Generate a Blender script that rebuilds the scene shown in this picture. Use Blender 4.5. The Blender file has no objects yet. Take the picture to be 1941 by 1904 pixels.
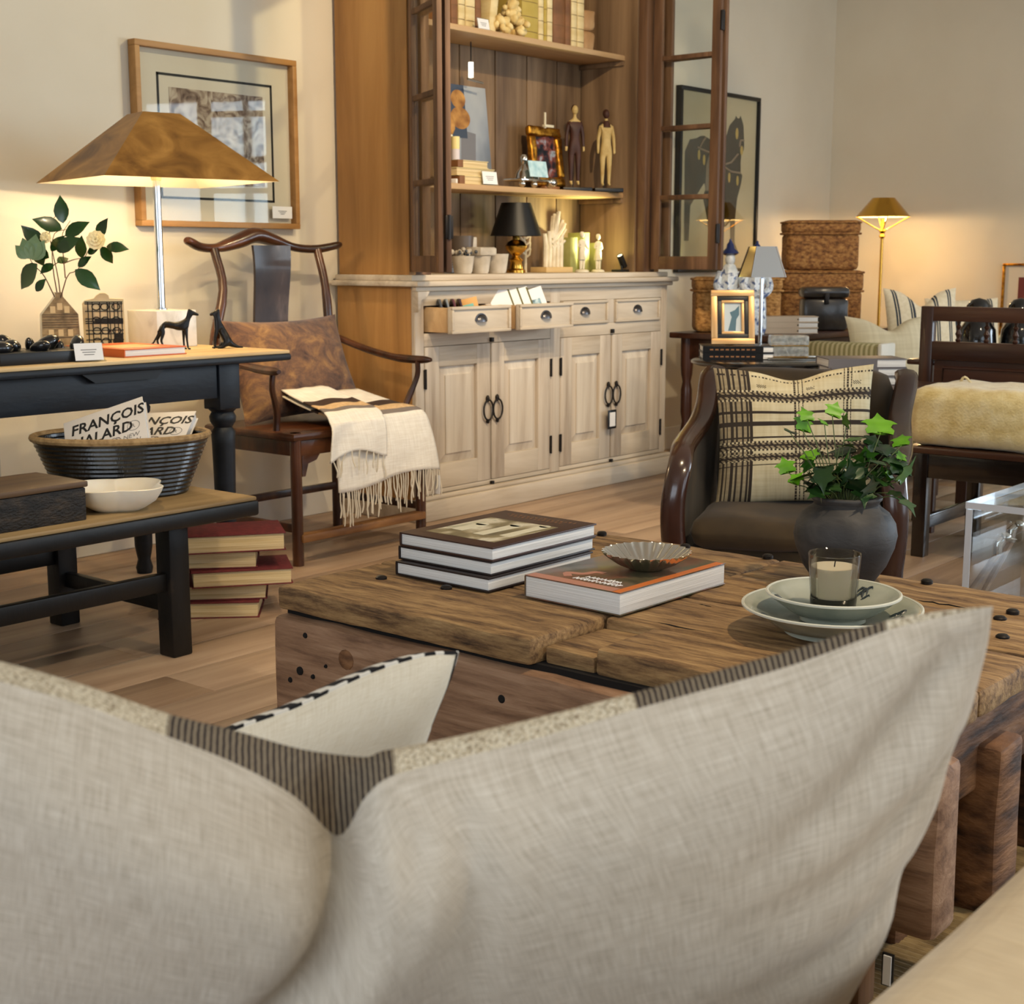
import bpy, bmesh, math, random
from mathutils import Vector, Matrix, noise
PI = math.pi
S = bpy.context.scene
COL = S.collection
rnd = random.Random(7)

# ---------------------------------------------------------------- camera
cam = bpy.data.cameras.new('camera')
cam.sensor_width = 36.0
cam.lens = 36.0 * 2700.0 / 1941.0
cam.clip_start = 0.02
cam.dof.use_dof = True
cam.dof.focus_distance = 2.9
cam.dof.aperture_fstop = 11.0
camo = bpy.data.objects.new('camera', cam)
camo.location = (0, 0, 1.1)
camo.rotation_euler = (math.radians(90 - 9.71), 0, math.radians(-50.5))
COL.objects.link(camo)
S.camera = camo

# ---------------------------------------------------------------- light
S.view_settings.view_transform = 'Standard'
S.view_settings.look = 'None'
S.view_settings.gamma = 1.0
S.view_settings.use_curve_mapping = False
S.view_settings.exposure = 0.18
W = bpy.data.worlds.new('world')
S.world = W
W.use_nodes = True
W.node_tree.nodes['Background'].inputs[0].default_value = (0.75, 0.85, 1.0, 1)
W.node_tree.nodes['Background'].inputs[1].default_value = 0.6


def area(name, loc, to, sx, sy, power, col):
    l = bpy.data.lights.new(name, 'AREA')
    l.shape = 'RECTANGLE'
    l.size, l.size_y = sx, sy
    l.energy = power
    l.color = col
    o = bpy.data.objects.new(name, l)
    o.location = loc
    o.rotation_euler = (Vector(to) - Vector(loc)).to_track_quat('-Z', 'Y').to_euler()
    COL.objects.link(o)


def spot(name, loc, to, power, deg=60, blend=.6, col=(1, .78, .5), r=.04):
    l = bpy.data.lights.new(name, 'SPOT')
    l.energy = power
    l.spot_size = math.radians(deg)
    l.spot_blend = blend
    l.color = col
    l.shadow_soft_size = r
    o = bpy.data.objects.new(name, l)
    o.location = loc
    o.rotation_euler = (Vector(to) - Vector(loc)).to_track_quat('-Z', 'Y').to_euler()
    COL.objects.link(o)


def bulb(name, loc, power, col=(1, .72, .38), r=.03, parent=None):
    l = bpy.data.lights.new(name, 'POINT')
    l.energy = power
    l.color = col
    l.shadow_soft_size = r
    o = bpy.data.objects.new(name, l)
    o.location = loc
    COL.objects.link(o)


# daylight entering by the shop windows behind and to the right of the camera
area('daylight_front', (4.0, -3.25, 1.6), (4.0, 4, 1.0), 6.0, 2.2, 95, (.78, .89, 1.0))
area('daylight_side', (-2.35, 0.4, 1.7), (4, .6, .8), 3.4, 2.0, 72, (.82, .91, 1.0))
area('daylight_right', (9.15, -1.5, 1.5), (3.5, 1.2, .3), 2.2, 2.1, 190, (.72, .86, 1.0))
# warm ceiling track spots
spot('track_cabinet', (3.3, 1.6, 3.15), (5.2, 4.3, 1.75), 260, 46, .5)
spot('track_cabinet_low', (4.3, 1.2, 3.15), (4.9, 4.1, .6), 150, 50, .7)
spot('track_wall', (5.36, 3.28, 3.15), (8.7, 4.0, 1.25), 60, 60, .8, (1, .85, .62))
spot('track_picture', (4.9, 2.3, 3.15), (3.2, 4.5, 1.9), 110, 60, .5, (1, .84, .5))
spot('track_table', (2.6, .2, 3.1), (2.5, 1.6, .4), 150, 56, .7)
spot('track_chair', (3.2, 1.9, 3.15), (3.9, 3.0, .5), 105, 60, .7)
spot('track_left', (1.4, 1.9, 3.1), (2.9, 3.6, .5), 90, 50, .7)
spot('track_sofa', (1.5, -.6, 3.1), (1.15, .3, .6), 60, 50, .7)
spot('track_right', (4.2, .4, 3.1), (5.9, 2.6, .7), 110, 60, .7)


# ---------------------------------------------------------------- materials
def lin(c):
    o = []
    for v in c[:3]:
        v /= 255.0
        o.append(v / 12.92 if v <= .04045 else ((v + .055) / 1.055) ** 2.4)
    return (o[0], o[1], o[2], 1)


MATS = {}


def mat(name, cols=(128, 128, 128), rough=.5, metal=0, scale=5, stretch=(1, 1, 1), detail=4, dist=0, bump=0, bscale=None,
        bstretch=None, trans=0, ior=1.45, emit=None, estr=1, sheen=0, coat=0, kind='noise', alpha=1, rnd_=0, spec=.5, mid=(.35, .65), sss=0, wdir='X', coord='Object', nrough=.5):
    """cols: one colour or a list of colours spread over a noise / wave ramp (sRGB 0..255)"""
    if name in MATS:
        return MATS[name]
    m = bpy.data.materials.new(name)
    m.use_nodes = True
    nt = m.node_tree
    b = nt.nodes['Principled BSDF']
    I = b.inputs
    I['Roughness'].default_value = rough
    I['Metallic'].default_value = metal
    I['Specular IOR Level'].default_value = spec
    if trans:
        I['Transmission Weight'].default_value = trans
    I['IOR'].default_value = ior
    if sheen:
        I['Sheen Weight'].default_value = sheen
        I['Sheen Roughness'].default_value = .5
    if coat:
        I['Coat Weight'].default_value = coat
        I['Coat Roughness'].default_value = .12
    if alpha < 1:
        I['Alpha'].default_value = alpha
    if sss:
        I['Subsurface Weight'].default_value = sss
        I['Subsurface Radius'].default_value = (.02, .015, .01)
    if emit:
        I['Emission Color'].default_value = lin(emit)
        I['Emission Strength'].default_value = estr
    L = nt.links
    tc = nt.nodes.new('ShaderNodeTexCoord')

    def tex(sc, st, det, kd):
        mp = nt.nodes.new('ShaderNodeMapping')
        mp.inputs['Scale'].default_value = st
        L.new(tc.outputs[coord], mp.inputs['Vector'])
        vec = mp.outputs[0]
        if rnd_:
            oi = nt.nodes.new('ShaderNodeObjectInfo')
            ad = nt.nodes.new('ShaderNodeVectorMath')
            ad.operation = 'MULTIPLY_ADD'
            L.new(oi.outputs['Random'], ad.inputs[0])
            ad.inputs[1].default_value = (37, 53, 71)
            L.new(vec, ad.inputs[2])
            vec = ad.outputs[0]
        if kd == 'noise':
            t = nt.nodes.new('ShaderNodeTexNoise')
            t.inputs['Scale'].default_value = sc
            t.inputs['Detail'].default_value = det
            t.inputs['Distortion'].default_value = dist
            t.inputs['Roughness'].default_value = nrough
            L.new(vec, t.inputs['Vector'])
            return t.outputs[0]
        if kd == 'wave':
            t = nt.nodes.new('ShaderNodeTexWave')
            t.inputs['Scale'].default_value = sc
            t.inputs['Distortion'].default_value = dist
            t.inputs['Detail'].default_value = det
            t.inputs['Detail Scale'].default_value = 1.5
            t.bands_direction = wdir
            L.new(vec, t.inputs['Vector'])
            return t.outputs['Fac']
        if kd == 'voro':
            t = nt.nodes.new('ShaderNodeTexVoronoi')
            t.inputs['Scale'].default_value = sc
            L.new(vec, t.inputs['Vector'])
            return t.outputs['Distance']
        if kd == 'check':
            t = nt.nodes.new('ShaderNodeTexChecker')
            t.inputs['Scale'].default_value = sc
            L.new(vec, t.inputs['Vector'])
            return t.outputs['Fac']
        if kd == 'weave':
            # two crossed thread noises
            outs = []
            for s2 in (((1, .06, .06), (.06, .06, 1)) if coord == 'Object' else ((1, .05, 1), (.05, 1, 1))):
                m2 = nt.nodes.new('ShaderNodeMapping')
                m2.inputs['Scale'].default_value = s2
                L.new(vec, m2.inputs['Vector'])
                t = nt.nodes.new('ShaderNodeTexNoise')
                t.inputs['Scale'].default_value = sc
                t.inputs['Detail'].default_value = det
                L.new(m2.outputs[0], t.inputs['Vector'])
                outs.append(t.outputs[0])
            mx = nt.nodes.new('ShaderNodeMath')
            mx.operation = 'ADD'
            L.new(outs[0], mx.inputs[0])
            L.new(outs[1], mx.inputs[1])
            hf = nt.nodes.new('ShaderNodeMath')
            hf.operation = 'MULTIPLY'
            hf.inputs[1].default_value = .5
            L.new(mx.outputs[0], hf.inputs[0])
            return hf.outputs[0]

    if isinstance(cols, tuple):
        I['Base Color'].default_value = lin(cols)
    else:
        f = tex(scale, stretch, detail, kind)
        r = nt.nodes.new('ShaderNodeValToRGB')
        e = r.color_ramp.elements
        n = len(cols)
        while len(e) < n:
            e.new(.5)
        for i, c in enumerate(cols):
            e[i].position = mid[0] + (mid[1] - mid[0]) * i / (n - 1)
            e[i].color = lin(c)
        L.new(f, r.inputs[0])
        out = r.outputs[0]
        if rnd_:
            hv = nt.nodes.new('ShaderNodeHueSaturation')
            oi = nt.nodes.new('ShaderNodeObjectInfo')
            mr = nt.nodes.new('ShaderNodeMapRange')
            mr.inputs['To Min'].default_value = 1 - rnd_
            mr.inputs['To Max'].default_value = 1 + rnd_
            L.new(oi.outputs['Random'], mr.inputs[0])
            L.new(mr.outputs[0], hv.inputs['Value'])
            L.new(out, hv.inputs['Color'])
            out = hv.outputs[0]
        L.new(out, I['Base Color'])
    if bump:
        f = tex(bscale or scale * 4, bstretch or stretch, 4, kind if kind in ('noise', 'weave') else 'noise')
        bp = nt.nodes.new('ShaderNodeBump')
        bp.inputs['Strength'].default_value = bump
        bp.inputs['Distance'].default_value = .004
        L.new(f, bp.inputs['Height'])
        L.new(bp.outputs[0], I['Normal'])
    MATS[name] = m
    return m


def wood(name, c1, c2, c3=None, axis=0, scale=9, rough=.55, bump=.25, str_=14, coat=0, rnd_=0, mid=(.3, .7), bscale=None):
    st = [str_ / 3.0] * 3
    st[axis] = .35
    return mat(name, [c1, c2] + ([c3] if c3 else []), rough, scale=scale / 3., stretch=tuple(st), detail=5, dist=.6, bump=bump,
               bscale=bscale, coat=coat, rnd_=rnd_, mid=mid, nrough=.6)


# ---------------------------------------------------------------- mesh builder
class MB:
    def __init__(s):
        s.v, s.f, s.mi, s.m = [], [], [], 0

    def add(s, vs, fs, M=None):
        o = len(s.v)
        if M is not None:
            vs = [M @ Vector(p) for p in vs]
        s.v += [tuple(p) for p in vs]
        for f in fs:
            s.f.append([i + o for i in f])
            s.mi.append(s.m)
        return s

    def box(s, x0, x1, y0, y1, z0, z1, r=.004, seg=(1, 1, 1), amp=0, seed=0, freq=6, M=None):
        """rounded box from world limits, optional noise wobble"""
        r = min(r, .45 * min(x1 - x0, y1 - y0, z1 - z0))
        ax = []
        for a, b, n in ((x0, x1, seg[0]), (y0, y1, seg[1]), (z0, z1, seg[2])):
            l = [a] if r > 0 else []
            l += [a + r + (b - a - 2 * r) * i / n for i in range(n + 1)]
            if r > 0:
                l.append(b)
            ax.append(l)
        idx, vs, fs = {}, [], []
        lo = (x0 + r, y0 + r, z0 + r)
        hi = (x1 - r, y1 - r, z1 - r)

        def vert(i, j, k):
            key = (i, j, k)
            if key not in idx:
                p = [ax[0][i], ax[1][j], ax[2][k]]
                if r > 0:
                    q = [min(max(p[t], lo[t]), hi[t]) for t in range(3)]
                    d = [p[t] - q[t] for t in range(3)]
                    ln = math.sqrt(sum(t * t for t in d))
                    if ln > r:
                        p = [q[t] + d[t] * r / ln for t in range(3)]
                if amp:
                    w = noise.noise_vector(Vector(p) * freq + Vector((seed, seed * 2.3, -seed))) * amp
                    p = [p[t] + w[t] for t in range(3)]
                idx[key] = len(vs)
                vs.append(p)
            return idx[key]
        n = [len(a) - 1 for a in ax]
        for i in range(n[0]):
            for j in range(n[1]):
                fs.append([vert(i, j, 0), vert(i, j + 1, 0), vert(i + 1, j + 1, 0), vert(i + 1, j, 0)])
                fs.append([vert(i, j, n[2]), vert(i + 1, j, n[2]), vert(i + 1, j + 1, n[2]), vert(i, j + 1, n[2])])
        for i in range(n[0]):
            for k in range(n[2]):
                fs.append([vert(i, 0, k), vert(i + 1, 0, k), vert(i + 1, 0, k + 1), vert(i, 0, k + 1)])
                fs.append([vert(i, n[1], k), vert(i, n[1], k + 1), vert(i + 1, n[1], k + 1), vert(i + 1, n[1], k)])
        for j in range(n[1]):
            for k in range(n[2]):
                fs.append([vert(0, j, k), vert(0, j, k + 1), vert(0, j + 1, k + 1), vert(0, j + 1, k)])
                fs.append([vert(n[0], j, k), vert(n[0], j + 1, k), vert(n[0], j + 1, k + 1), vert(n[0], j, k + 1)])
        return s.add(vs, fs, M)

    def grid(s, fn, nu, nv, cu=False, cv=False, M=None):
        vs = [fn(i / nu, j / nv) for i in range(nu + (0 if cu else 1)) for j in range(nv + (0 if cv else 1))]
        a, b = nu + (0 if cu else 1), nv + (0 if cv else 1)
        fs = []
        for i in range(nu):
            for j in range(nv):
                i2, j2 = (i + 1) % a, (j + 1) % b
                fs.append([i * b + j, i2 * b + j, i2 * b + j2, i * b + j2])
        return s.add(vs, fs, M)

    def lathe(s, prof, n=24, c=(0, 0, 0), M=None, mod=None, cap=True):
        vs, fs = [], []
        for k, (r, zz) in enumerate(prof):
            for i in range(n):
                a = 2 * PI * i / n
                rr = r * (mod(a, k) if mod else 1)
                vs.append((c[0] + rr * math.cos(a), c[1] + rr * math.sin(a), c[2] + zz))
        for k in range(len(prof) - 1):
            for i in range(n):
                j = (i + 1) % n
                fs.append([k * n + i, k * n + j, (k + 1) * n + j, (k + 1) * n + i])
        if cap:
            if prof[0][0] > 1e-5:
                fs.append(list(range(n))[::-1])
            if prof[-1][0] > 1e-5:
                fs.append([(len(prof) - 1) * n + i for i in range(n)])
        return s.add(vs, fs, M)

    def tube(s, pts, r, n=8, M=None, flat=1.0, up=None, closed=False):
        pts = [Vector(p) for p in pts]
        N = len(pts)
        rs = r if isinstance(r, (list, tuple)) else [r] * N
        vs, fs = [], []
        prev = None
        for i, p in enumerate(pts):
            if closed:
                t = pts[(i + 1) % N] - pts[i - 1]
            else:
                t = pts[min(i + 1, N - 1)] - pts[max(i - 1, 0)]
            t.normalize()
            if prev is None:
                a = Vector(up) if up else (Vector((0, 0, 1)) if abs(t.z) < .9 else Vector((1, 0, 0)))
            else:
                a = prev
            a = (a - t * a.dot(t)).normalized()
            prev = a
            b = t.cross(a)
            for k in range(n):
                q = 2 * PI * k / n
                vs.append(p + (a * math.cos(q) * flat + b * math.sin(q)) * rs[i])
        for i in range(N if closed else N - 1):
            i2 = (i + 1) % N
            for k in range(n):
                j = (k + 1) % n
                fs.append([i * n + k, i * n + j, i2 * n + j, i2 * n + k])
        if not closed:
            fs.append(list(range(n))[::-1])
            fs.append([(N - 1) * n + k for k in range(n)])
        return s.add(vs, fs, M)

    def prism(s, poly, d, M=None):
        """polygon in local xy, extruded 0..d in z"""
        n = len(poly)
        vs = [(p[0], p[1], 0) for p in poly] + [(p[0], p[1], d) for p in poly]
        fs = [list(range(n))[::-1], list(range(n, 2 * n))]
        for i in range(n):
            j = (i + 1) % n
            fs.append([i, j, n + j, n + i])
        return s.add(vs, fs, M)

    def ball(s, c, r, nu=14, nv=8, M=None):
        if not isinstance(r, (list, tuple)):
            r = (r, r, r)
        vs = [(c[0], c[1], c[2] - r[2])]
        fs = []
        for j in range(1, nv):
            t = -PI / 2 + PI * j / nv
            for i in range(nu):
                a = 2 * PI * i / nu
                vs.append((c[0] + r[0] * math.cos(t) * math.cos(a), c[1] + r[1] * math.cos(t) * math.sin(a), c[2] + r[2] * math.sin(t)))
        vs.append((c[0], c[1], c[2] + r[2]))
        for i in range(nu):
            k = (i + 1) % nu
            fs.append([0, 1 + k, 1 + i])
            for j in range(nv - 2):
                fs.append([1 + j * nu + i, 1 + j * nu + k, 1 + (j + 1) * nu + k, 1 + (j + 1) * nu + i])
            fs.append([len(vs) - 1, 1 + (nv - 2) * nu + i, 1 + (nv - 2) * nu + k])
        return s.add(vs, fs, M)


def obj(name, mb, m, parent=None, w=False, smooth=40, label=None, off=None, uv=None):
    """one mesh object; w=True: builder coordinates are world coordinates of an unrotated parent chain"""
    if w and parent is not None:
        o3 = Vector((0, 0, 0))
        p = parent
        while p:
            o3 += p.location
            p = p.parent
        mb.v = [(a - o3.x, b - o3.y, c - o3.z) for a, b, c in mb.v]
    me = bpy.data.meshes.new(name)
    me.from_pydata(mb.v, [], mb.f)
    if uv:
        ul = me.uv_layers.new(name='UVMap')
        for lp in me.loops:
            ul.data[lp.index].uv = uv[lp.vertex_index]
    ms = m if isinstance(m, (list, tuple)) else [m]
    for q in ms:
        me.materials.append(q)
    if len(ms) > 1:
        me.polygons.foreach_set('material_index', mb.mi)
    if smooth:
        me.polygons.foreach_set('use_smooth', [True] * len(me.polygons))
        me.set_sharp_from_angle(angle=math.radians(smooth))
    me.update()
    o = bpy.data.objects.new(name, me)
    COL.objects.link(o)
    if parent:
        o.parent = parent
    if off:
        o.location = off
    if label:
        o['label'] = label
    return o


def inst(o, name, parent, loc, rot=(0, 0, 0), sc=(1, 1, 1)):
    c = bpy.data.objects.new(name, o if isinstance(o, bpy.types.Mesh) else o.data)
    COL.objects.link(c)
    c.parent = parent
    c.location, c.rotation_euler, c.scale = loc, rot, sc
    return c


def tag(o, label, cat, group=None):
    o['label'] = label
    o['category'] = cat
    if group:
        o['group'] = group
    return o


def thing(name, label, cat, loc=(0, 0, 0), rz=0, group=None):
    o = bpy.data.objects.new(name, None)
    o.empty_display_size = .05
    COL.objects.link(o)
    o.location = loc
    o.rotation_euler = (0, 0, rz)
    return tag(o, label, cat, group)


def struct(name, mb, m, smooth=0):
    o = obj(name, mb, m, smooth=smooth)
    o['kind'] = 'structure'
    return o


def text_mb(txt, size, M, ext=.0004, align='LEFT', shear=0, fat=0):
    """flat lettering as mesh"""
    c = bpy.data.curves.new('lettering', 'FONT')
    c.body = txt
    c.size = size
    c.extrude = ext
    c.align_x = align
    c.shear = shear
    c.offset = fat
    c.resolution_u = 2
    o = bpy.data.objects.new('lettering', c)
    COL.objects.link(o)
    dg = bpy.context.evaluated_depsgraph_get()
    me = bpy.data.meshes.new_from_object(o.evaluated_get(dg))
    mb = MB()
    mb.add([v.co.copy() for v in me.vertices], [list(p.vertices) for p in me.polygons], M)
    bpy.data.objects.remove(o)
    bpy.data.curves.remove(c)
    bpy.data.meshes.remove(me)
    return mb


def RZ(a):
    return Matrix.Rotation(a, 4, 'Z')


def RX(a):
    return Matrix.Rotation(a, 4, 'X')


def RY(a):
    return Matrix.Rotation(a, 4, 'Y')


def TR(*p):
    return Matrix.Translation(Vector(p))


def spline(pts, n):
    """Catmull-Rom through points (any dimension)"""
    out = []
    P = [tuple(2 * a - b for a, b in zip(pts[0], pts[1]))] + list(pts) + [tuple(2 * a - b for a, b in zip(pts[-1], pts[-2]))]
    m = len(pts) - 1
    for q in range(n + 1):
        t = q / n * m
        i = min(int(t), m - 1)
        f = t - i
        a, b, c, d = P[i:i + 4]
        out.append(tuple(.5 * (2 * b_ + (c_ - a_) * f + (2 * a_ - 5 * b_ + 4 * c_ - d_) * f * f + (3 * b_ - a_ - 3 * c_ + d_) * f ** 3)
                         for a_, b_, c_, d_ in zip(a, b, c, d)))
    return out


# common materials
M_white = mat('white_paper', (235, 233, 230), .8)
M_page = mat('book_pages', [(214, 212, 208), (240, 239, 236)], .85, scale=3, stretch=(1, 1, 160), detail=2, bump=.3, bscale=3, bstretch=(1, 1, 160))
M_creampage = mat('old_book_pages', [(196, 170, 120), (226, 205, 160)], .85, scale=3, stretch=(1, 1, 140), detail=2, bump=.3, bscale=3, bstretch=(1, 1, 140))
M_black = mat('black_satin', (14, 14, 15), .4)
M_iron = mat('dark_iron', (38, 34, 32), .45, .6)
M_silver = mat('polished_silver', (214, 210, 200), .07, 1)
M_chrome = mat('chrome', (210, 214, 220), .1, 1)
M_brass = mat('polished_brass', (214, 165, 72), .2, 1)
M_gold = mat('antique_gold', [(120, 72, 18), (212, 150, 50)], .32, .9, scale=40, bump=.4)



def thin_glass(name, tint=(255, 255, 255), k=1.0):
    """flat pane: clear, with a mirror coat that grows at grazing angles"""
    m = bpy.data.materials.new(name)
    m.use_nodes = True
    nt = m.node_tree
    nt.nodes.clear()
    out = nt.nodes.new('ShaderNodeOutputMaterial')
    mx = nt.nodes.new('ShaderNodeMixShader')
    tr_ = nt.nodes.new('ShaderNodeBsdfTransparent')
    tr_.inputs[0].default_value = lin(tint)
    gl = nt.nodes.new('ShaderNodeBsdfGlossy')
    gl.inputs['Roughness'].default_value = .02
    fr = nt.nodes.new('ShaderNodeFresnel')
    fr.inputs[0].default_value = 1.35
    mu = nt.nodes.new('ShaderNodeMath')
    mu.operation = 'MULTIPLY'
    mu.inputs[1].default_value = k
    nt.links.new(fr.outputs[0], mu.inputs[0])
    nt.links.new(mu.outputs[0], mx.inputs[0])
    nt.links.new(tr_.outputs[0], mx.inputs[1])
    nt.links.new(gl.outputs[0], mx.inputs[2])
    nt.links.new(mx.outputs[0], out.inputs[0])
    MATS[name] = m
    return m


M_acryl = thin_glass('clear_acrylic', (248, 251, 252), .35)
M_acedge = mat('acrylic_edge_gleam', (206, 212, 222), .15)  # opaque pale colour that paints the bright light in clear acrylic edges
M_glass = thin_glass('pane_glass', (252, 253, 252), .3)
M_ink = mat('black_ink', (24, 22, 22), .7)
M_greyink = mat('grey_print', (120, 118, 116), .8)

# ---------------------------------------------------------------- room
X0, X1, Y0, Y1, ZC = -2.2, 8.88, -3.1, 4.56, 3.3
M_wall = mat('cream_plaster', [(214, 203, 182), (222, 212, 192)], .9, scale=1.2, bump=.06, bscale=60)
M_ceil = mat('ceiling_white', (225, 220, 210), .9)
struct('wall_back', MB().box(X0 - .15, X1 + .15, Y1, Y1 + .15, -.05, ZC, 0), M_wall)
wr = MB().box(X1, X1 + .15, Y0 - .15, -2.65, -.05, ZC, 0).box(X1, X1 + .15, -.35, Y1 + .15, -.05, ZC, 0)
wr.box(X1, X1 + .15, -2.65, -.35, -.05, .35, 0).box(X1, X1 + .15, -2.65, -.35, 2.65, ZC, 0)
struct('wall_right', wr, M_wall)
wf = MB()
for a, b in ((X0 - .15, .6), (3.6, 4.2), (7.2, X1 + .15)):
    wf.box(a, b, Y0 - .15, Y0, -.05, ZC, 0)
for a, b in ((.6, 3.6), (4.2, 7.2)):
    wf.box(a, b, Y0 - .15, Y0, -.05, .45, 0).box(a, b, Y0 - .15, Y0, 2.75, ZC, 0)
struct('wall_front', wf, M_wall)
wl = MB().box(X0 - .15, X0, Y0, -1.3, -.05, ZC, 0).box(X0 - .15, X0, 2.1, Y1, -.05, ZC, 0)
wl.box(X0 - .15, X0, -1.3, 2.1, -.05, .6, 0).box(X0 - .15, X0, -1.3, 2.1, 2.75, ZC, 0)
struct('wall_left', wl, M_wall)
struct('ceiling', MB().box(X0 - .15, X1 + .15, Y0 - .15, Y1 + .15, ZC, ZC + .1, 0), M_ceil)
M_trim = mat('white_trim', (226, 220, 208), .6)
for i, (a, b) in enumerate(((.6, 3.6), (4.2, 7.2))):
    f = MB()
    for x in (a + .03, (a + b) / 2, b - .03):
        f.box(x - .03, x + .03, Y0 - .1, Y0 - .04, .45, 2.75, .003)
    for zz in (.48, 2.0, 2.72):
        f.box(a, b, Y0 - .1, Y0 - .04, zz - .03, zz + .03, .003)
    struct('window_%d' % (i + 1), f, M_trim)
f = MB()
for y in (-1.27, .4, 2.07):
    f.box(X0 - .1, X0 - .04, y - .03, y + .03, .6, 2.75, .003)
for zz in (.63, 2.0, 2.72):
    f.box(X0 - .1, X0 - .04, -1.3, 2.1, zz - .03, zz + .03, .003)
struct('window_3', f, M_trim)
f = MB()
for y in (-2.62, -1.5, -.38):
    f.box(X1 + .04, X1 + .1, y - .03, y + .03, .35, 2.65, .003)
for zz in (.38, 2.0, 2.62):
    f.box(X1 + .04, X1 + .1, -2.65, -.35, zz - .03, zz + .03, .003)
struct('window_4', f, M_trim)
bb = MB().box(X0, 4.3, Y1 - .018, Y1, .0, .13, .004)
struct('baseboard_back', bb, M_trim)
struct('trim_1', MB().box(6.24, X1, Y1 - .018, Y1, 0, .13, .004), M_trim)
struct('baseboard_right', MB().box(X1 - .018, X1, Y0, Y1 - .02, 0, .13, .004), M_trim)
M_sub = mat('subfloor', (70, 52, 38), .9)
floor = struct('floor', MB().box(X0, X1, Y0, Y1, -.06, -.02, 0), M_sub)
M_floor = wood('oak_floor', (140, 114, 92), (170, 143, 118), (190, 164, 138), axis=0, scale=6, rough=.42, bump=.12, rnd_=.09)
pl = {}
PW = .205
y = Y0
r2 = random.Random(3)
while y < Y1 - .01:
    y2 = min(y + PW, Y1)
    x = X0
    first = True
    while x < X1 - .01:
        ln = (r2.uniform(.6, 2.3) if first else 2.35)
        first = False
        if X1 - (x + ln) < .5:
            ln = X1 - x
        key = (round(ln, 2), round(y2 - y, 3))
        if key not in pl:
            p = obj('plank', MB().box(-ln / 2, ln / 2, -(y2 - y) / 2 + .0012, (y2 - y) / 2 - .0012, -.02, 0, .0025), M_floor, floor)
            pl[key] = p.data
        else:
            p = bpy.data.objects.new('plank', pl[key])
            COL.objects.link(p)
            p.parent = floor
        p.location = (x + ln / 2, (y + y2) / 2, 0)
        x += ln
    y = y2

# ================================================================ coffee table
M_oldw = mat('weathered_oak', [(44, 30, 18), (98, 72, 46), (134, 104, 68), (158, 126, 84), (176, 146, 102)], .78, scale=15, stretch=(2.6, .35, 2.6), detail=14, dist=.1, nrough=.75,
             bump=.9, bscale=5, bstretch=(6, .5, 6), rnd_=.08, mid=(.33, .67))
M_oldf = mat('weathered_oak_front', [(92, 64, 46), (142, 108, 82), (172, 138, 110)], .7, scale=9, stretch=(3, .4, 4), detail=10, dist=.3, nrough=.68, bump=.5,
             bscale=6, bstretch=(6, .5, 7), mid=(.3, .7))
M_oldend = mat('weathered_oak_end', [(54, 34, 20), (104, 70, 44), (138, 98, 64)], .75, scale=4, stretch=(2, 4, 9), detail=7, bump=.6)
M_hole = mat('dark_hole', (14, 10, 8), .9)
ct = thing('coffee_table', 'low rustic coffee table of thick worn timber planks with iron pegs', 'coffee table', (2.42, 1.53, 0))
ZT = .42
TX0, TX1, TY0, TYm, TY1 = 1.98, 2.87, .815, 1.56, 2.25
tops = []
xs_r = [TX0, 2.17, 2.42, 2.66, TX1]
for i in range(4):
    tops.append((xs_r[i], xs_r[i + 1], TY0, TYm - (.115 if i == 0 else 0)))
xs_l = [TX0 - .035, 2.25, 2.52, TX1]
for i in range(3):
    tops.append((xs_l[i], xs_l[i + 1], TYm, TY1))
for k, (a, b, c, d) in enumerate(tops):
    dz = rnd.uniform(-.003, .002)
    hgt = .052
    mb = MB().box(a + .0015, b - .0015, c + .0015, d - .0015, ZT - hgt + (.0 if k else 0), ZT + dz, .009, (5, 16, 1), .0032, k * 3.1, 15)
    obj('top_plank', mb, M_oldw, ct, True)
# lowered step let into the near edge
obj('top_plank', MB().box(TX0 + .004, 2.168, TYm - .113, TYm - .003, ZT - .052, ZT - .02, .006, (3, 3, 1), .003, 4, 12), M_oldw, ct, True)
obj('front_board', MB().box(TX0 - .045, TX0 + .045, TY0 - .035, TY1 + .005, .085, ZT - .062, .016, (1, 18, 4), .004, 2, 9), M_oldf, ct, True)
obj('gap_shade_strip', MB().box(TX0 - .012, TX0 + .05, TY0 + .01, TY1 - .01, ZT - .066, ZT - .05, 0), M_hole, ct, True)  # added dark strip that paints the shade in the gap, no structural part
obj('back_board', MB().box(TX1 - .08, TX1 - .01, TY0 + .03, TY1, .085, ZT - .06, .012, (1, 10, 3), .004, 7, 7), M_oldf, ct, True)
for y in (TY0 + .06, TY1 - .06):
    obj('end_board', MB().box(TX0 + .05, TX1 - .085, y - .03, y + .03, .22, ZT - .056, .008, (6, 1, 3), .004, y * 3, 7), M_oldend, ct, True)
for x, y in ((2.30, .85), (2.62, .85), (2.2, 2.15), (2.72, 2.15), (2.1, .93), (2.1, 2.1)):
    lw = .055
    obj('leg', MB().box(x - lw, x + lw, y - .045, y + .045, 0, ZT - .06 if x < 2.15 else .30, .01, (1, 1, 6), .004, x + y, 9), M_oldend, ct, True)
pg = MB().lathe([(.004, 0), (.0125, .0), (.0125, .006), (.009, .009), (0, .0095)], 10)
pego = None
for x, y in ((2.838, 1.803), (2.858, 1.591), (2.845, 1.201), (2.70, .963), (2.631, .962), (2.502, .908), (2.35, .90), (2.84, 2.05), (2.15, 1.95), (2.13, 2.12)):
    if pego is None:
        pego = obj('peg', pg, M_iron, ct)
        pego.location = (x - 2.42, y - 1.53, ZT - .002)
    else:
        inst(pego, 'peg', ct, (x - 2.42, y - 1.53, ZT - .002))
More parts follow.
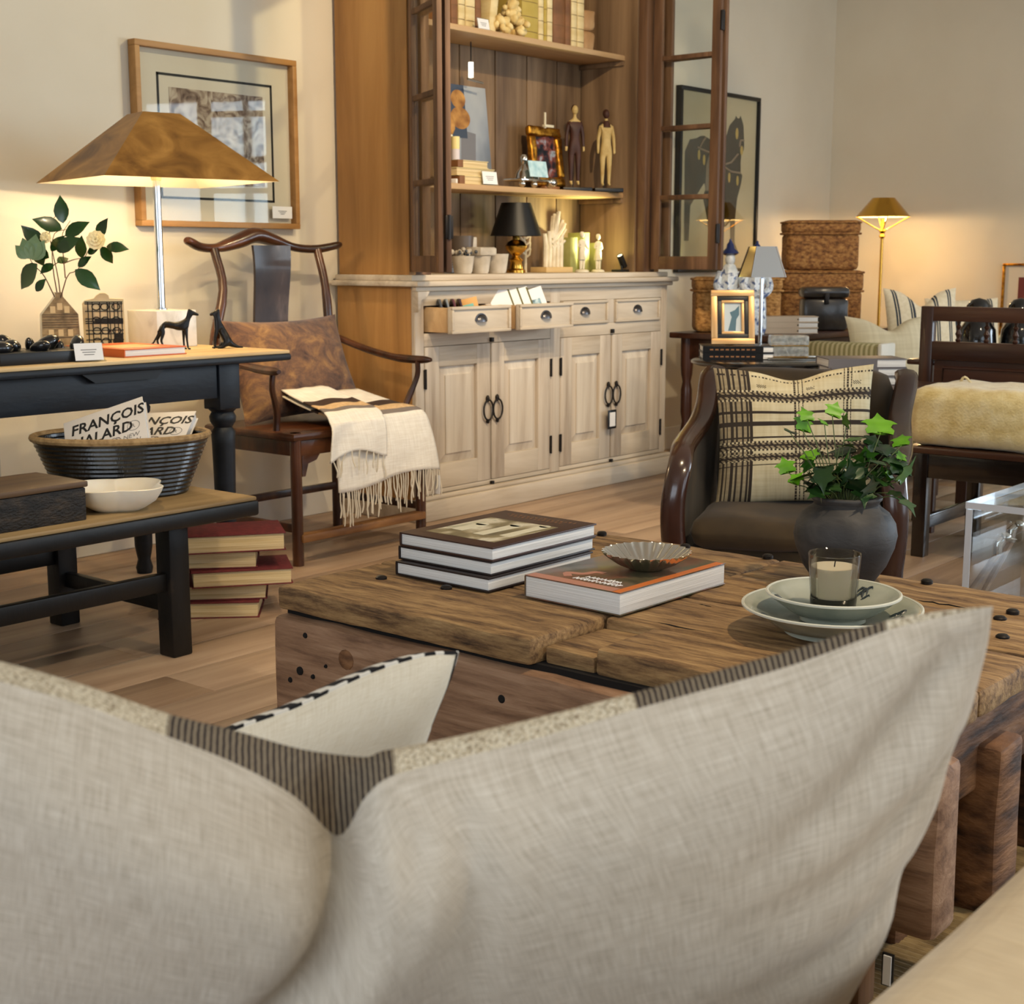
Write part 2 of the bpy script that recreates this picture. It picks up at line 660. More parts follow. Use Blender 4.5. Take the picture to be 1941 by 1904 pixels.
# knots, nail holes and cracks of the front board
fx = TX0 - .046
for y, zz, rr in ((2.03, .30, .021), (2.17, .25, .009), (2.20, .225, .006), (2.13, .245, .005), (2.12, .20, .008), (2.09, .275, .004),
                  (1.62, .30, .008), (1.42, .30, .0075), (2.15, .33, .006), (1.58, .24, .005), (1.3, .2, .006), (2.02, .2, .005)):
    mb = MB().lathe([(.0, .004), (rr * .6, .0045), (rr, .002), (rr * 1.15, -.006)], 12, M=TR(fx + .002, y, zz) @ RY(-PI / 2))
    obj('knot' if rr > .02 else 'nail_hole', mb, M_oldend if rr > .02 else M_hole, ct, True)

rc = random.Random(17)
for k in range(30):
    x, y = rc.uniform(2.02, 2.84), rc.uniform(.86, 2.2)
    ln_ = rc.choice((.04, .07, .1, .16, .3))
    if abs(y - TYm) < ln_ / 2 + .02 or y - ln_ / 2 < TY0 + .02 or y + ln_ / 2 > TY1 - .02:
        continue
    pts = [(x + rc.uniform(-.004, .004), y + ln_ * (q / 6 - .5), ZT - .0032) for q in range(7)]
    wd_ = rc.uniform(.0018, .0042) if ln_ < .12 else .0022
    obj('crack', MB().tube(pts, [.0004, wd_ * .7, wd_, wd_ * .8, wd_, wd_ * .6, .0004], 6, flat=1), M_hole, ct, True)
# ---------------------------------------------------------------- books
def book(name, label, loc, rz, L, D, t, mcov, mpage=None, cat='book', group=None, board=.0035, over=.004, rot=None, spine='y', roundsp=0):
    """L along local x, D along local y, spine at y=D, lying flat at z 0..t"""
    o = thing(name, label, cat, loc, rz, group)
    if rot:
        o.rotation_euler = rot
    c = MB()
    c.box(0, L, 0, D, 0, board, .0008).box(0, L, 0, D, t - board, t, .0008)
    if roundsp:
        c.grid(lambda u, v: (u * L, D + roundsp * math.sin(PI * v), t * v), 1, 8)
    else:
        c.box(0, L, D - board, D, board, t - board, 0)
    obj('cover', c, mcov, o)
    obj('pages', MB().box(over, L - over, over, D - board, board, t - board, .0005), mpage or M_page, o)
    return o


M_brcov = mat('brown_cover', (62, 38, 30), .45)
M_brcov_d = mat('dark_brown_cover', (34, 22, 20), .45)
G_st = 'brown hardbacks stacked on the coffee table'
b3 = [None] * 3
for i, (dx, dy, lab) in enumerate(((-.018, -.004, 'bottom brown hardback of the stack on the coffee table'), (.0, .004, 'middle brown hardback of the stack on the coffee table'),
                                   (.0, .0, 'top brown hardback of the coffee table stack, garden photograph on its cover'))):
    b3[i] = book('hardback_book', lab, (2.19 + dx, 1.857 + dy, ZT + .002 + i * .0305), math.radians(-.6), .357, .268, .030, M_brcov if i == 2 else M_brcov_d, group=G_st)
tp = b3[2]
M_photo = mat('cover_photograph', [(40, 36, 26), (92, 84, 58), (150, 138, 104), (222, 214, 190), (120, 130, 80)], .35, scale=9, stretch=(1, 1.6, 1), detail=5, dist=.4, mid=(.25, .75))
obj('cover_photograph', MB().box(.045, .262, .035, .232, .0299, .0304, 0), M_photo, tp, smooth=0)
M_pale = mat('pale_print', (222, 216, 190), .4)
M_goldfoil = mat('gold_foil', (150, 104, 66), .5, .2)
aw = MB()
for k, (u0, v0, w_, h_) in enumerate(((.10, .175, .085, .030), (.09, .105, .13, .030), (.11, .05, .14, .026))):
    aw.box(u0, u0 + w_, v0, v0 + h_, .0304, .0307, 0)
    aw.lathe([(h_ / 2, 0), (h_ / 2, .0003)], 16, M=TR(u0 + w_, v0 + h_ / 2, .0304))
obj('cover_window_print', aw, M_pale, tp, smooth=0)
tl = MB()
rr = random.Random(5)
for row, n in ((.318, 17), (.302, 13)):
    for k in range(n):
        yv = .235 - .012 * k - (.02 if row < .31 else 0)
        hh = rr.choice((.009, .011, .007))
        tl.box(row, row + hh, yv - .007, yv - .0045, .0302, .0305, 0)
        if k % 2:
            tl.box(row + hh - .0025, row + hh, yv - .0045, yv, .0302, .0305, 0)
obj('cover_title', tl, M_goldfoil, tp, smooth=0)

M_cov2 = mat('painted_cover', [(52, 50, 34), (92, 84, 62), (120, 78, 60), (60, 66, 44)], .3, scale=7, detail=4, dist=.8, mid=(.3, .7), coat=.3)
bk2 = book('art_book', 'single paperback art book with painted floral cover under the silver dish', (2.183, 1.531, ZT + .002), math.radians(-1.5), .366, .243, .046, M_cov2, board=.0025, over=.002)
bk2.rotation_euler = (0, 0, math.radians(-2))
M_orange = mat('orange_print', (214, 120, 60), .35)
M_pink = mat('pink_print', (186, 130, 112), .4)
obj('cover_band', MB().box(.0, .36, .001, .02, .0459, .0463, 0), M_orange, bk2, smooth=0)
obj('cover_edge_print', MB().box(.001, .03, .022, .24, .0459, .0462, 0), M_pink, bk2, smooth=0)
pk = MB()
pk.tube(spline([(.05, .17, 0), (.075, .19, 0), (.085, .16, 0), (.115, .15, 0), (.12, .13, 0)], 16), .0085, 8, M=TR(0, 0, .0462) @ Matrix.Diagonal((1, 1, .05, 1)))
obj('cover_bird_print', pk, M_pink, bk2)
MT = TR(.048, .155, .0463) @ RZ(-PI / 2)
scr = MB()
rs = random.Random(31)
for row, y0_, n_ in ((.062, .135, 9), (.04, .15, 12)):
    for q in range(n_):
        yy, hh = y0_ - .0098 * q, rs.uniform(.012, .018)
        scr.tube([(row, yy, .0463), (row + hh, yy - rs.uniform(.001, .008), .0463)], .0009, 4)
        if q % 2:
            scr.tube([(row + hh * rs.uniform(.2, .9), yy, .0463), (row + hh * rs.uniform(.2, .9), yy - .008, .0463)], .0008, 4)
        else:
            scr.tube([(row + hh, yy - .003, .0463), (row, yy - .009, .0463)], .0008, 4)
obj('cover_scrawl', scr, M_white, bk2)

# ---------------------------------------------------------------- fluted silver dish
sd = MB()
NF = 28
prof = [(.0, .004), (.035, .004), (.042, .008), (.062, .017), (.08, .03), (.088, .036), (.09, .038), (.0905, .0375), (.088, .034), (.079, .0265), (.06, .0125), (.04, .003), (.034, 0), (0, 0)]
amp = [0, 0, .02, .06, .075, .07, .06, .06, .07, .075, .06, .02, 0, 0]
sd.lathe(prof, NF * 6, mod=lambda a, k: 1 + amp[k] * .6 * math.cos(NF * a))
sdo = thing('fluted_dish', 'polished silver dish with fluted scalloped sides standing on the art book', 'dish', (2.395, 1.615, ZT + .0485))
obj('bowl', sd, M_silver, sdo)
obj('foot_ring', MB().lathe([(.03, 0), (.034, 0), (.033, .006), (.03, .006)], 32), M_silver, sdo)

# ---------------------------------------------------------------- bowls and candle
M_celadon = mat('celadon_glaze', [(132, 140, 130), (158, 163, 150), (176, 178, 162)], .18, scale=9, detail=5, coat=.4, mid=(.3, .7))
M_rim = mat('bare_rim', (206, 206, 192), .35)
M_blue = mat('brushed_underglaze', (52, 62, 66), .25, coat=.4)
bc = (2.335, 1.165)


def bowl_obj(name, label, loc, R, H, foot, th=.005):
    o = thing(name, label, 'bowl', loc)
    out = [(foot * .9, 0), (foot, 0), (foot, .01), (foot * 1.25, .014), (R * .72, H * .45), (R * .9, H * .78), (R, H)]
    inn = [(R - th, H + .001), (R * .9 - th, H * .78 + th * .6), (R * .7, H * .45 + th), (foot * 1.1, .014 + th), (0, .013 + th)]
    obj('body', MB().lathe(out + inn, 64), M_celadon, o, smooth=50)
    obj('rim', MB().tube([((R - th * .4) * math.cos(2 * PI * i / 64), (R - th * .4) * math.sin(2 * PI * i / 64), H) for i in range(64)], th * .62, 6, closed=True), M_rim, o)
    return o


big = bowl_obj('shallow_bowl', 'large shallow celadon bowl underneath a smaller one on the coffee table', (bc[0], bc[1], ZT + .003), .163, .05, .085)
small = bowl_obj('small_bowl', 'smaller celadon bowl holding a candle, nested in the larger bowl', (bc[0] + .005, bc[1], ZT + .026), .122, .05, .06)


def strokes(o, R, H, seed, a0, n, th=.005):
    """brush motif painted inside the wall of a bowl"""
    r3 = random.Random(seed)
    for ang in a0:
        mb = MB()
        for k in range(n):
            da, h0 = r3.uniform(-.22, .22), r3.uniform(.45, .85)
            pts = []
            cur = r3.uniform(-1, 1)
            for q in range(7):
                hh = h0 + .13 * math.sin(cur + q * .8)
                aa = ang + da + q * .035
                rad = R * (.72 + .28 * (hh - .45) / .55) - th * 1.25
                pts.append((rad * math.cos(aa), rad * math.sin(aa), H * hh + th * .5))
            mb.tube(pts, [.0006, .0016, .0022, .0026, .002, .0014, .0005], 5)
        obj('brush_motif', mb, M_blue, o)


strokes(small, .122, .05, 4, (2.15, -.35), 6)
strokes(big, .163, .05, 9, (2.6, -1.1), 7)
M_wax = mat('cream_wax', (234, 226, 208), .5, sss=.2)
M_smoke = thin_glass('smoked_glass', (238, 236, 230), .8)
M_smoke2 = mat('dark_glass_base', (34, 34, 28), .1)
cd = thing('candle', 'candle in a smoked glass tumbler standing in the celadon bowls', 'candle', (bc[0] + .005, bc[1] + .0, ZT + .046))
obj('glass', MB().lathe([(0, 0), (.039, 0), (.0405, .003), (.048, .102), (.0475, .104), (.0455, .102), (.0385, .012), (0, .010)], 40), M_smoke, cd)
obj('wax', MB().lathe([(0, .0125), (.0375, .0125), (.0432, .078), (.0425, .0795), (.01, .078), (0, .078)], 36), M_wax, cd)
obj('wick', MB().tube([(0, 0, .077), (.001, .0, .084), (.003, 0, .088)], .0011, 6), M_ink, cd)
obj('glass_base', MB().lathe([(0, -.001), (.0385, -.001), (.041, .002), (.0425, .02), (.0419, .024), (.0405, .006), (0, .006)], 40), M_smoke2, cd)

# ---------------------------------------------------------------- potted ivy
M_pot = mat('charcoal_clay', [(34, 33, 34), (58, 56, 55), (84, 80, 76)], .62, scale=5, stretch=(1, 1, 2.4), detail=6, dist=1.0, bump=.25, bscale=30, mid=(.3, .75))
pv = thing('potted_ivy', 'bright green ivy in a round charcoal clay pot on the coffee table', 'potted plant', (2.735, 1.34, ZT))
obj('pot', MB().lathe([(0, 0), (.058, 0), (.066, .008), (.088, .04), (.104, .08), (.1085, .105), (.104, .13), (.09, .152), (.073, .164), (.067, .170), (.069, .176), (.0735, .181), (.074, .186),
                       (.070, .189), (.063, .187), (.060, .178), (.062, .165), (.075, .15), (0, .14)], 56, mod=lambda a, k: 1 + .008 * math.sin(2 * a + k * .3)), M_pot, pv, smooth=60)
obj('soil', MB().lathe([(0, .163), (.061, .16)], 24, cap=False), mat('soil', [(20, 14, 10), (46, 34, 24)], .95, scale=60), pv)
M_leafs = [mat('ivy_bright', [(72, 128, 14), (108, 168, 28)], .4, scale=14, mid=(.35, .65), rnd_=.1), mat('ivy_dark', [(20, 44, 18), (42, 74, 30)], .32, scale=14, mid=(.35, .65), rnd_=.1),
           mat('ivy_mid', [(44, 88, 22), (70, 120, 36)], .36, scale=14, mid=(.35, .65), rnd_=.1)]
half = [(0, 0), (.10, .09), (.42, -.02), (.47, .17), (.36, .32), (.44, .47), (.6, .52), (.40, .66), (.22, .7), (.10, .88), (0, 1.12)]


def leaf_mesh(scale, bend, m, outline=half, name='leaf'):
    pts = outline
    vs, fs = [], []
    for (a, b) in pts:
        for sx in (-1, 0, 1):
            w = a * sx
            vs.append((w * scale, b * scale, (-.28 * b * b * bend + .22 * abs(w) - .15 * w * w * 2) * scale))
    for i in range(len(pts) - 1):
        for k in range(2):
            fs.append([i * 3 + k, i * 3 + k + 1, i * 3 + 3 + k + 1, i * 3 + 3 + k])
    n = len(vs)
    vs += [(x, y, zz - .0007) for x, y, zz in vs]
    fs += [[q + n for q in f[::-1]] for f in fs]
    mb = MB().add(vs, fs)
    me = bpy.data.meshes.new(name)
    me.from_pydata(mb.v, [], mb.f)
    me.materials.append(m)
    me.polygons.foreach_set('use_smooth', [True] * len(me.polygons))
    return me


LM = [[leaf_mesh(.04, bd, m) for bd in (.4, 1.3)] for m in M_leafs]
# leaves seen in the photo: (offset right, height over pot base, offset depth, size, kind)
camR = Vector((math.cos(math.radians(50.5)), -math.sin(math.radians(50.5)), 0))
camF = Vector((math.sin(math.radians(50.5)), math.cos(math.radians(50.5)), 0))
spec = [(-.125, .235, .0, 1.0, 0), (-.118, .215, -.02, .8, 0), (-.085, .262, .01, 1.0, 0), (-.088, .345, .0, .9, 0), (-.094, .322, .01, 1.1, 0), (-.12, .318, .02, .8, 1), (-.03, .352, .03, 1.0, 0),
        (-.048, .335, .02, .6, 0), (.062, .318, -.01, 1.6, 0), (.11, .292, .0, 1.0, 0), (.112, .262, .0, .7, 0), (-.018, .292, .0, .9, 2), (.01, .30, .02, 1.1, 2), (-.06, .272, .02, 1.1, 1),
        (.03, .27, -.02, 1.0, 1), (-.05, .24, -.04, 1.4, 1), (-.015, .225, -.06, 1.3, 1), (.045, .225, -.05, 1.4, 1), (.085, .255, -.01, .9, 2), (.105, .235, -.03, 1.6, 1), (-.07, .215, -.04, 1.2, 1),
        (.0, .255, -.03, 1.1, 1), (.07, .215, .03, 1.0, 1), (-.03, .21, .04, 1.1, 1), (.02, .205, .05, 1.0, 1), (-.045, .205, -.06, 1.1, 1), (.025, .2, -.07, 1.2, 1), (.075, .2, -.045, .9, 2),
        (-.095, .2, -.03, .9, 2), (.05, .29, .02, .9, 1), (.085, .225, -.03, .7, 0), (.015, .24, .01, 1.0, 2), (-.0, .33, .03, .8, 2), (.035, .25, .04, 1.0, 1), (-.075, .238, .03, .9, 2)] + [(random.Random(q).uniform(-.085, .1), random.Random(q + 50).uniform(.185, .275), random.Random(q + 99).uniform(-.07, .05), random.Random(q + 7).uniform(1.0, 1.5), (1, 1, 1, 2)[q % 4]) for q in range(34)]
stm = MB()
r4 = random.Random(11)
for i, (a, h, d, sz, kd) in enumerate(spec):
    p = camR * a + camF * d + Vector((0, 0, h))
    base = Vector((p.x * .3, p.y * .3, .165))
    midp = (base + p) / 2 + Vector((r4.uniform(-.01, .01), r4.uniform(-.01, .01), .012))
    stm.tube(spline([tuple(base), tuple(midp), tuple(p)], 6), .0011, 5)
    outd = Vector((p.x, p.y, 0))
    az = math.atan2(outd.y, outd.x) - PI / 2 + r4.uniform(-.7, .7)
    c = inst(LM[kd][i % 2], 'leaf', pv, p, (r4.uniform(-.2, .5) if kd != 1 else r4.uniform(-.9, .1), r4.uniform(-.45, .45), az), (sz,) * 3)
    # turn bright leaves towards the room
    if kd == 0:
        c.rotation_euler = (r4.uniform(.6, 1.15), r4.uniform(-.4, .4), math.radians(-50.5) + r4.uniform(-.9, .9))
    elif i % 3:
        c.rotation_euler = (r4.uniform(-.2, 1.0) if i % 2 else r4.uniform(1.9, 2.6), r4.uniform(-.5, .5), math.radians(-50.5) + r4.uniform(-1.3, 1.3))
obj('stems', stm, mat('ivy_stem', (92, 104, 58), .5), pv)

# ================================================================ rug, stool
M_rug = mat('jute_rug', [(92, 76, 50), (128, 108, 74), (150, 130, 92)], .95, scale=30, stretch=(1, .5, 1), detail=3, bump=.9, bscale=60)
rug = MB()
NR = 110
for k in range(NR):
    x = 1.15 + 1.55 * k / NR
    rug.tube([(x, -.3, .005), (x, 1.0, .005), (x, 2.05, .005)], .0078, 5, flat=.62)
tag(obj('rug', rug, M_rug), 'ribbed natural jute rug on the floor under the coffee table', 'rug')['kind'] = 'stuff'
st = thing('wooden_stool', 'small dark timber stool with a price tag beside the coffee table', 'stool', (1.73, .86, .008))
M_stool = wood('stool_timber', (58, 36, 20), (110, 76, 44), axis=2, scale=8, rough=.7)
for x, y in ((1.84, .86), (1.62, .86), (1.84, 1.12), (1.62, 1.12)):
    obj('leg', MB().box(x - .028, x + .028, y - .024, y + .024, .009, .2, .006, (1, 1, 3), .002, x), M_stool, st, True)
obj('seat', MB().box(1.56, 1.9, .81, 1.17, .2, .245, .01, (4, 4, 1), .003), M_stool, st, True)
obj('price_tag', MB().box(1.835, 1.838, .80, .812, .055, .10, 0), M_white, st, True)
obj('tag_border', MB().box(1.8375, 1.8405, .797, .815, .052, .103, 0), M_black, st, True)

# ================================================================ sofa in the foreground
M_sofa = mat('cream_linen_sofa', [(204, 178, 136), (224, 200, 158)], .9, scale=300, detail=3, bump=.35, bscale=300, sheen=.2, kind='weave')
M_sofa_b = mat('shaded_linen_back', [(120, 92, 62), (140, 108, 74)], .9, scale=140, detail=3, bump=.3, bscale=300, kind='weave')  # same linen made brown: the shade on the back is put into the colour
sf = thing('linen_sofa', 'cream linen sofa seen from behind with its padded arm at bottom right', 'sofa', (.75, .7, 0))
obj('arm', MB().box(.2, 1.40, .14, .402, .1, .606, .045, (6, 3, 3), .004, 3, 4), M_sofa, sf, True, 80)
obj('backrest', MB().box(.2, .505, .435, 1.25, .1, .602, .03, (2, 8, 3), .004, 6, 4), M_sofa_b, sf, True, 80)
obj('seat_base', MB().box(.46, 1.02, .43, 1.25, .12, .3, .02), M_sofa, sf, True, 60)
obj('seat_cushion', MB().box(.51, 1.05, .435, 1.245, .3, .40, .04, (4, 4, 2), .004, 1, 4), M_sofa, sf, True, 80)
for x in (.28, 1.3):
    for y in (.24, 1.15):
        if x < 1 or y < .5:
            obj('foot', MB().lathe([(.02, 0), (.03, .11)], 12, (x, y, 0)), M_stool, sf, True)

# ================================================================ cushions on the sofa
def seg_d(p, q0, q1):
    dx, dy = q1[0] - q0[0], q1[1] - q0[1]
    t = max(0, min(1, ((p[0] - q0[0]) * dx + (p[1] - q0[1]) * dy) / (dx * dx + dy * dy)))
    ex, ey = p[0] - q0[0] - t * dx, p[1] - q0[1] - t * dy
    side = (dx * (p[1] - q0[1]) - dy * (p[0] - q0[0])) / math.hypot(dx, dy)
    return math.hypot(ex, ey), t, side


def patch_cushion(o, A, B, N, top, right, bottom, left, Hb, Hf, mback, mfront, ridge=None, folds=(), fidx=None, nu=110, nv=70, nr=.045, vr=.86, trim=None):
    """a cushion from its seam outline (measured in its own plane), with a bulging back and front"""
    T = spline(top, nu)
    Bt = spline(bottom, nu)
    R = spline(right[::-1], nv)
    L = spline(left[::-1], nv)
    Rg = spline(ridge, nu) if ridge else None
    A, B, N = Vector(A), Vector(B), Vector(N)

    def coons(i, j, Tc, Lc=L, Rc=R):
        u, v = i / nu, j / nv
        out = []
        for k in range(2):
            c = (1 - v) * Bt[i][k] + v * Tc[i][k] + (1 - u) * Lc[j][k] + u * Rc[j][k]
            c -= (1 - u) * (1 - v) * Bt[0][k] + u * (1 - v) * Bt[nu][k] + (1 - u) * v * Tc[0][k] + u * v * Tc[nu][k]
            out.append(c)
        return out

    fold_lines = [(spline(list(p_), 14), w_, am, sk) for p_, w_, am, sk in folds]

    def pr(t, e=.62):
        return max(0, 1 - abs(2 * t - 1) ** 3.2) ** e

    def tpr(t):
        return min(1, pr(t) * 1.6) * min(1, (1 - t) / .4) ** .9

    mb = MB()
    vs, fs, uvs = [], [], []
    for i in range(nu + 1):
        for j in range(nv + 1):
            u, v = i / nu, j / nv
            a, b = coons(i, j, T)
            uvs.append((u * .76, v * .42))
            n = -Hb * pr(u) * pr(v)
            ed = min(1, pr(u) * pr(v) * 2.2)
            for (pl_, w_, am, sk) in fold_lines:
                d, t, sd = 9, 0, 0
                for q in range(len(pl_) - 1):
                    d2, t2, s2 = seg_d((a, b), pl_[q], pl_[q + 1])
                    if d2 < d:
                        d, t, sd = d2, (q + t2) / (len(pl_) - 1), s2
                env = (1 - t) ** .8 * am
                n += ed * env * (math.exp(-(d / w_) ** 2) - sk * math.exp(-((d - 2.0 * w_) / (1.6 * w_)) ** 2) * (.5 + .5 * math.tanh(sd / (.6 * w_))))
            wv = noise.noise(Vector((a * 14, b * 14, 3.3))) * .003 + noise.noise(Vector((a * 40, b * 34, 1.3))) * .0009
            n += wv * ed
            vs.append(A * a + B * b + N * n)
    w = nv + 1
    for i in range(nu):
        for j in range(nv):
            fs.append([i * w + j, i * w + j + 1, (i + 1) * w + j + 1, (i + 1) * w + j])
    mb.add(vs, fs)
    obj('linen_back', mb, mback, o, smooth=180, uv=uvs)
    fm = MB()
    vs = []
    for i in range(nu + 1):
        for j in range(nv + 1):
            u, v = i / nu, j / nv
            if Rg:
                if v <= vr:
                    j2 = min(nv, int(round(j / vr)))
                    nn = nr * tpr(u)
                    tb = (Rg[i][0], Rg[i][1] - nn * .8)
                    a, b = coons(i, j2, [(x, y - nr * .8 * tpr(k / nu)) for k, (x, y) in enumerate(Rg)])
                    n = nn + (Hf - nr) * pr(u) * (1 - (v / vr) ** 3) if v / vr > .35 else (nn + (Hf - nr) * pr(u)) * min(1, (v / vr / .35)) ** .6
                else:
                    f = (v - vr) / (1 - vr)
                    nn = nr * tpr(u)
                    a = Rg[i][0] * (1 - f) + T[i][0] * f
                    b0 = Rg[i][1] - nn * .8
                    b = b0 * (1 - f) + T[i][1] * f + .008 * math.sin(PI * f) * min(1, pr(u))
                    n = nn * (1 - f) ** .7
            else:
                a, b = coons(i, j, T)
                n = Hf * pr(u) * pr(v)
            vs.append(A * a + B * b + N * n)
    fm.add(vs, [])
    for i in range(nu):
        for j in range(nv):
            fm.m = fidx(i / nu) if fidx else 0
            fm.add([], [[i * w + j - len(fm.v), (i + 1) * w + j - len(fm.v), (i + 1) * w + j + 1 - len(fm.v), i * w + j + 1 - len(fm.v)]])
    obj('woven_front', fm, mfront, o, smooth=180)
    if trim:
        pts = [A * a + B * b for a, b in T] + [A * a + B * b for a, b in R[::-1][1:]]
        obj('piped_edge', MB().tube(pts, .0022, 6), trim, o)


M_linen = mat('natural_linen', [(158, 146, 128), (190, 179, 162), (212, 203, 188)], .92, scale=760, detail=4, kind='weave', bump=.3, bscale=1000, mid=(.3, .7), sheen=.15, coord='UV', nrough=.6)
M_knit = mat('cream_knit', [(140, 122, 98), (206, 192, 164), (222, 210, 186)], .95, scale=420, stretch=(1, 1, 1), detail=2, bump=.9, bscale=300)
M_band = mat('dark_striped_weave', [(58, 48, 42), (84, 72, 62), (160, 144, 118)], .95, kind='wave', wdir='DIAGONAL', scale=118, stretch=(1.0, -.92, .05), dist=1.2, detail=3, bump=.6, bscale=500, mid=(.3, .95))
fc = thing('linen_cushion', 'large natural linen cushion with a chopped dent, woven striped front, in the foreground', 'cushion', (.7005, .6609, .6681))
topc = [(-0.359, 0.228), (-0.308, 0.2112), (-0.2647, 0.1914), (-0.2197, 0.1703), (-0.1732, 0.1428), (-0.1246, 0.1117), (-0.0875, 0.0789), (-0.0596, 0.0396), (-0.0413, 0.0741), (-0.0271, 0.0915), (-0.0022, 0.1011), (0.0688, 0.1207), (0.1532, 0.149), (0.2441, 0.1781), (0.312, 0.2075), (0.3758, 0.2226)]
rdg = [(-0.359, 0.229), (-0.308, 0.2145), (-0.264, 0.1964), (-0.2197, 0.1745), (-0.1727, 0.1492), (-0.1301, 0.1365), (-0.0865, 0.1178), (-0.062, 0.1105), (-0.0378, 0.1059), (-0.0266, 0.1083), (-0.0022, 0.1125), (0.0682, 0.1304), (0.1525, 0.1552), (0.2427, 0.186), (0.311, 0.212), (0.3758, 0.2226)]


def fband(u):
    if .27 < u < .625:
        return 1
    if .79 < u < .925:
        return 1
    return 0


patch_cushion(fc, (.7373, -.6756, 0), (-.2748, -.2999, .9135), (.6172, .6735, .4067), topc,
              [(0.3758, 0.2226), (0.381, 0.1814), (0.3815, 0.1237), (0.3743, 0.0358), (0.3668, -0.0372), (0.3664, -0.0853), (0.3521, -0.19), (0.349, -0.24)],
              [(-0.4162, -0.1941), (-0.2388, -0.1907), (0.0047, -0.2143), (0.2257, -0.235), (0.349, -0.24)],
              [(-0.359, 0.228), (-0.3737, 0.1052), (-0.3993, -0.0456), (-0.4162, -0.1941)],
              .085, .09, M_linen, [M_knit, M_band], rdg,
              folds=[([(-.0596, .05), (-.064, .02), (-.078, -.015), (-.105, -.05), (-.14, -.08), (-.19, -.10), (-.26, -.11)], .017, .046, .5),
                     ([(.35, .195), (.29, .12), (.21, .05)], .018, .024, .55), ([(.372, .1), (.31, .05), (.23, .0)], .018, .018, .55), ([(.36, -.02), (.29, -.06), (.2, -.08)], .02, .014, .5),
                     ([(.02, .09), (.03, .03), (.03, -.06)], .013, .009, .5), ([(-.012, .08), (-.022, .02), (-.03, -.05)], .012, .009, .5), ([(.376, .17), (.355, .06), (.33, -.05)], .016, .009, .3)], fidx=fband)
M_wlin = mat('white_linen', [(212, 200, 176), (232, 224, 206)], .92, scale=520, detail=3, kind='weave', bump=.3, bscale=800, coord='UV')
M_dash = mat('black_white_trim', [(24, 22, 24), (30, 28, 30), (226, 220, 208)], .9, kind='wave', scale=14, stretch=(1, 1, 1), dist=3, detail=2, mid=(.4, .6))
wc = thing('white_cushion', 'smaller white cushion with black dashed edging behind the big linen cushion', 'cushion', (.9388, .9991, .6283))
patch_cushion(wc, (.8616, -.5075, 0), (-.1055, -.1791, .9781), (.4964, .8428, .2079),
              [(-0.175, -0.0179), (-0.1147, 0.019), (-0.0432, 0.0411), (0.0299, 0.0707), (0.0833, 0.0837), (0.1198, 0.0829)],
              [(0.1198, 0.0829), (0.1126, 0.0526), (0.1006, 0.0176), (0.0888, -0.024), (0.0748, -0.085), (0.0599, -0.1343)],
              [(-0.2036, -0.1842), (-0.0991, -0.1652), (0.0599, -0.1343)], [(-0.175, -0.0179), (-0.1864, -0.0939), (-0.2036, -0.1842)],
              .045, .05, M_wlin, [M_dash], nu=50, nv=40, trim=M_dash)


def cushion(name, label, loc, rot, w, h, t, mats, idx=None, group=None, pinch=.06, nu=44, nv=44, cat='cushion', dent=0, part='cover'):
    """plain cushion standing in its local xz plane, front towards -y; idx(u,v) picks the material of the front"""
    o = thing(name, label, cat, loc, 0, group)
    o.rotation_euler = rot
    mb = MB()

    def pt(u, v, sgn):
        U, V = 2 * u - 1, 2 * v - 1
        x = U * w / 2 * (1 - pinch * (1 - V * V))
        zz = h / 2 + V * h / 2 * (1 - pinch * (1 - U * U))
        if dent:
            zz -= dent * math.exp(-(U / .35) ** 2) * max(0, V) ** 2
        q = (max(0, 1 - abs(U) ** 2.6) * max(0, 1 - abs(V) ** 2.6)) ** .55
        y = sgn * t / 2 * q + noise.noise(Vector((x * 12, zz * 12, sgn * 2))) * .006 * q
        return (x, y, zz)
    for sgn in (-1, 1):
        base = len(mb.v)
        mb.v += [pt(i / nu, j / nv, sgn) for i in range(nu + 1) for j in range(nv + 1)]
        for i in range(nu):
            for j in range(nv):
                q = [base + i * (nv + 1) + j, base + (i + 1) * (nv + 1) + j, base + (i + 1) * (nv + 1) + j + 1, base + i * (nv + 1) + j + 1]
                mb.f.append(q if sgn < 0 else q[::-1])
                mb.mi.append(idx((i + .5) / nu, (j + .5) / nv) if (idx and sgn < 0) else 0)
    obj(part, mb, mats, o, smooth=180)
    return o

# ================================================================ LEFT: picture on the wall
WY = Y1
M_oakf = wood('pale_oak_frame', (150, 106, 56), (184, 138, 82), axis=0, scale=8, rough=.5)
M_mount = mat('picture_mount', (214, 202, 182), .9)
M_etch = mat('etched_drawing', [(92, 72, 60), (136, 114, 98), (184, 166, 146), (204, 190, 170)], .9, scale=16, stretch=(1, 1, 1), detail=10, dist=1.8, mid=(.32, .68))
pc = thing('framed_etching', 'framed etching with black inner border in a pale oak frame on the wall', 'picture', (3.68, WY - .02, 1.22))
fx0, fx1, fz0, fz1 = 3.305, 4.095, 1.22, 1.895
for a, b, c, d in ((fx0, fx1, fz1 - .022, fz1), (fx0, fx1, fz0, fz0 + .022), (fx0, fx0 + .022, fz0 + .022, fz1 - .022), (fx1 - .022, fx1, fz0 + .022, fz1 - .022)):
    obj('frame_bar', MB().box(a, b, WY - .045, WY - .002, c, d, .002), M_oakf, pc, True)
obj('mount', MB().box(fx0 + .01, fx1 - .01, WY - .012, WY - .004, fz0 + .01, fz1 - .01, 0), M_mount, pc, True)
ix0, ix1, iz0, iz1 = 3.42, 3.985, 1.325, 1.79
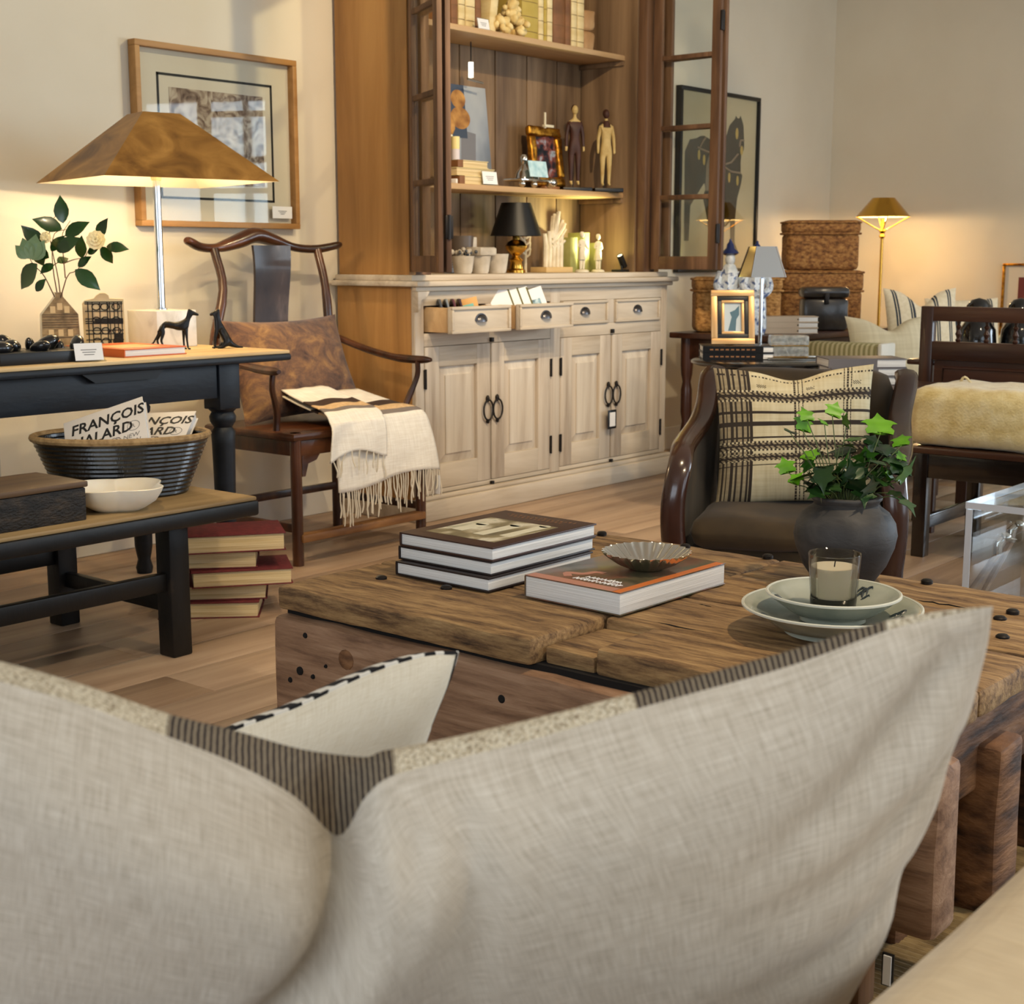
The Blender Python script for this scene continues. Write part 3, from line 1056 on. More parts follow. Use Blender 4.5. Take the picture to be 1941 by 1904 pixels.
for a, b, c, d in ((ix0, ix1, iz1 - .009, iz1), (ix0, ix1, iz0, iz0 + .009), (ix0, ix0 + .009, iz0, iz1), (ix1 - .009, ix1, iz0, iz1)):
    obj('inner_border', MB().box(a, b, WY - .014, WY - .011, c, d, 0), M_ink, pc, True)
obj('drawing', MB().box(ix0 + .055, ix1 - .05, WY - .0135, WY - .0115, iz0 + .06, iz1 - .05, 0), M_etch, pc, True)
obj('glazing', MB().box(fx0 + .02, fx1 - .02, WY - .03, WY - .028, fz0 + .02, fz1 - .02, 0), M_glass, pc, True)
obj('caption_card', MB().box(3.955, 4.06, WY - .034, WY - .031, 1.262, 1.31, 0), M_white, pc, True)
cp = MB()
for k in range(3):
    cp.box(3.985 + .006 * k, 4.03 - .006 * k, WY - .0348, WY - .034, 1.29 - k * .006, 1.2925 - k * .006, 0)
obj('caption_lines', cp, M_greyink, pc, True)

# ================================================================ console table
M_navy = mat('blue_black_paint', [(8, 12, 18), (15, 21, 29), (24, 32, 42)], .5, scale=7, stretch=(1, 1, 3), bump=.15, mid=(.3, .75))
M_ctop = wood('scrubbed_top', (176, 142, 96), (206, 174, 124), (222, 194, 146), axis=0, scale=7, rough=.6)
CT = .80
cn = thing('console_table', 'long blue-black painted console table with scrubbed pale top and turned legs', 'console table', (2.2, 3.9, 0))
obj('table_top', MB().box(1.1, 3.2, 3.595, 4.24, CT - .012, CT, .004), M_ctop, cn, True)
obj('top_edge', MB().box(1.098, 3.204, 3.59, 4.244, CT - .034, CT - .011, .008), M_navy, cn, True)
obj('apron', MB().box(1.25, 2.94, 3.655, 3.68, .655, CT - .034, .002), M_navy, cn, True)
obj('apron', MB().box(1.25, 2.94, 4.16, 4.185, .655, CT - .034, .002), M_navy, cn, True)
for x in (1.27, 2.98):
    obj('apron', MB().box(x - .012, x + .012, 3.7, 4.14, .655, CT - .034, .002), M_navy, cn, True)
obj('bracket', MB().prism([(2.42, .766), (2.72, .766), (2.69, .735), (2.47, .735)], .02, TR(0, 3.655, 0) @ Matrix(((1, 0, 0, 0), (0, 0, -1, 0), (0, 1, 0, 0), (0, 0, 0, 1)))), M_black, cn, True)
legp = [(.026, .0), (.03, .02), (.022, .05), (.027, .075), (.031, .1), (.034, .3), (.038, .5), (.04, .54), (.03, .555), (.042, .575), (.044, .59), (.036, .605), (.046, .615), (.048, .62)]
for x in (1.3, 2.985):
    for y in (3.69, 4.15):
        lg = obj('leg', MB().lathe(legp, 24).box(-.042, .042, -.042, .042, .615, CT - .034, .003), M_navy, cn)
        lg.location = (x - 2.2, y - 3.9, 0)

# ---------------------------------------------------------------- lamp on the console
M_hide = mat('mottled_parchment_brass', [(104, 68, 26), (150, 106, 48), (186, 138, 70)], .45, .35, scale=5, stretch=(1, 1, 1.6), detail=6, dist=1.2, mid=(.3, .7))
M_shin = mat('white_shade_lining', (238, 226, 196), .7)
M_marble = mat('white_marble', [(196, 190, 182), (228, 224, 216), (236, 232, 226)], .3, scale=5, detail=6, dist=2, mid=(.3, .6))
lx, ly = 3.055, 4.085
lp = thing('table_lamp', 'table lamp with mottled brass pyramid shade on a white marble block', 'lamp', (lx, ly, CT))
obj('base', MB().box(-.083, .083, -.083, .083, 0, .125, .003), M_marble, lp)
obj('pole', MB().lathe([(.0135, .125), (.0135, .56), (.006, .565), (.006, .70)], 20), M_chrome, lp)
obj('collar', MB().lathe([(.02, .125), (.02, .13), (.014, .132)], 20), M_chrome, lp)
obj('bulb_socket', MB().lathe([(.016, .56), (.02, .575), (.02, .60), (.012, .61)], 16), mat('ivory_socket', (226, 206, 168), .6), lp)
sh = thing('x', 'x', 'x')
bpy.data.objects.remove(sh)


def pyr(h0, h1, z0, z1, th, flip=False):
    vs, fs = [], []
    for (h, zz) in ((h0, z0), (h1, z1)):
        vs += [(-h, -h, zz), (h, -h, zz), (h, h, zz), (-h, h, zz)]
    for i in range(4):
        j = (i + 1) % 4
        f = [i, j, 4 + j, 4 + i]
        fs.append(f[::-1] if flip else f)
    return vs, fs


so = MB().add(*pyr(.305, .066, .555, .78, 0), M=RZ(math.radians(-13)))
so.add([(-.066, -.066, .78), (.066, -.066, .78), (.066, .066, .78), (-.066, .066, .78)], [[0, 1, 2, 3]], RZ(math.radians(-13)))
so.add(*pyr(.305, .3025, .555, .5545, 0, True), M=RZ(math.radians(-13)))
obj('shade', so, M_hide, lp, smooth=0)
si = MB().add(*pyr(.3025, .064, .5545, .776, 0, True), M=RZ(math.radians(-13)))
si.add([(-.064, -.064, .776), (.064, -.064, .776), (.064, .064, .776), (-.064, .064, .776)], [[3, 2, 1, 0]], RZ(math.radians(-13)))
obj('shade_lining', si, M_shin, lp, smooth=0)
obj('light_bulb', MB().ball((0, 0, .69), .03), mat('lit_bulb', (255, 220, 160), .5, emit=(255, 205, 130), estr=12), lp)
bulb('console_lamp_bulb', (lx, ly - .001, CT + .63), 15, (1, .79, .5), .02)

# ---------------------------------------------------------------- house-shaped vase with camellia
M_house = mat('house_vase_brown', [(104, 86, 58), (142, 120, 84), (170, 146, 104)], .4, scale=30, stretch=(1, 1, 2), detail=4, mid=(.3, .7))
M_hside = mat('house_vase_side', (196, 190, 166), .3)
vs_ = thing('house_vase', 'small brown vase shaped like a gabled house holding a camellia branch', 'vase', (2.665, 4.1, CT))
vs_.rotation_euler = (0, 0, math.radians(-28))
gable = [(-.062, 0), (.062, 0), (.058, .12), (.012, .178), (.012, .192), (-.012, .192), (-.012, .178), (-.058, .12)]
MXZ = Matrix(((1, 0, 0, 0), (0, 0, -1, 0), (0, 1, 0, 0), (0, 0, 0, 1)))
obj('body', MB().prism(gable, .06, TR(0, .06, 0) @ MXZ), M_hside, vs_)
obj('printed_front', MB().prism([(x * .97, zz * .99 + .001) for x, zz in gable], .003, TR(0, .001, 0) @ MXZ), M_house, vs_)
M_hwin = mat('house_window_cream', (206, 184, 138), .5)
M_hline = mat('house_line_brown', (82, 64, 44), .6)
wnd = MB()
for x, zz in ((-.03, .05), (0, .05), (.03, .05), (-.04, .02), (.04, .02), (0, .135), (-.022, .125), (.022, .125)):
    wnd.box(x - .008, x + .008, -.0035, -.0015, zz, zz + .022, 0)
obj('printed_windows', wnd, M_hwin, vs_)
ln = MB()
for zz in (.078, .086, .094, .102, .112, .119, .045):
    ln.box(-.056, .056, -.0036, -.0016, zz, zz + .002, 0)
obj('printed_lines', ln, M_hline, vs_)
M_cam = mat('camellia_leaf', [(16, 46, 12), (34, 72, 22)], .25, scale=10, coat=.3, rnd_=.15)
M_camy = mat('camellia_leaf_pale', [(92, 122, 84), (140, 160, 120)], .4, scale=10)
M_pet = mat('camellia_petal', [(250, 224, 150), (252, 238, 190)], .6, scale=10)
cb = thing('camellia_branch', 'cut camellia branch with glossy leaves and pale yellow flower in the house vase', 'flower', (2.665, 4.1, CT + .02))
ell = [(0, 0), (.16, .12), (.28, .32), (.31, .5), (.24, .72), (.12, .9), (0, 1.08)]
CL = leaf_mesh(.075, .5, M_cam, ell)
CLp = leaf_mesh(.06, .9, M_camy, ell)
sc = 4.93 / 2700.


def at(px, py, dd=0):
    """offset of a point in the branch's own plane (metres right / up of the vase foot)"""
    return camR * ((px - 62) * sc) + camF * dd + Vector((0, 0, (655 - py) * sc - .02))


br = MB()
for pts in (((65, 560), (60, 520), (50, 470), (48, 430), (75, 400)), ((65, 560), (78, 520), (95, 510), (118, 470), (135, 458)), ((60, 560), (52, 500), (55, 450), (76, 440)), ((55, 560), (35, 520), (15, 500), (0, 470)),
            ((75, 525), (72, 490), (70, 450), (84, 425)), ((72, 500), (90, 493), (105, 490)), ((52, 505), (62, 498), (72, 497))):
    br.tube(spline([tuple(at(a, b, .01 * i)) for i, (a, b) in enumerate(pts)], 10), [.0022 - .00012 * i for i in range(11)], 5)
obj('stems', br, mat('camellia_stem', (96, 74, 50), .6), cb)
# leaf: base px, tip px, depth, roll
for k, (bx, by, tx, ty, dd, s_) in enumerate(((76, 430, 72, 390, 0, 1), (72, 440, 36, 424, .01, 1), (78, 452, 112, 430, 0, 1.05), (64, 478, 100, 458, -.01, 1.0), (134, 455, 150, 428, .01, .9), (150, 470, 182, 472, .0, 1), (142, 470, 156, 495, -.01, 1.1),
                                              (108, 490, 112, 460, -.02, .95), (98, 505, 118, 490, 0, .8), (96, 510, 130, 538, -.02, 1.2), (30, 500, -6, 536, -.02, 1.4), (48, 490, 8, 470, .0, 1.3), (50, 478, 70, 455, .01, 1), (20, 470, 28, 500, .01, .9),
                                              (55, 500, 40, 512, .0, .5), (62, 498, 75, 490, 0, .45), (25, 548, 40, 530, -.02, .8), (120, 482, 140, 470, -.02, .9), (35, 470, 10, 440, .02, 1.2))):
    p0, p1 = at(bx, by, dd), at(tx, ty, dd + rnd.uniform(-.03, .03))
    d = (p1 - p0)
    lngth = d.length
    yv = d.normalized()
    xv = yv.cross(-camF + Vector((0, 0, .5))).normalized()
    zv = xv.cross(yv)
    c = inst(CL, 'leaf', cb, (0, 0, 0))
    s2 = lngth / .08 * 1.22
    c.matrix_local = Matrix.Translation(p0) @ Matrix((xv, yv, zv)).transposed().to_4x4() @ Matrix.Diagonal((max(s2, .75) * .95, s2, s2, 1))
for k, (bx, by, tx, ty) in enumerate(((22, 492, 8, 458), (24, 494, 30, 452), (26, 494, 44, 462), (18, 490, -4, 470))):
    p0, p1 = at(bx, by, -.03), at(tx, ty, -.04)
    d = p1 - p0
    yv = d.normalized()
    xv = yv.cross(-camF).normalized()
    zv = xv.cross(yv)
    c = inst(CLp, 'leaf', cb, (0, 0, 0))
    s2 = d.length / .062
    c.matrix_local = Matrix.Translation(p0) @ Matrix((xv, yv, zv)).transposed().to_4x4() @ Matrix.Diagonal((s2 * 1.3, s2, s2, 1))


def rosette(parent, c, R, nring=3):
    mb = MB()
    for ring in range(nring):
        n = 5 + 2 * (nring - ring)
        rr_ = R * (1 - .3 * ring)
        for q in range(n):
            a = 2 * PI * q / n + ring * .4
            M = TR(*c) @ Matrix.Rotation(math.radians(-50.5), 4, 'Z') @ RX(PI / 2 - .25) @ RZ(a) @ TR(rr_ * .5, 0, .004 + ring * .006) @ RY(-.25 - .25 * ring)
            mb.ball((0, 0, 0), (rr_ * .52, rr_ * .42, .003), 8, 5, M)
    obj('flower', mb, M_pet, parent, smooth=60)


rosette(cb, at(138, 460, -.03), .033)
rosette(cb, at(45, 455, .0), .02, 2)

# ---------------------------------------------------------------- facade ornament
fb = thing('facade_ornament', 'white ceramic house front ornament printed with black iron balconies', 'ornament', (2.845, 4.12, CT))
fb.rotation_euler = (0, 0, math.radians(-34))
fac = [(-.068, 0), (.068, 0), (.066, .165), (.02, .167), (.018, .178), (.008, .185), (-.008, .185), (-.02, .178), (-.03, .167), (-.06, .16), (-.068, .15)]
M_fac = mat('facade_cream', (206, 190, 150), .4)
obj('body', MB().prism(fac, .07, TR(0, .07, 0) @ MXZ), M_fac, fb)
g = MB()
for x in (-.05, -.036, -.012, .012, .02, .034, .046, .058):
    g.box(x - .0015, x + .0015, -.003, 0, .01, .155, 0)
for zz in (.012, .03, .05, .062, .085, .092, .1, .125, .15, .156):
    g.box(-.06, .062, -.0035, 0, zz - .0014, zz + .0014, 0)
for x in (-.024, .004, .04):
    for zz in (.025, .06, .095, .14):
        g.tube([(x + .013 * math.cos(a * PI / 5), -.0025, zz + .011 * math.sin(a * PI / 5)) for a in range(10)], .0018, 4, closed=True)
g.box(-.03, .062, -.003, 0, .083, .1, 0).box(.03, .06, -.003, 0, .02, .05, 0)
obj('printed_ironwork', g, M_ink, fb)

# ---------------------------------------------------------------- orange book, dogs, box with card
M_oran = mat('orange_cover', [(196, 84, 32), (222, 116, 52)], .45, scale=4, detail=3)
ob = book('orange_book', 'orange hardback book lying on the console table near the lamp', (2.53, 3.685, CT), math.radians(0), .31, .235, .026, M_oran)
ob.location = (2.845, 3.69, CT)
ob.rotation_euler = (0, 0, math.radians(90))
ob.location = (2.85, 3.69, CT)
ob.scale = (1, 1, 1)
obj('cover_print', MB().box(.06, .2, .05, .2, .0258, .0264, 0), mat('pale_orange_print', [(232, 160, 90), (244, 206, 150)], .5, scale=12), ob, smooth=0)

M_bronze = mat('black_bronze', (16, 15, 16), .35, .3)


def skin_body(name, verts, edges, radii, m, parent, sub=2):
    me = bpy.data.meshes.new(name)
    me.from_pydata(verts, edges, [])
    o = bpy.data.objects.new(name, me)
    COL.objects.link(o)
    md = o.modifiers.new('skin', 'SKIN')
    for i, sv in enumerate(me.skin_vertices[0].data):
        sv.radius = (radii[i], radii[i])
        sv.use_root = (i == 0)
    s2 = o.modifiers.new('sub', 'SUBSURF')
    s2.levels = s2.render_levels = sub
    dg = bpy.context.evaluated_depsgraph_get()
    m2 = bpy.data.meshes.new_from_object(o.evaluated_get(dg))
    m2.materials.append(m)
    m2.polygons.foreach_set('use_smooth', [True] * len(m2.polygons))
    bpy.data.objects.remove(o)
    q = bpy.data.objects.new(name, m2)
    COL.objects.link(q)
    q.parent = parent
    return q


# standing greyhound: x forward, z up
V = [(0, 0, .098), (.035, 0, .094), (-.03, 0, .104), (-.052, 0, .092), (.062, 0, .1), (.078, 0, .128), (.086, 0, .15), (.108, 0, .144), (.126, 0, .138),
     (-.062, 0, .062), (-.085, .004, .028), (-.105, .004, .0155), (-.122, .004, .024),
     (-.05, .014, .07), (-.066, .016, .038), (-.056, .016, .004), (-.044, .016, .002),
     (-.04, -.014, .07), (-.052, -.016, .038), (-.04, -.016, .004), (-.028, -.016, .002),
     (.055, .012, .07), (.054, .013, .036), (.056, .013, .004), (.068, .013, .002),
     (.064, -.012, .07), (.066, -.013, .036), (.07, -.013, .004), (.082, -.013, .002), (.08, .006, .162), (.08, -.006, .162)]
E_ = [(0, 1), (0, 2), (2, 3), (1, 4), (4, 5), (5, 6), (6, 7), (7, 8), (3, 9), (9, 10), (10, 11), (11, 12), (3, 13), (13, 14), (14, 15), (15, 16), (3, 17), (17, 18), (18, 19), (19, 20),
      (4, 21), (21, 22), (22, 23), (23, 24), (4, 25), (25, 26), (26, 27), (27, 28), (6, 29), (6, 30)]
Rr = [.015, .02, .015, .016, .018, .011, .0125, .008, .0045, .005, .004, .0035, .003, .01, .0055, .004, .004, .01, .0055, .004, .004, .008, .005, .004, .004, .008, .005, .004, .004, .003, .003]
gh = thing('greyhound_figurine', 'black bronze greyhound figurine standing at the lamp base on the console', 'figurine', (2.958, 3.905, CT))
gh.rotation_euler = (0, 0, math.radians(-30))
gb = skin_body('body', V, E_, Rr, M_bronze, gh)
gb.scale = (.72, .72, .82)
V2 = [(0, 0, .03), (.012, 0, .06), (.028, 0, .09), (.034, 0, .115), (.034, 0, .135), (.05, 0, .132), (.062, 0, .127), (-.02, 0, .012), (-.05, .0, .004), (-.066, .006, .003),
      (.0, .018, .022), (.022, .022, .005), (.04, .022, .003), (.0, -.018, .022), (.022, -.022, .005), (.04, -.022, .003),
      (.036, .01, .07), (.044, .01, .036), (.046, .01, .004), (.056, .01, .002), (.036, -.01, .07), (.044, -.01, .036), (.046, -.01, .004), (.056, -.01, .002), (.026, .007, .15), (.026, -.007, .15)]
E2 = [(0, 1), (1, 2), (2, 3), (3, 4), (4, 5), (5, 6), (0, 7), (7, 8), (8, 9), (0, 10), (10, 11), (11, 12), (0, 13), (13, 14), (14, 15), (2, 16), (16, 17), (17, 18), (18, 19), (2, 20), (20, 21), (21, 22), (22, 23), (4, 24), (4, 25)]
R2 = [.02, .017, .016, .011, .012, .008, .0045, .012, .0045, .003, .014, .007, .005, .014, .007, .005, .008, .005, .004, .004, .008, .005, .004, .004, .003, .003]
gs = thing('sitting_greyhound_figurine', 'black bronze greyhound figurine sitting near the console table corner', 'figurine', (3.125, 3.83, CT))
gs.rotation_euler = (0, 0, math.radians(150))
skin_body('body', V2, E2, R2, M_bronze, gs).scale = (.85, .85, .88)

bx = thing('black_display_box', 'low black box of dark glossy stones at the left end of the console', 'box', (2.36, 3.72, CT))
obj('box', MB().box(2.18, 2.515, 3.66, 3.86, CT, CT + .035, .003), M_black, bx, True)
M_stone = mat('dark_mussel_stone', (20, 20, 22), .2, coat=.5)
for k, (x, y, r_) in enumerate(((2.22, 3.72, .03), (2.28, 3.76, .032), (2.34, 3.71, .026), (2.40, 3.77, .034), (2.47, 3.72, .03), (2.45, 3.80, .026), (2.3, 3.82, .03), (2.37, 3.81, .022))):
    so_ = obj('stone', MB().ball((0, 0, 0), (r_ * 1.3, r_ * .8, r_ * .65), 12, 8), M_stone, bx)
    so_.location = (x - 2.36, y - 3.72, .035 + r_ * .4)
    so_.rotation_euler = (.2 * k, .15 * k, k)


def card(label, loc, rz, w, h, lean=.25, lines=3, group=None):
    o = thing('price_card', label, 'card', loc, rz, group)
    Mx = RX(-lean)
    obj('card', MB().box(-w / 2, w / 2, -.0012, 0, .004, h, 0, M=Mx), M_white, o, smooth=0)
    mb = MB()
    for k in range(lines):
        ww = w * (.28 - .05 * k)
        mb.box(-ww, ww, -.0018, -.0012, h * (.62 - .13 * k), h * (.62 - .13 * k) + h * .04, 0, M=Mx)
    obj('printed_lines', mb, M_greyink, o, smooth=0)
    obj('acrylic_stand', MB().box(-w / 2 - .004, w / 2 + .004, -.0005, .002, 0, h + .004, 0, M=Mx).box(-w / 2 - .004, w / 2 + .004, -.012, .012, 0, .004, .001), M_acryl, o, smooth=0)
    return o


card('white price card in a clear stand before the black box on the console', (2.455, 3.635, CT), math.radians(-14), .085, .055)

# ================================================================ low black bench table
M_blkw = mat('worn_black_lacquer', [(8, 7, 6), (12, 11, 10), (20, 17, 15), (74, 60, 44)], .45, scale=14, stretch=(1, 1, .5), detail=8, bump=.2, mid=(.3, .85))
M_btop = wood('worn_bench_top', (112, 90, 58), (146, 120, 80), (166, 138, 94), axis=0, scale=6, rough=.6)
BT = .44
bn = thing('low_table', 'low black lacquered table with worn brown top beneath the console', 'low table', (1.8, 3.4, 0))
obj('table_top', MB().box(.9, 2.595, 3.07, 3.80, BT - .012, BT, .004), M_btop, bn, True)
obj('top_edge', MB().box(.897, 2.6, 3.065, 3.805, BT - .055, BT - .011, .008), M_blkw, bn, True)
for x in (1.05, 2.395):
    for y in (3.2, 3.745):
        obj('leg', MB().box(x - .033, x + .033, y - .033, y + .033, 0, BT - .05, .005, (1, 1, 4), .0015, x + y), M_blkw, bn, True)
obj('stretcher', MB().box(1.08, 2.37, 3.185, 3.215, .19, .24, .004), M_blkw, bn, True)
obj('stretcher', MB().box(1.08, 2.37, 3.73, 3.76, .19, .24, .004), M_blkw, bn, True)
for x in (1.05, 2.395):
    obj('stretcher', MB().box(x - .013, x + .013, 3.23, 3.715, .12, .165, .004), M_blkw, bn, True)

# basket with two books
M_wick = mat('black_lacquered_rattan', [(8, 8, 9), (22, 20, 18)], .25, scale=50, bump=.3, coat=.3)
M_tan = mat('tan_rattan_rim', [(132, 104, 66), (168, 138, 94)], .7, scale=60)
bs = thing('rattan_basket', 'black ribbed rattan basket holding two art books on the low table', 'basket', (2.39, 3.405, BT))
k = 0
NB = 13
for k in range(NB):
    f = k / (NB - 1)
    rx, ry = .185 + .065 * f, .13 + .05 * f
    obj('rattan_coil', MB().tube([(rx * math.cos(2 * PI * i / 48), ry * math.sin(2 * PI * i / 48), .008 + .150 * f) for i in range(48)], .0088, 7, closed=True), M_wick, bs)
obj('rim', MB().tube([(.257 * math.cos(2 * PI * i / 48), .187 * math.sin(2 * PI * i / 48), .166) for i in range(48)], .010, 8, closed=True), M_tan, bs)
obj('bottom', MB().lathe([(0, .004), (1, .004), (1, .01), (0, .01)], 40, M=Matrix.Diagonal((.185, .13, 1, 1))), M_wick, bs)
for q in bs.children:
    pass
bs.rotation_euler = (0, 0, math.radians(-38))
bs.scale = (.94, .94, 1)
M_offw = mat('offwhite_cover', (222, 214, 204), .6)


def named_book(label, M, w, h, t):
    o = thing('art_book', label, 'book', (0, 0, 0), 0, 'matching art books in the basket')
    c = MB().box(0, w, 0, .003, 0, h, .001).box(0, w, t - .003, t, 0, h, .001).box(0, .003, .003, t - .003, 0, h, 0)
    obj('cover', c, M_offw, o)
    obj('pages', MB().box(.003, w - .004, .003, t - .003, .004, h - .004, 0), M_page, o)
    u = RX(PI / 2)
    obj('lettering', text_mb('FRANÇOIS', .056, TR(.02, -.0004, h - .065) @ u @ Matrix.Diagonal((.86, 1, 1, 1)), .0002, shear=.15, fat=.0012), M_ink, o, smooth=0)
    obj('lettering', text_mb('HALARD', .056, TR(.02, -.0004, h - .12) @ u @ Matrix.Diagonal((.86, 1, 1, 1)), .0002, shear=.15, fat=.0012), M_ink, o, smooth=0)
    obj('round_mark', MB().tube([(w - .038 + .019 * math.cos(a * PI / 12), -.0004, h - .105 + .019 * math.sin(a * PI / 12)) for a in range(24)], .0009, 4, closed=True), M_greyink, o)
    obj('lettering', text_mb('R', .022, TR(w - .046, -.0004, h - .113) @ u, .0002), M_greyink, o, smooth=0)
    obj('lettering', text_mb('NEW', .022, TR(w - .075, -.0004, h - .15) @ u, .0002, shear=.2), M_greyink, o, smooth=0)
    obj('lettering', text_mb('VISION', .02, TR(w - .085, -.0004, h - .172) @ u, .0002, shear=.2), M_greyink, o, smooth=0)
    sk = MB()
    for a, b in (((.1, h - .17), (.15, h - .13)), ((.15, h - .13), (.17, h - .17)), ((.155, h - .13), (.18, h - .165))):
        sk.tube([(a[0], -.0006, a[1]), ((a[0] + b[0]) / 2, -.0006, (a[1] + b[1]) / 2 + .01), (b[0], -.0006, b[1])], [.001, .004, .001], 5, flat=.15)
    obj('cover_sketch', sk, mat('sketch_brown', (150, 130, 118), .8), o)
    kc = TR(0, 0, 1.1) @ Matrix.Diagonal((.945, .945, .945, 1)) @ TR(0, 0, -1.1)
    o.matrix_world = kc @ M
    return o


MBq = lambda o_, x_, y_, z_: Matrix(((x_[0], y_[0], z_[0], o_[0]), (x_[1], y_[1], z_[1], o_[1]), (x_[2], y_[2], z_[2], o_[2]), (0, 0, 0, 1)))
MBk = lambda loc, tilt, lean, yaw: TR(*loc) @ RZ(yaw) @ RX(-lean) @ RY(-tilt)
named_book('white art book with black handwritten title leaning in front in the basket', MBq((2.3427, 3.6077, .4857), (.6438, -.6946, .3211), (.6519, .2781, -.7054), (.4006, .6635, .6319)), .25, .20, .03)
named_book('white art book mostly hidden behind its twin in the basket', MBq((2.5094, 3.6774, .5342), (.5491, -.8343, .0489), (.4258, .2289, -.8754), (.7191, .5015, .481)), .25, .18, .03)

# quatrefoil bowl, carved box, glass, books
M_alab = mat('alabaster', [(226, 214, 190), (244, 238, 224)], .35, scale=8, sss=.3)
qb = thing('quatrefoil_bowl', 'white alabaster four-lobed bowl in front of the rattan basket', 'bowl', (2.222, 3.195, BT))


def lobes(a, k):
    return 1


qm = MB()
qprof = [(.0, .006), (.03, .006), (.045, .009), (.06, .022), (.072, .038), (.08, .046), (.082, .047), (.084, .046), (.08, .036), (.07, .02), (.05, .006), (.04, .0), (0, 0)]
qm.lathe(qprof, 96, mod=lambda a, k: 1 + (.26 * (abs(math.cos(2 * a)) ** 1.3) - .10) * min(1, qprof[k][0] / .05))
obj('bowl', qm, M_alab, qb, smooth=60)
qb.rotation_euler = (0, 0, math.radians(12))
qb.scale = (1.42, 1.42, 1.4)
cbx = thing('carved_box', 'dark carved wooden box at the left end of the low table', 'box', (1.95, 3.22, BT))
M_carv = mat('dark_carved_wood', [(12, 10, 8), (34, 27, 20), (70, 56, 40)], .6, scale=22, stretch=(1, 1, 2), detail=6, bump=1.0, mid=(.35, .75))
obj('box', MB().box(1.66, 2.075, 3.12, 3.34, BT, BT + .085, .004, (8, 4, 3), .002), M_carv, cbx, True)
obj('lid', MB().box(1.655, 2.08, 3.115, 3.345, BT + .086, BT + .102, .004, (8, 4, 1), .002), wood('box_lid', (62, 44, 28), (104, 78, 50), axis=0), cbx, True)
gj = thing('glass_jar', 'clear glass jar holding a curved horn behind the carved box', 'jar', (2.0, 3.5, BT))
obj('glass', MB().lathe([(0, 0), (.055, 0), (.058, .006), (.058, .13), (.05, .15), (.05, .165), (.047, .165), (.047, .15), (.055, .128), (.055, .008), (0, .006)], 32), M_acryl, gj)
obj('horn', MB().tube(spline([(.02, 0, .012), (-.01, 0, .05), (-.03, 0, .1)], 10), [.018 - .0015 * i for i in range(11)], 8), mat('horn', (196, 150, 84), .4), gj)
cab = MB().tube(spline([(2.66, WY - .012, .8), (2.66, WY - .012, .62), (2.60, WY - .015, .45), (2.46, WY - .02, .3), (2.3, WY - .02, .22)], 24), .004, 6)
tag(obj('lamp_cable', cab, mat('brown_cable', (66, 46, 32), .6)), 'thin brown lamp cable hanging down the wall below the console', 'cable')
M_red = mat('red_cloth_cover', [(84, 24, 28), (108, 36, 38)], .75, scale=60, bump=.2)
G_red = 'old red books stacked on the floor'
for i, (x, y, L_, D_, t_, a, lab) in enumerate(((2.60, 3.56, .31, .21, .05, -45, 'bottom red book of the floor stack by the low table'), (2.66, 3.53, .27, .20, .047, -42, 'second red book from the floor in the stack'),
                                                (2.665, 3.47, .31, .21, .05, -36, 'middle red book of the floor stack, pushed forward'), (2.62, 3.57, .30, .20, .053, -42, 'second red book from the top of the floor stack'),
                                                (2.64, 3.50, .33, .22, .056, -35, 'topmost red book of the floor stack by the low table'))):
    zz = sum((.05, .047, .05, .053, .056)[:i]) + .001 * i
    book('red_book', lab, (x, y, zz), math.radians(a), L_, D_, t_, M_red, M_creampage, group=G_red, board=.003, over=.006, roundsp=.012)

# ================================================================ yoke-back armchair
M_rose = mat('rosewood', [(38, 18, 10), (70, 37, 20), (98, 58, 32)], .32, scale=5, stretch=(3, 3, .7), detail=5, coat=.3, bump=.1, mid=(.3, .72))
M_roseh = mat('rosewood_rail', [(42, 21, 11), (74, 40, 21), (102, 60, 33)], .3, scale=5, stretch=(.7, 3, 3), detail=5, coat=.3, mid=(.3, .72))
M_splat = mat('worn_splat', [(36, 28, 28), (62, 48, 44), (124, 106, 96)], .4, scale=4, stretch=(2, 2, .8), detail=6, coat=.2, mid=(.35, .75))
yc = thing('yoke_back_armchair', 'dark rosewood armchair with curved yoke rail and bowed back splat', 'armchair', (3.74, 4.06, 0))
XL, XR, YF, YB = 3.41, 4.06, 3.815, 4.27
SZ = .485
for x in (XL, XR):
    obj('leg', MB().tube([(x, YF, 0), (x, YF, .25), (x, YF, SZ)], .021, 12), M_rose, yc, True)
for s_, x, xt in ((-1, XL + .04, 3.525), (1, XR - .02, 4.055)):
    pts = spline([(x, YB, 0), (x, YB, .3), (x, YB, .5), (x + .005 * s_, YB + .03, .75), (xt, YB + .06, .98), (xt, 4.375, 1.135)], 20)
    obj('back_post', MB().tube(pts, [.021] * 10 + [.019] * 6 + [.017] * 5, 10), M_rose, yc, True)
rail = spline([(3.385, 4.36, 1.168), (3.41, 4.368, 1.16), (3.47, 4.385, 1.142), (3.56, 4.40, 1.14), (3.67, 4.41, 1.165), (3.76, 4.415, 1.19), (3.85, 4.41, 1.172), (3.96, 4.40, 1.143), (4.06, 4.385, 1.138), (4.14, 4.368, 1.15), (4.175, 4.36, 1.158)], 40)
rr_ = [.012, .017, .019, .02, .02] + [.021] * 8 + [.026, .03, .033, .036, .038, .038, .039, .038, .038, .036, .034, .031, .027, .023] + [.021] * 8 + [.02, .02, .019, .018, .016, .011]
obj('top_rail', MB().tube(rail, rr_[:41], 12, flat=.8), M_roseh, yc, True)
spl = MB()


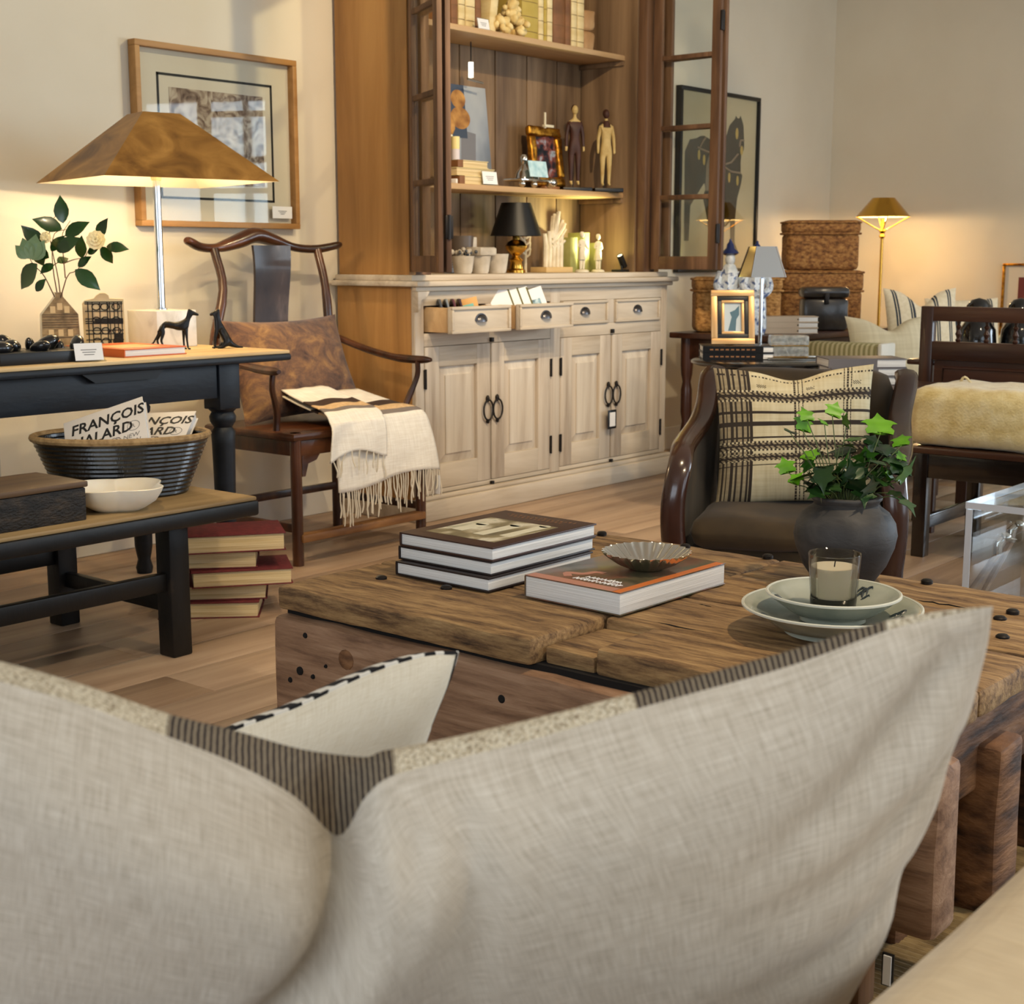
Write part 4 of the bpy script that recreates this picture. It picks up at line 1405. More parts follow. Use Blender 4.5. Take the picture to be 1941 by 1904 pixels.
def splat(u, v, sg):
    zz = SZ + .02 + v * (1.15 - SZ - .02)
    yy = YB + .0 + .10 * v + .035 * math.sin(v * PI * 1.6 - .4)
    return (3.775 + (u - .5) * (.19 - .02 * math.sin(PI * v)), yy + sg * .006, zz)


spl.grid(lambda u, v: splat(u, v, -1), 2, 16)
spl.grid(lambda u, v: splat(1 - u, v, 1), 2, 16)
for uu in (0, 1):
    spl.grid(lambda a, v: splat(uu, v, (1 - 2 * a) * (1 if uu else -1)), 1, 16)
obj('splat', spl, M_splat, yc, True)
obj('seat', MB().box(XL - .03, XR + .03, YF - .025, YB + .025, SZ - .03, SZ, .012), M_roseh, yc, True)
obj('apron', MB().box(XL, XR, YF - .012, YF + .006, SZ - .085, SZ - .03, .003), M_roseh, yc, True)
for x in (XL, XR):
    obj('apron', MB().box(x - .009, x + .009, YF, YB, SZ - .085, SZ - .03, .003), M_rose, yc, True)
for x, s_ in ((XL + .02, 1), (XR - .02, -1)):
    obj('corner_bracket', MB().prism([(0, 0), (s_ * .09, 0), (s_ * .07, -.025), (s_ * .03, -.035), (s_ * .015, -.08), (0, -.08)], .014, TR(x, YF + .003, SZ - .08) @ MXZ), M_roseh, yc, True)
for x, xa, s_ in ((XL, 3.385, -1), (XR, 4.115, 1)):
    arm = spline([(x + (.06 if s_ < 0 else -.02), YB + .045, .80), (xa, YB - .09, .74), (xa, 4.02, .712), (xa + .01 * s_, 3.92, .705), (xa + .03 * s_, 3.83, .705)], 20)
    obj('arm', MB().tube(arm, [.017] * 12 + [.019] * 6 + [.018, .015, .009], 10, flat=.85), M_rose, yc, True)
    obj('arm_support', MB().tube(spline([(x, YF + .1, SZ), (xa - .02 * s_, YF + .09, .56), (xa + .012 * s_, YF + .075, .64), (xa + .01 * s_, YF + .07, .70)], 12), [.013] * 6 + [.011] * 7, 8), M_rose, yc, True)
obj('footrest', MB().box(XL, XR, YF - .03, YF + .02, .085, .115, .006), mat('worn_footrest', [(96, 60, 32), (150, 106, 62)], .5, scale=6, stretch=(.6, 3, 3)), yc, True)
for x in (XL, XR):
    obj('stretcher', MB().box(x - .011, x + .011, YF, YB, .12, .15, .004), M_rose, yc, True)
obj('stretcher', MB().box(XL, XR, YB - .011, YB + .011, .16, .19, .004), M_rose, yc, True)
# patterned cushion on the chair
M_carp = mat('antique_velvet', [(38, 26, 24), (74, 52, 46), (104, 74, 56), (134, 98, 62), (160, 122, 78)], .95, scale=9, stretch=(1, 1, 1.3), detail=12, dist=.6, nrough=.7, sheen=.2, bump=.3, bscale=90, mid=(.3, .7))
cushion('velvet_cushion', 'brown mottled antique velvet cushion leaning on the yoke-back armchair', (3.755, 4.125, SZ + .0), (math.radians(-22), 0, math.radians(3)), .66, .42, .16, [M_carp], pinch=.10)

# ---------------------------------------------------------------- fringed throw
MT_c = mat('throw_cream', [(222, 214, 200), (240, 235, 224)], .95, scale=240, stretch=(1, 1, 1), kind='weave', bump=.4, bscale=200)
MT_b = mat('throw_dark_brown', (62, 44, 34), .95, bump=.3, bscale=200)
MT_t = mat('throw_tan', [(196, 162, 118), (214, 184, 142)], .95, scale=80)
MT_g = mat('throw_grey', (122, 112, 106), .95, bump=.3, bscale=200)
th = thing('fringed_throw', 'cream wool throw with brown, tan and grey stripes and fringe over the chair seat', 'throw', (3.8, 3.8, SZ))
prof_t = spline([(4.10, SZ + .10), (4.0, SZ + .075), (3.90, SZ + .055), (3.83, SZ + .045), (3.785, SZ + .02), (3.77, SZ - .04), (3.762, SZ - .12), (3.757, SZ - .21)], 40)


def stripe(v):
    if .24 < v < .33:
        return 1
    if .33 < v < .46:
        return 2
    if .46 < v < .54:
        return 3
    return 0


def cloth_patch(x0, x1, x0b, x1b, lift, drop, seed, idx, nu=36, nv=40):
    mb = MB()

    def pt(u, v):
        i = min(40, v * 40)
        a = prof_t[int(i)]
        b = prof_t[min(40, int(i) + 1)]
        f = i - int(i)
        yy, zz = a[0] * (1 - f) + b[0] * f, a[1] * (1 - f) + b[1] * f
        xx = (x0 + (x0b - x0) * v) * (1 - u) + (x1 + (x1b - x1) * v) * u
        hang = max(0, (v - .55) / .45)
        fold = math.sin(u * 9 + seed) * .008 * hang + noise.noise(Vector((u * 4, v * 4, seed))) * .012
        bulge = lift * (1 - .3 * hang)
        if v > .55:
            zz -= drop * hang + .02 * math.sin(u * 5 + seed) * hang
            return (xx, yy - bulge * .5 - fold - .012 * hang, zz)
        return (xx, yy - bulge * .35 * v, zz + bulge * (1 - .5 * v) + fold * .5)
    base = 0
    mb.v = [pt(i / nu, j / nv) for i in range(nu + 1) for j in range(nv + 1)]
    for i in range(nu):
        for j in range(nv):
            mb.f.append([i * (nv + 1) + j, i * (nv + 1) + j + 1, (i + 1) * (nv + 1) + j + 1, (i + 1) * (nv + 1) + j])
            mb.mi.append(idx((i + .5) / nu, (j + .5) / nv))
    return mb, pt


mA, pA = cloth_patch(3.60, 4.0, 3.545, 4.10, .0, .0, 1.0, lambda u, v: stripe(v + .02 * math.sin(u * 3)))
mB, pB = cloth_patch(3.60, 3.84, 3.50, 3.80, .022, -.11, 2.4, lambda u, v: stripe(v * 1.25 - .02))
oA = obj('cloth', mA, [MT_c, MT_b, MT_t, MT_g], th, True, 180)
oB = obj('folded_flap', mB, [MT_c, MT_b, MT_t, MT_g], th, True, 180)
for o_ in (oA, oB):
    md = o_.modifiers.new('thickness', 'SOLIDIFY')
    md.thickness = .006
    md.offset = 0
M_frng = mat('throw_fringe', (216, 206, 186), .95)
tz = []
for k in range(3):
    ln_ = .085 + .02 * k
    p = [(0, 0, .004), (.003 * (k - 1), -.002, -ln_ * .35), (-.004, .001, -ln_ * .7), (.003 * (1 - k), .0, -ln_)]
    tz.append(spline(p, 6))
tmesh = []
for k in range(3):
    o_ = obj('tassel', MB().tube(tz[k], [.0022, .0028, .0026, .003, .0026, .0034, .0022], 5), M_frng, th)
    tmesh.append(o_.data)
    q = pA(.5, 1)
    o_.location = (pA(.1 + .3 * k, 1)[0] - 3.8, pA(.1 + .3 * k, 1)[1] - 3.8, pA(.1 + .3 * k, 1)[2] - SZ)
for k in range(44):
    u = (k + .5) / 44
    q = pA(u, 1)
    inst(tmesh[k % 3], 'tassel', th, (q[0] - 3.8, q[1] - 3.8 + rnd.uniform(-.003, .003), q[2] - SZ), (rnd.uniform(-.06, .06), rnd.uniform(-.1, .1), rnd.uniform(0, 6)), (1, 1, rnd.uniform(.8, 1.25)))
for k in range(9):
    q = pB((k + .5) / 9, 1)
    inst(tmesh[k % 3], 'tassel', th, (q[0] - 3.8, q[1] - 3.8 - .002, q[2] - SZ), (rnd.uniform(-.1, .1), rnd.uniform(-.3, .3), rnd.uniform(0, 6)), (1, 1, .7))
obj('swing_tag', MB().box(4.085, 4.087, 3.735, 3.765, SZ - .30, SZ - .225, 0), M_white, th, True)

# ================================================================ display cabinet
M_pale = MATS.get('limed_front') or wood('limed_front', (148, 130, 112), (190, 176, 158), (212, 201, 184), axis=2, scale=7, rough=.62, bump=.25, mid=(.28, .72))
M_paleh = wood('limed_front_rail', (158, 140, 118), (196, 182, 162), (214, 202, 184), axis=0, scale=7, rough=.62, bump=.25, mid=(.28, .72))
M_honey = wood('honey_pine_side', (136, 94, 48), (166, 120, 66), (184, 138, 80), axis=2, scale=5, rough=.5, bump=.15)
M_inner = wood('brown_pine_inside', (96, 74, 52), (128, 102, 74), (154, 126, 94), axis=2, scale=6, rough=.65, bump=.2, rnd_=.1)
M_shelf = wood('pine_shelf', (176, 140, 96), (206, 172, 128), axis=0, scale=6, rough=.6)
M_dark = wood('brown_door_wood', (66, 44, 30), (98, 70, 48), (126, 94, 68), axis=2, scale=9, rough=.6, bump=.3)
CF, CB = 4.08, 4.54
CX0, CX1 = 4.32, 6.2
cab_ = thing('display_cabinet', 'tall pine display cabinet with limed cupboard base and folded-back glass doors', 'cabinet', (5.26, 4.3, 0))


def part(name, mb, m, parent=None, smooth=40, label=None):
    return obj(name, mb, m, parent or cab_, True, smooth, label)


part('plinth', MB().box(CX0 - .03, CX1 + .03, CF - .045, CB, 0, .085, .006), M_paleh)
part('plinth_moulding', MB().box(CX0 - .018, CX1 + .018, CF - .028, CF + .0, .085, .105, .008), M_paleh)
part('side_panel', MB().box(CX0, CX0 + .03, CF + .022, CB, .085, .985, .002), M_honey)
part('side_panel', MB().box(CX1 - .03, CX1, CF + .022, CB, .085, .985, .002), M_honey)
part('back_panel', MB().box(CX0 + .03, CX1 - .03, CB - .02, CB, .085, .985, 0), M_inner)
# face frame
for a, b in ((CX0, 4.372), (5.228, 5.302), (6.148, CX1)):
    part('stile', MB().box(a, b, CF, CF + .022, .105, .985, .002), M_pale)
for a, b in ((.735, .79), (.905, .985), (.105, .125)):
    for x0, x1 in ((4.372, 5.228), (5.302, 6.148)):
        part('rail', MB().box(x0, x1, CF, CF + .022, a, b, .002), M_paleh)
for x in (4.798, 5.705):
    part('drawer_divider', MB().box(x - .028, x + .028, CF, CF + .022, .79, .905, .002), M_pale)
part('dust_board', MB().box(CX0 + .03, CX1 - .03, CF + .022, CB - .02, .745, .765, 0), M_inner)
# counter
part('counter', MB().box(CX0 - .035, CX1 + .035, CF - .05, CB + .005, .985, 1.008, .007), M_paleh)
part('counter_moulding', MB().box(CX0 - .018, CX1 + .018, CF - .025, CF + .0, .965, .985, .006), M_paleh)
part('counter_riser', MB().box(CX0 - .012, CX1 + .012, CF + .005, CB, 1.008, 1.032, .004), M_paleh)
# corbel under the counter corner
part('corbel', MB().prism([(0, 0), (.07, 0), (.055, -.02), (.02, -.035), (.012, -.075), (0, -.085)], .03, TR(CX0 - .012, CF + .0, .965) @ MXZ), M_paleh)


def ring_pull(parent, x, y, zz):
    pts = [(x + .031 * math.sin(a), y - .012, zz + .045 * math.cos(a)) for a in [2 * PI * i / 28 for i in range(28)]]
    h = MB().tube(pts, .0042, 7, closed=True)
    h.ball((x, y - .008, zz + .05), (.008, .01, .016), 10, 6).ball((x, y - .008, zz - .05), (.007, .009, .011), 10, 6)
    part('ring_pull', h, M_iron, parent)


def hinge(parent, x, y, zz):
    part('hinge', MB().box(x - .006, x + .006, y - .006, y + .002, zz - .04, zz + .04, .002).tube([(x, y - .006, zz - .042), (x, y - .006, zz + .042)], .005, 8), M_iron, parent)


def cupboard_door(x0, x1, handle_side):
    z0, z1 = .127, .733
    d = thing('x', 'x', 'x', (x0, CF, z0))
    for k_ in ('label', 'category'):
        del d[k_]
    d.name = 'cupboard_door'
    d.parent = cab_
    d.location = (x0 - 5.26, CF - 4.3, z0)
    s_ = .088
    g = .0025
    a, b = x0 + g, x1 - g
    part('door_stile', MB().box(a, a + s_, CF - .003, CF + .02, z0, z1, .002), M_pale, d)
    part('door_stile', MB().box(b - s_, b, CF - .003, CF + .02, z0, z1, .002), M_pale, d)
    part('door_rail', MB().box(a + s_, b - s_, CF - .003, CF + .02, z1 - .085, z1, .002), M_paleh, d)
    part('door_rail', MB().box(a + s_, b - s_, CF - .003, CF + .02, z0, z0 + .105, .002), M_paleh, d)
    px0, px1, pz0, pz1 = a + s_, b - s_, z0 + .105, z1 - .085
    m = .04
    fld = MB()
    o_ = [(px0, pz0), (px1, pz0), (px1, pz1), (px0, pz1)]
    i_ = [(px0 + m, pz0 + m), (px1 - m, pz0 + m), (px1 - m, pz1 - m), (px0 + m, pz1 - m)]
    vs = [(p[0], CF + .014, p[1]) for p in o_] + [(p[0], CF + .004, p[1]) for p in i_] + [(p[0], CF - .001, p[1]) for p in i_]
    fs = []
    for i in range(4):
        j = (i + 1) % 4
        fs += [[i, j, 4 + j, 4 + i], [4 + i, 4 + j, 8 + j, 8 + i]]
    fs.append([8, 9, 10, 11])
    fld.add(vs, fs)
    part('raised_panel', fld, M_pale, d, 0)
    xm = b - .028 if handle_side > 0 else a + .028
    ring_pull(d, xm, CF - .004, .44)
    xh = a - .002 if handle_side > 0 else b + .002
    hinge(d, xh, CF - .002, .60)
    hinge(d, xh, CF - .002, .24)
    return d


cupboard_door(4.372, 4.798, 1)
cupboard_door(4.802, 5.228, -1)
d3_ = cupboard_door(5.302, 5.708, 1)
cupboard_door(5.714, 6.148, -1)
for x, zz in ((4.80, .75), (4.80, .112), (5.711, .752), (5.711, .112)):
    part('catch', MB().box(x - .008, x + .008, CF - .016, CF - .001, zz - .012, zz + .008, .002), M_iron)
tagm = MB().box(5.645, 5.715, CF - .036, CF - .032, .275, .368, .002)
part('swing_tag_border', tagm, M_black)
part('swing_tag', MB().box(5.657, 5.703, CF - .0375, CF - .0355, .287, .356, 0), M_white)
part('tag_string', MB().tube([(5.68, CF - .02, .40), (5.678, CF - .03, .38), (5.678, CF - .032, .36)], .001, 5), M_ink)


def cup_pull(parent, x, y, zz):
    vs, fs = [], []
    n, m2 = 12, 5
    for j in range(m2 + 1):
        e = j / m2 * PI / 2
        for i in range(n + 1):
            a = PI * i / n
            vs.append((x + .034 * math.cos(a), y - .020 * math.sin(a) * math.sin(e) - .001, zz + .026 * math.sin(a) * math.cos(e) - .004 * math.sin(e)))
    for j in range(m2):
        for i in range(n):
            fs.append([j * (n + 1) + i, j * (n + 1) + i + 1, (j + 1) * (n + 1) + i + 1, (j + 1) * (n + 1) + i])
    mb = MB().add(vs, fs)
    mb.tube([(x + .037 * math.cos(PI * i / 12), y - .001, zz + .029 * math.sin(PI * i / 12)) for i in range(13)], .003, 6)
    part('cup_pull', mb, mat('pewter_pull', (96, 94, 96), .3, .9), parent)


def drawer(x0, x1, out):
    z0, z1 = .792, .903
    y = CF - out
    d = bpy.data.objects.new('drawer', None)
    COL.objects.link(d)
    d.parent = cab_
    d.location = (x0 - 5.26, y - 4.3, z0)
    part('drawer_front', MB().box(x0, x1, y - .002, y + .016, z0, z1, .002), M_paleh, d)
    for a, b, c, e in ((x0, x1, z1 - .013, z1), (x0, x1, z0, z0 + .013), (x0, x0 + .013, z0 + .013, z1 - .013), (x1 - .013, x1, z0 + .013, z1 - .013)):
        part('front_bead', MB().box(a, b, y - .012, y - .001, c, e, .003), M_paleh, d)
    yb = y + .38
    for x in (x0 + .008, x1 - .018):
        part('drawer_side', MB().box(x, x + .010, y + .016, yb, z0 + .004, z1 - .004, .001), M_shelf, d)
    part('drawer_bottom', MB().box(x0 + .018, x1 - .018, y + .016, yb, z0 + .006, z0 + .014, 0), M_shelf, d)
    cup_pull(d, (x0 + x1) / 2, y - .002, (z0 + z1) / 2 - .006)
    return d


drawer(4.388, 4.768, .135)
drawer(4.830, 5.212, .135)
drawer(5.312, 5.674, .0)
drawer(5.738, 6.125, .0)
# ---------------------------------------------------------------- upper part
UF = 4.125
TOPZ = 2.85
part('side_panel', MB().box(4.335, 4.375, UF, CB, 1.032, TOPZ, .002), M_honey)
part('side_panel', MB().box(6.145, 6.185, UF, CB, 1.032, TOPZ, .002), M_honey)
part('inner_lining', MB().box(6.035, 6.05, UF + .05, CB - .025, 1.032, TOPZ, 0), M_inner)
part('inner_lining', MB().box(4.455, 4.47, UF + .05, CB - .025, 1.032, TOPZ, 0), M_inner)
part('stile', MB().box(4.375, 4.47, UF, UF + .05, 1.032, TOPZ, .002), M_dark)
part('stile', MB().box(6.05, 6.145, UF, UF + .05, 1.032, TOPZ, .002), M_dark)
part('head_board', MB().box(4.33, 6.19, UF - .01, CB, TOPZ, TOPZ + .05, .004), M_honey)
xb = [4.375, 4.62, 4.87, 5.105, 5.36, 5.60, 5.84, 6.145]
for a, b in zip(xb[:-1], xb[1:]):
    part('back_board', MB().box(a + .004, b - .004, CB - .02 + rnd.uniform(0, .003), CB, 1.032, TOPZ, .003), M_inner)
SH2, SH3 = 1.425, 2.095
for zz, lab in ((SH2, 'middle'), (SH3, 'upper')):
    part('shelf', MB().box(4.47, 6.035, 4.245, CB - .02, zz - .026, zz, .004), M_shelf)
    part('shelf_support', MB().box(6.02, 6.035, 4.25, CB - .02, zz - .05, zz - .027, .002), M_inner)


def glazed_leaf(M, wdt, z0=1.045, z1=2.83):
    d = bpy.data.objects.new('glass_door_leaf', None)
    COL.objects.link(d)
    d.parent = cab_
    d.matrix_local = TR(-5.26, -4.3, 0) @ M
    t = .022

    def lp_(name, mb, m):
        return obj(name, mb, m, d)
    lp_('leaf_stile', MB().box(0, .05, -t / 2, t / 2, z0, z1, .003), M_dark)
    lp_('leaf_stile', MB().box(wdt - .05, wdt, -t / 2, t / 2, z0, z1, .003), M_dark)
    lp_('leaf_rail', MB().box(.05, wdt - .05, -t / 2, t / 2, z0, z0 + .065, .003), M_dark)
    lp_('leaf_rail', MB().box(.05, wdt - .05, -t / 2, t / 2, z1 - .06, z1, .003), M_dark)
    zs = [z0 + .065, 1.40, 1.735, 2.07, 2.42, z1 - .06]
    for zz in zs[1:-1]:
        lp_('glazing_bar', MB().box(.05, wdt - .05, -t / 2 + .003, t / 2 - .003, zz - .011, zz + .011, .003), M_dark)
    for a, b in zip(zs[:-1], zs[1:]):
        lp_('pane', MB().box(.05, wdt - .05, -.0015, .0015, a, b, 0), M_glass)
    for zz in (1.22, 2.22):
        lp_('leaf_hinge', MB().box(wdt - .004, wdt + .006, -.016, .016, zz - .045, zz + .045, .002).tube([(wdt + .004, 0, zz - .047), (wdt + .004, 0, zz + .047)], .007, 8), M_iron)
    return d


# right door, two leaves folded square to the front
glazed_leaf(TR(6.10, UF - .012, 0) @ RZ(math.radians(-90)), .385)
glazed_leaf(TR(6.145, UF - .40, 0) @ RZ(math.radians(87)), .37)
# left door, folded further back
glazed_leaf(TR(4.40, UF - .014, 0) @ RZ(math.radians(-121)), .385)
glazed_leaf(TR(4.175, UF - .325, 0) @ RZ(math.radians(61)), .37)

# ---------------------------------------------------------------- books on the top shelf
MC = {'c': mat('vellum_spine', [(214, 190, 132), (236, 218, 168)], .7, scale=6, stretch=(1, 1, 3)), 'b': mat('brown_calf', [(112, 72, 38), (150, 102, 60)], .6, scale=8),
      'o': mat('tan_calf', [(178, 112, 44), (200, 138, 70)], .6, scale=8), 'y': mat('ochre_board', [(178, 152, 62), (200, 176, 92)], .7, scale=5), 'r': mat('pale_roll_brown', [(168, 128, 84), (196, 160, 116)], .7, scale=9)}
M_rib = mat('spine_band', (120, 88, 50), .7)


def shelf_book(lab, x0, x1, h, dep, m, z0, yf, lean=0, group='books on the top shelf', bands=True, cat='book', name='standing_book'):
    o = thing(name, lab, cat, ((x0 + x1) / 2, yf, z0 + .0005), 0, group)
    w_ = x1 - x0 - .002
    Mx = RY(lean)
    c = MB().box(-w_ / 2, -w_ / 2 + .003, 0, dep, 0, h, .001, M=Mx).box(w_ / 2 - .003, w_ / 2, 0, dep, 0, h, .001, M=Mx)
    c.grid(lambda u, v: Mx @ Vector((-w_ / 2 * math.cos(PI * u), -.007 * math.sin(PI * u) + .002, v * h)), 6, 1)
    obj('cover', c, m, o)
    obj('pages', MB().box(-w_ / 2 + .003, w_ / 2 - .003, .003, dep - .004, .003, h - .004, 0, M=Mx), M_creampage, o, smooth=0)
    if bands:
        r_ = MB()
        for k in range(4):
            zz = h * (.15 + .22 * k)
            r_.grid(lambda u, v: Mx @ Vector((-(w_ / 2 + .0006) * math.cos(PI * u), -.0082 * math.sin(PI * u) + .0018, zz + .0025 * v)), 6, 1)
        obj('raised_bands', r_, M_rib, o)
    return o


rows = [('slim tan book leftmost on the top cabinet shelf', 4.745, 4.787, .27, 'o'), ('brown book second from left on the top cabinet shelf', 4.792, 4.836, .27, 'b'), ('brown book third from left on the top cabinet shelf', 4.839, 4.885, .26, 'b'),
        ('cream vellum book right of the brown trio on the top shelf', 4.888, 4.932, .28, 'c'), ('thick cream vellum book behind the top shelf price card', 4.936, 5.0, .275, 'c'), ('brown book behind the price card on the top shelf', 5.003, 5.043, .27, 'b'),
        ('ochre book facing forward right of the coral on the top shelf', 5.33, 5.452, .3, 'y'), ('slim cream book right of the ochre one on the top shelf', 5.455, 5.493, .28, 'c'), ('slim ochre book between two cream ones on the top shelf', 5.495, 5.517, .27, 'y'),
        ('cream book left of the brown pair on the top shelf', 5.52, 5.562, .285, 'c'), ('thick brown book of the right hand pair on the top shelf', 5.566, 5.656, .27, 'b'), ('thin brown book of the right hand pair on the top shelf', 5.66, 5.706, .27, 'b'),
        ('cream book right of the brown pair on the top shelf', 5.709, 5.753, .275, 'c'), ('cream book farthest right on the top shelf', 5.757, 5.812, .275, 'c')]
for lab, a, b, h, c in rows:
    shelf_book(lab, a, b, h, .17, MC[c], SH3, 4.335)
shelf_book('cream book leaning sideways left of the coral on the top shelf', 5.05, 5.10, .28, .16, MC['c'], SH3, 4.30, math.radians(8), bands=False).location.x += .0
for k, (z_, h_) in enumerate(((SH3, .105), (SH3 + .135, .10))):
    o_ = thing('carved_wood_block', ['lower carved pale wooden block at the right of the top shelf', 'upper carved pale wooden block at the right of the top shelf'][k], 'ornament', (5.865, 4.38, z_ + (.0 if k == 0 else -.028)), 0, 'carved blocks on the top shelf')
    obj('block', MB().box(-.045, .045, -.045, .06, 0, h_, .02, (3, 3, 4), .008, k * 3, 22), MC['r'], o_, smooth=80)
# coral
M_coral = mat('cream_coral', [(214, 184, 116), (240, 218, 158)], .8, scale=20, bump=.4)
co = thing('brain_coral', 'knobbly cream coral cluster between the books on the top shelf', 'coral', (5.20, 4.295, SH3))
r5 = random.Random(21)
mb = MB()
for k in range(70):
    a, e = r5.uniform(0, 2 * PI), r5.uniform(.0, PI / 2)
    R_ = r5.uniform(.55, 1)
    x, y_, zz = .105 * R_ * math.cos(a) * math.cos(e), .05 * R_ * math.sin(a) * math.cos(e), .145 * R_ * math.sin(e) + .014
    if zz > .1:
        x *= .6
    s_ = r5.uniform(.012, .02)
    mb.ball((0, 0, 0), (s_ * 1.5, s_, s_), 8, 6, TR(x, y_, zz) @ RZ(r5.uniform(0, 6)) @ RY(r5.uniform(-1, 1)))
obj('coral', mb, M_coral, co, smooth=80)
card('small white price card standing on the top cabinet shelf', (4.985, 4.268, SH3), 0, .075, .05, .2)

# ---------------------------------------------------------------- middle shelf
z2 = SH2 + .0005
pt = thing('pear_painting', 'unframed blue-grey canvas painting of two pears with a picture light above', 'painting', (5.08, 4.43, z2))
Mx = RX(math.radians(-6))
M_cv = mat('canvas_blue_grey', [(88, 98, 112), (150, 156, 162), (176, 178, 176)], .7, scale=2.2, stretch=(1, 1, .6), detail=4, mid=(.35, .6))
M_cvd = mat('canvas_dark_blue', (58, 68, 84), .7)
M_cvt = mat('canvas_shadow_grey', (112, 112, 116), .7)
obj('canvas', MB().box(-.155, .155, 0, .022, .02, .46, .001, M=Mx), M_cv, pt)
obj('painted_dark_ground', MB().box(-.155, -.0, -.001, .0002, .22, .46, 0, M=Mx), M_cvd, pt, smooth=0)
M_pear = mat('painted_pear', [(128, 82, 34), (190, 140, 72)], .7, scale=14, detail=4)
pf = MB()
for x, zz, a, b in ((-.045, .395, .05, .042), (-.04, .31, .068, .05)):
    pf.lathe([(1, 0), (1, .0008)], 24, M=Mx @ TR(x, -.0005, zz) @ RX(PI / 2) @ Matrix.Diagonal((a, b, 1, 1)))
obj('painted_pears', pf, M_pear, pt, smooth=0)
obj('painted_shadow', MB().box(-.07, .03, -.0008, 0, .05, .25, 0, M=Mx @ RY(.12)), M_cvt, pt, smooth=0)
obj('easel_foot', MB().box(-.16, .16, -.03, .03, 0, .02, .003), M_shelf, pt)
pl_ = thing('picture_light', 'white picture light on a rod above the pear painting', 'lamp', (5.045, 4.40, SH3 - .03))
M_glow = mat('lit_white_tube', (250, 246, 230), .4, emit=(255, 244, 214), estr=6)
obj('rod', MB().tube([(0, 0, 0), (0, 0, -.09)], .003, 6), M_iron, pl_)
obj('light_tube', MB().tube([(0, 0, -.09), (0, 0, -.155)], .011, 10), M_glow, pl_)
obj('cross_bar', MB().tube([(-.035, -.01, -.165), (.07, -.01, -.175)], .006, 8), mat('nickel', (190, 186, 176), .25, .9), pl_)
pr_ = thing('wooden_pear', 'carved wooden pear ornament on a candlestick at the left of the middle shelf', 'ornament', (4.845, 4.36, z2))
obj('pear', MB().lathe([(0, .215), (.02, .218), (.03, .24), (.03, .265), (.02, .29), (.012, .31), (.008, .322), (0, .325)], 16), M_pear, pr_)
obj('candlestick', MB().lathe([(0, 0), (.03, 0), (.028, .01), (.012, .03), (.012, .2), (.02, .21), (.018, .217), (0, .217)], 14), mat('cream_paint', (226, 216, 186), .6), pr_)
wb = thing('cream_candle', 'stacked cream candle on a white base at the left of the middle shelf', 'candle', (4.835, 4.31, z2))
obj('candle', MB().lathe([(0, .022), (.019, .022), (.019, .15), (.016, .152), (0, .15)], 16), mat('candle_lilac', (214, 204, 206), .6), wb)
obj('upper_candle', MB().lathe([(0, .15), (.019, .151), (.019, .205), (0, .206)], 16), mat('candle_yellow', (232, 216, 150), .6, sss=.2), wb)
obj('base', MB().box(-.03, .035, -.03, .03, 0, .022, .003), M_white, wb)
for k, (x0, y0, L_, t_, m_, lab, g_) in enumerate(((4.815, 4.27, .25, .036, MC['c'], 'bottom cream book of the stack on the middle shelf', 1), (4.805, 4.275, .26, .034, MC['c'], 'middle cream book of the stack on the middle shelf', 1),
                                                  (4.81, 4.275, .21, .032, MC['c'], 'top cream book of the stack on the middle shelf', 1))):
    q_ = book('vellum_book', lab, (x0, y0, z2 + (0, .037, .072)[k]), 0, L_, .14, t_, m_, M_creampage, group='vellum books stacked on the middle shelf', board=.003)
    obj('leather_label', MB().box(.0, .035, -.002, .13, .0, t_, .001), MC['b'], q_) if k != 1 else None
card('white price card leaning on the vellum book stack', (5.01, 4.255, z2), 0, .10, .06, .15)
sv = thing('silver_inkstand', 'ornate silver inkstand with ball finials and a pale blue card', 'inkstand', (5.37, 4.31, z2))
obj('tray', MB().box(-.14, .12, -.055, .055, .03, .042, .005), M_silver, sv)
for x in (-.11, -.02, .1):
    obj('ball_foot', MB().ball((x, -.035, .018), .017, 12, 8), M_silver, sv)
obj('dome', MB().lathe([(.045, .042), (.04, .07), (.022, .095), (.012, .11), (.018, .125), (.02, .14), (.012, .155), (0, .158)], 20, (-.03, .02, 0)), M_silver, sv)
obj('finial', MB().lathe([(.03, .042), (.028, .06), (.014, .08), (.018, .095), (.008, .11), (0, .112)], 16, (.05, .02, 0)), M_silver, sv)
obj('blue_card', MB().box(-.07, .065, -.062, -.058, .04, .115, 0, M=RX(-.2)), mat('pale_blue_card', [(150, 190, 200), (196, 222, 226)], .6, scale=30), sv, smooth=0)
obj('shell', MB().ball((.1, -.05, .03), (.03, .02, .022), 12, 8), M_silver, sv)
gf = thing('gilt_frame', 'small dark still life painting in an ornate gilt frame on the middle shelf', 'picture frame', (5.625, 4.41, z2 + .022))
Mx = RX(math.radians(-7)) @ RZ(0)
fw, fh, b_ = .25, .285, .045
for a, b, c, d in ((-fw / 2, fw / 2, fh - b_, fh), (-fw / 2, fw / 2, 0, b_), (-fw / 2, -fw / 2 + b_, b_, fh - b_), (fw / 2 - b_, fw / 2, b_, fh - b_)):
    obj('frame_bar', MB().box(a, b, -.02, .012, c, d, .01, (6, 2, 6), .006, a * 9 + c * 7, 40, M=Mx), M_gold, gf, smooth=70)
obj('painting', MB().box(-fw / 2 + .04, fw / 2 - .04, -.004, .0, .04, fh - .04, 0, M=Mx), mat('dark_still_life', [(14, 14, 18), (30, 30, 40), (120, 60, 50), (150, 160, 170), (30, 40, 50)], .3, scale=16, detail=5, mid=(.35, .72)), gf, smooth=0)
obj('finial', MB().tube([(-.03, -.005, fh - .01), (-.03, -.005, fh + .065)], .006, 8).box(-.04, .03, -.015, .005, fh - .005, fh + .008, .002), mat('ivory', (216, 206, 176), .5), gf)
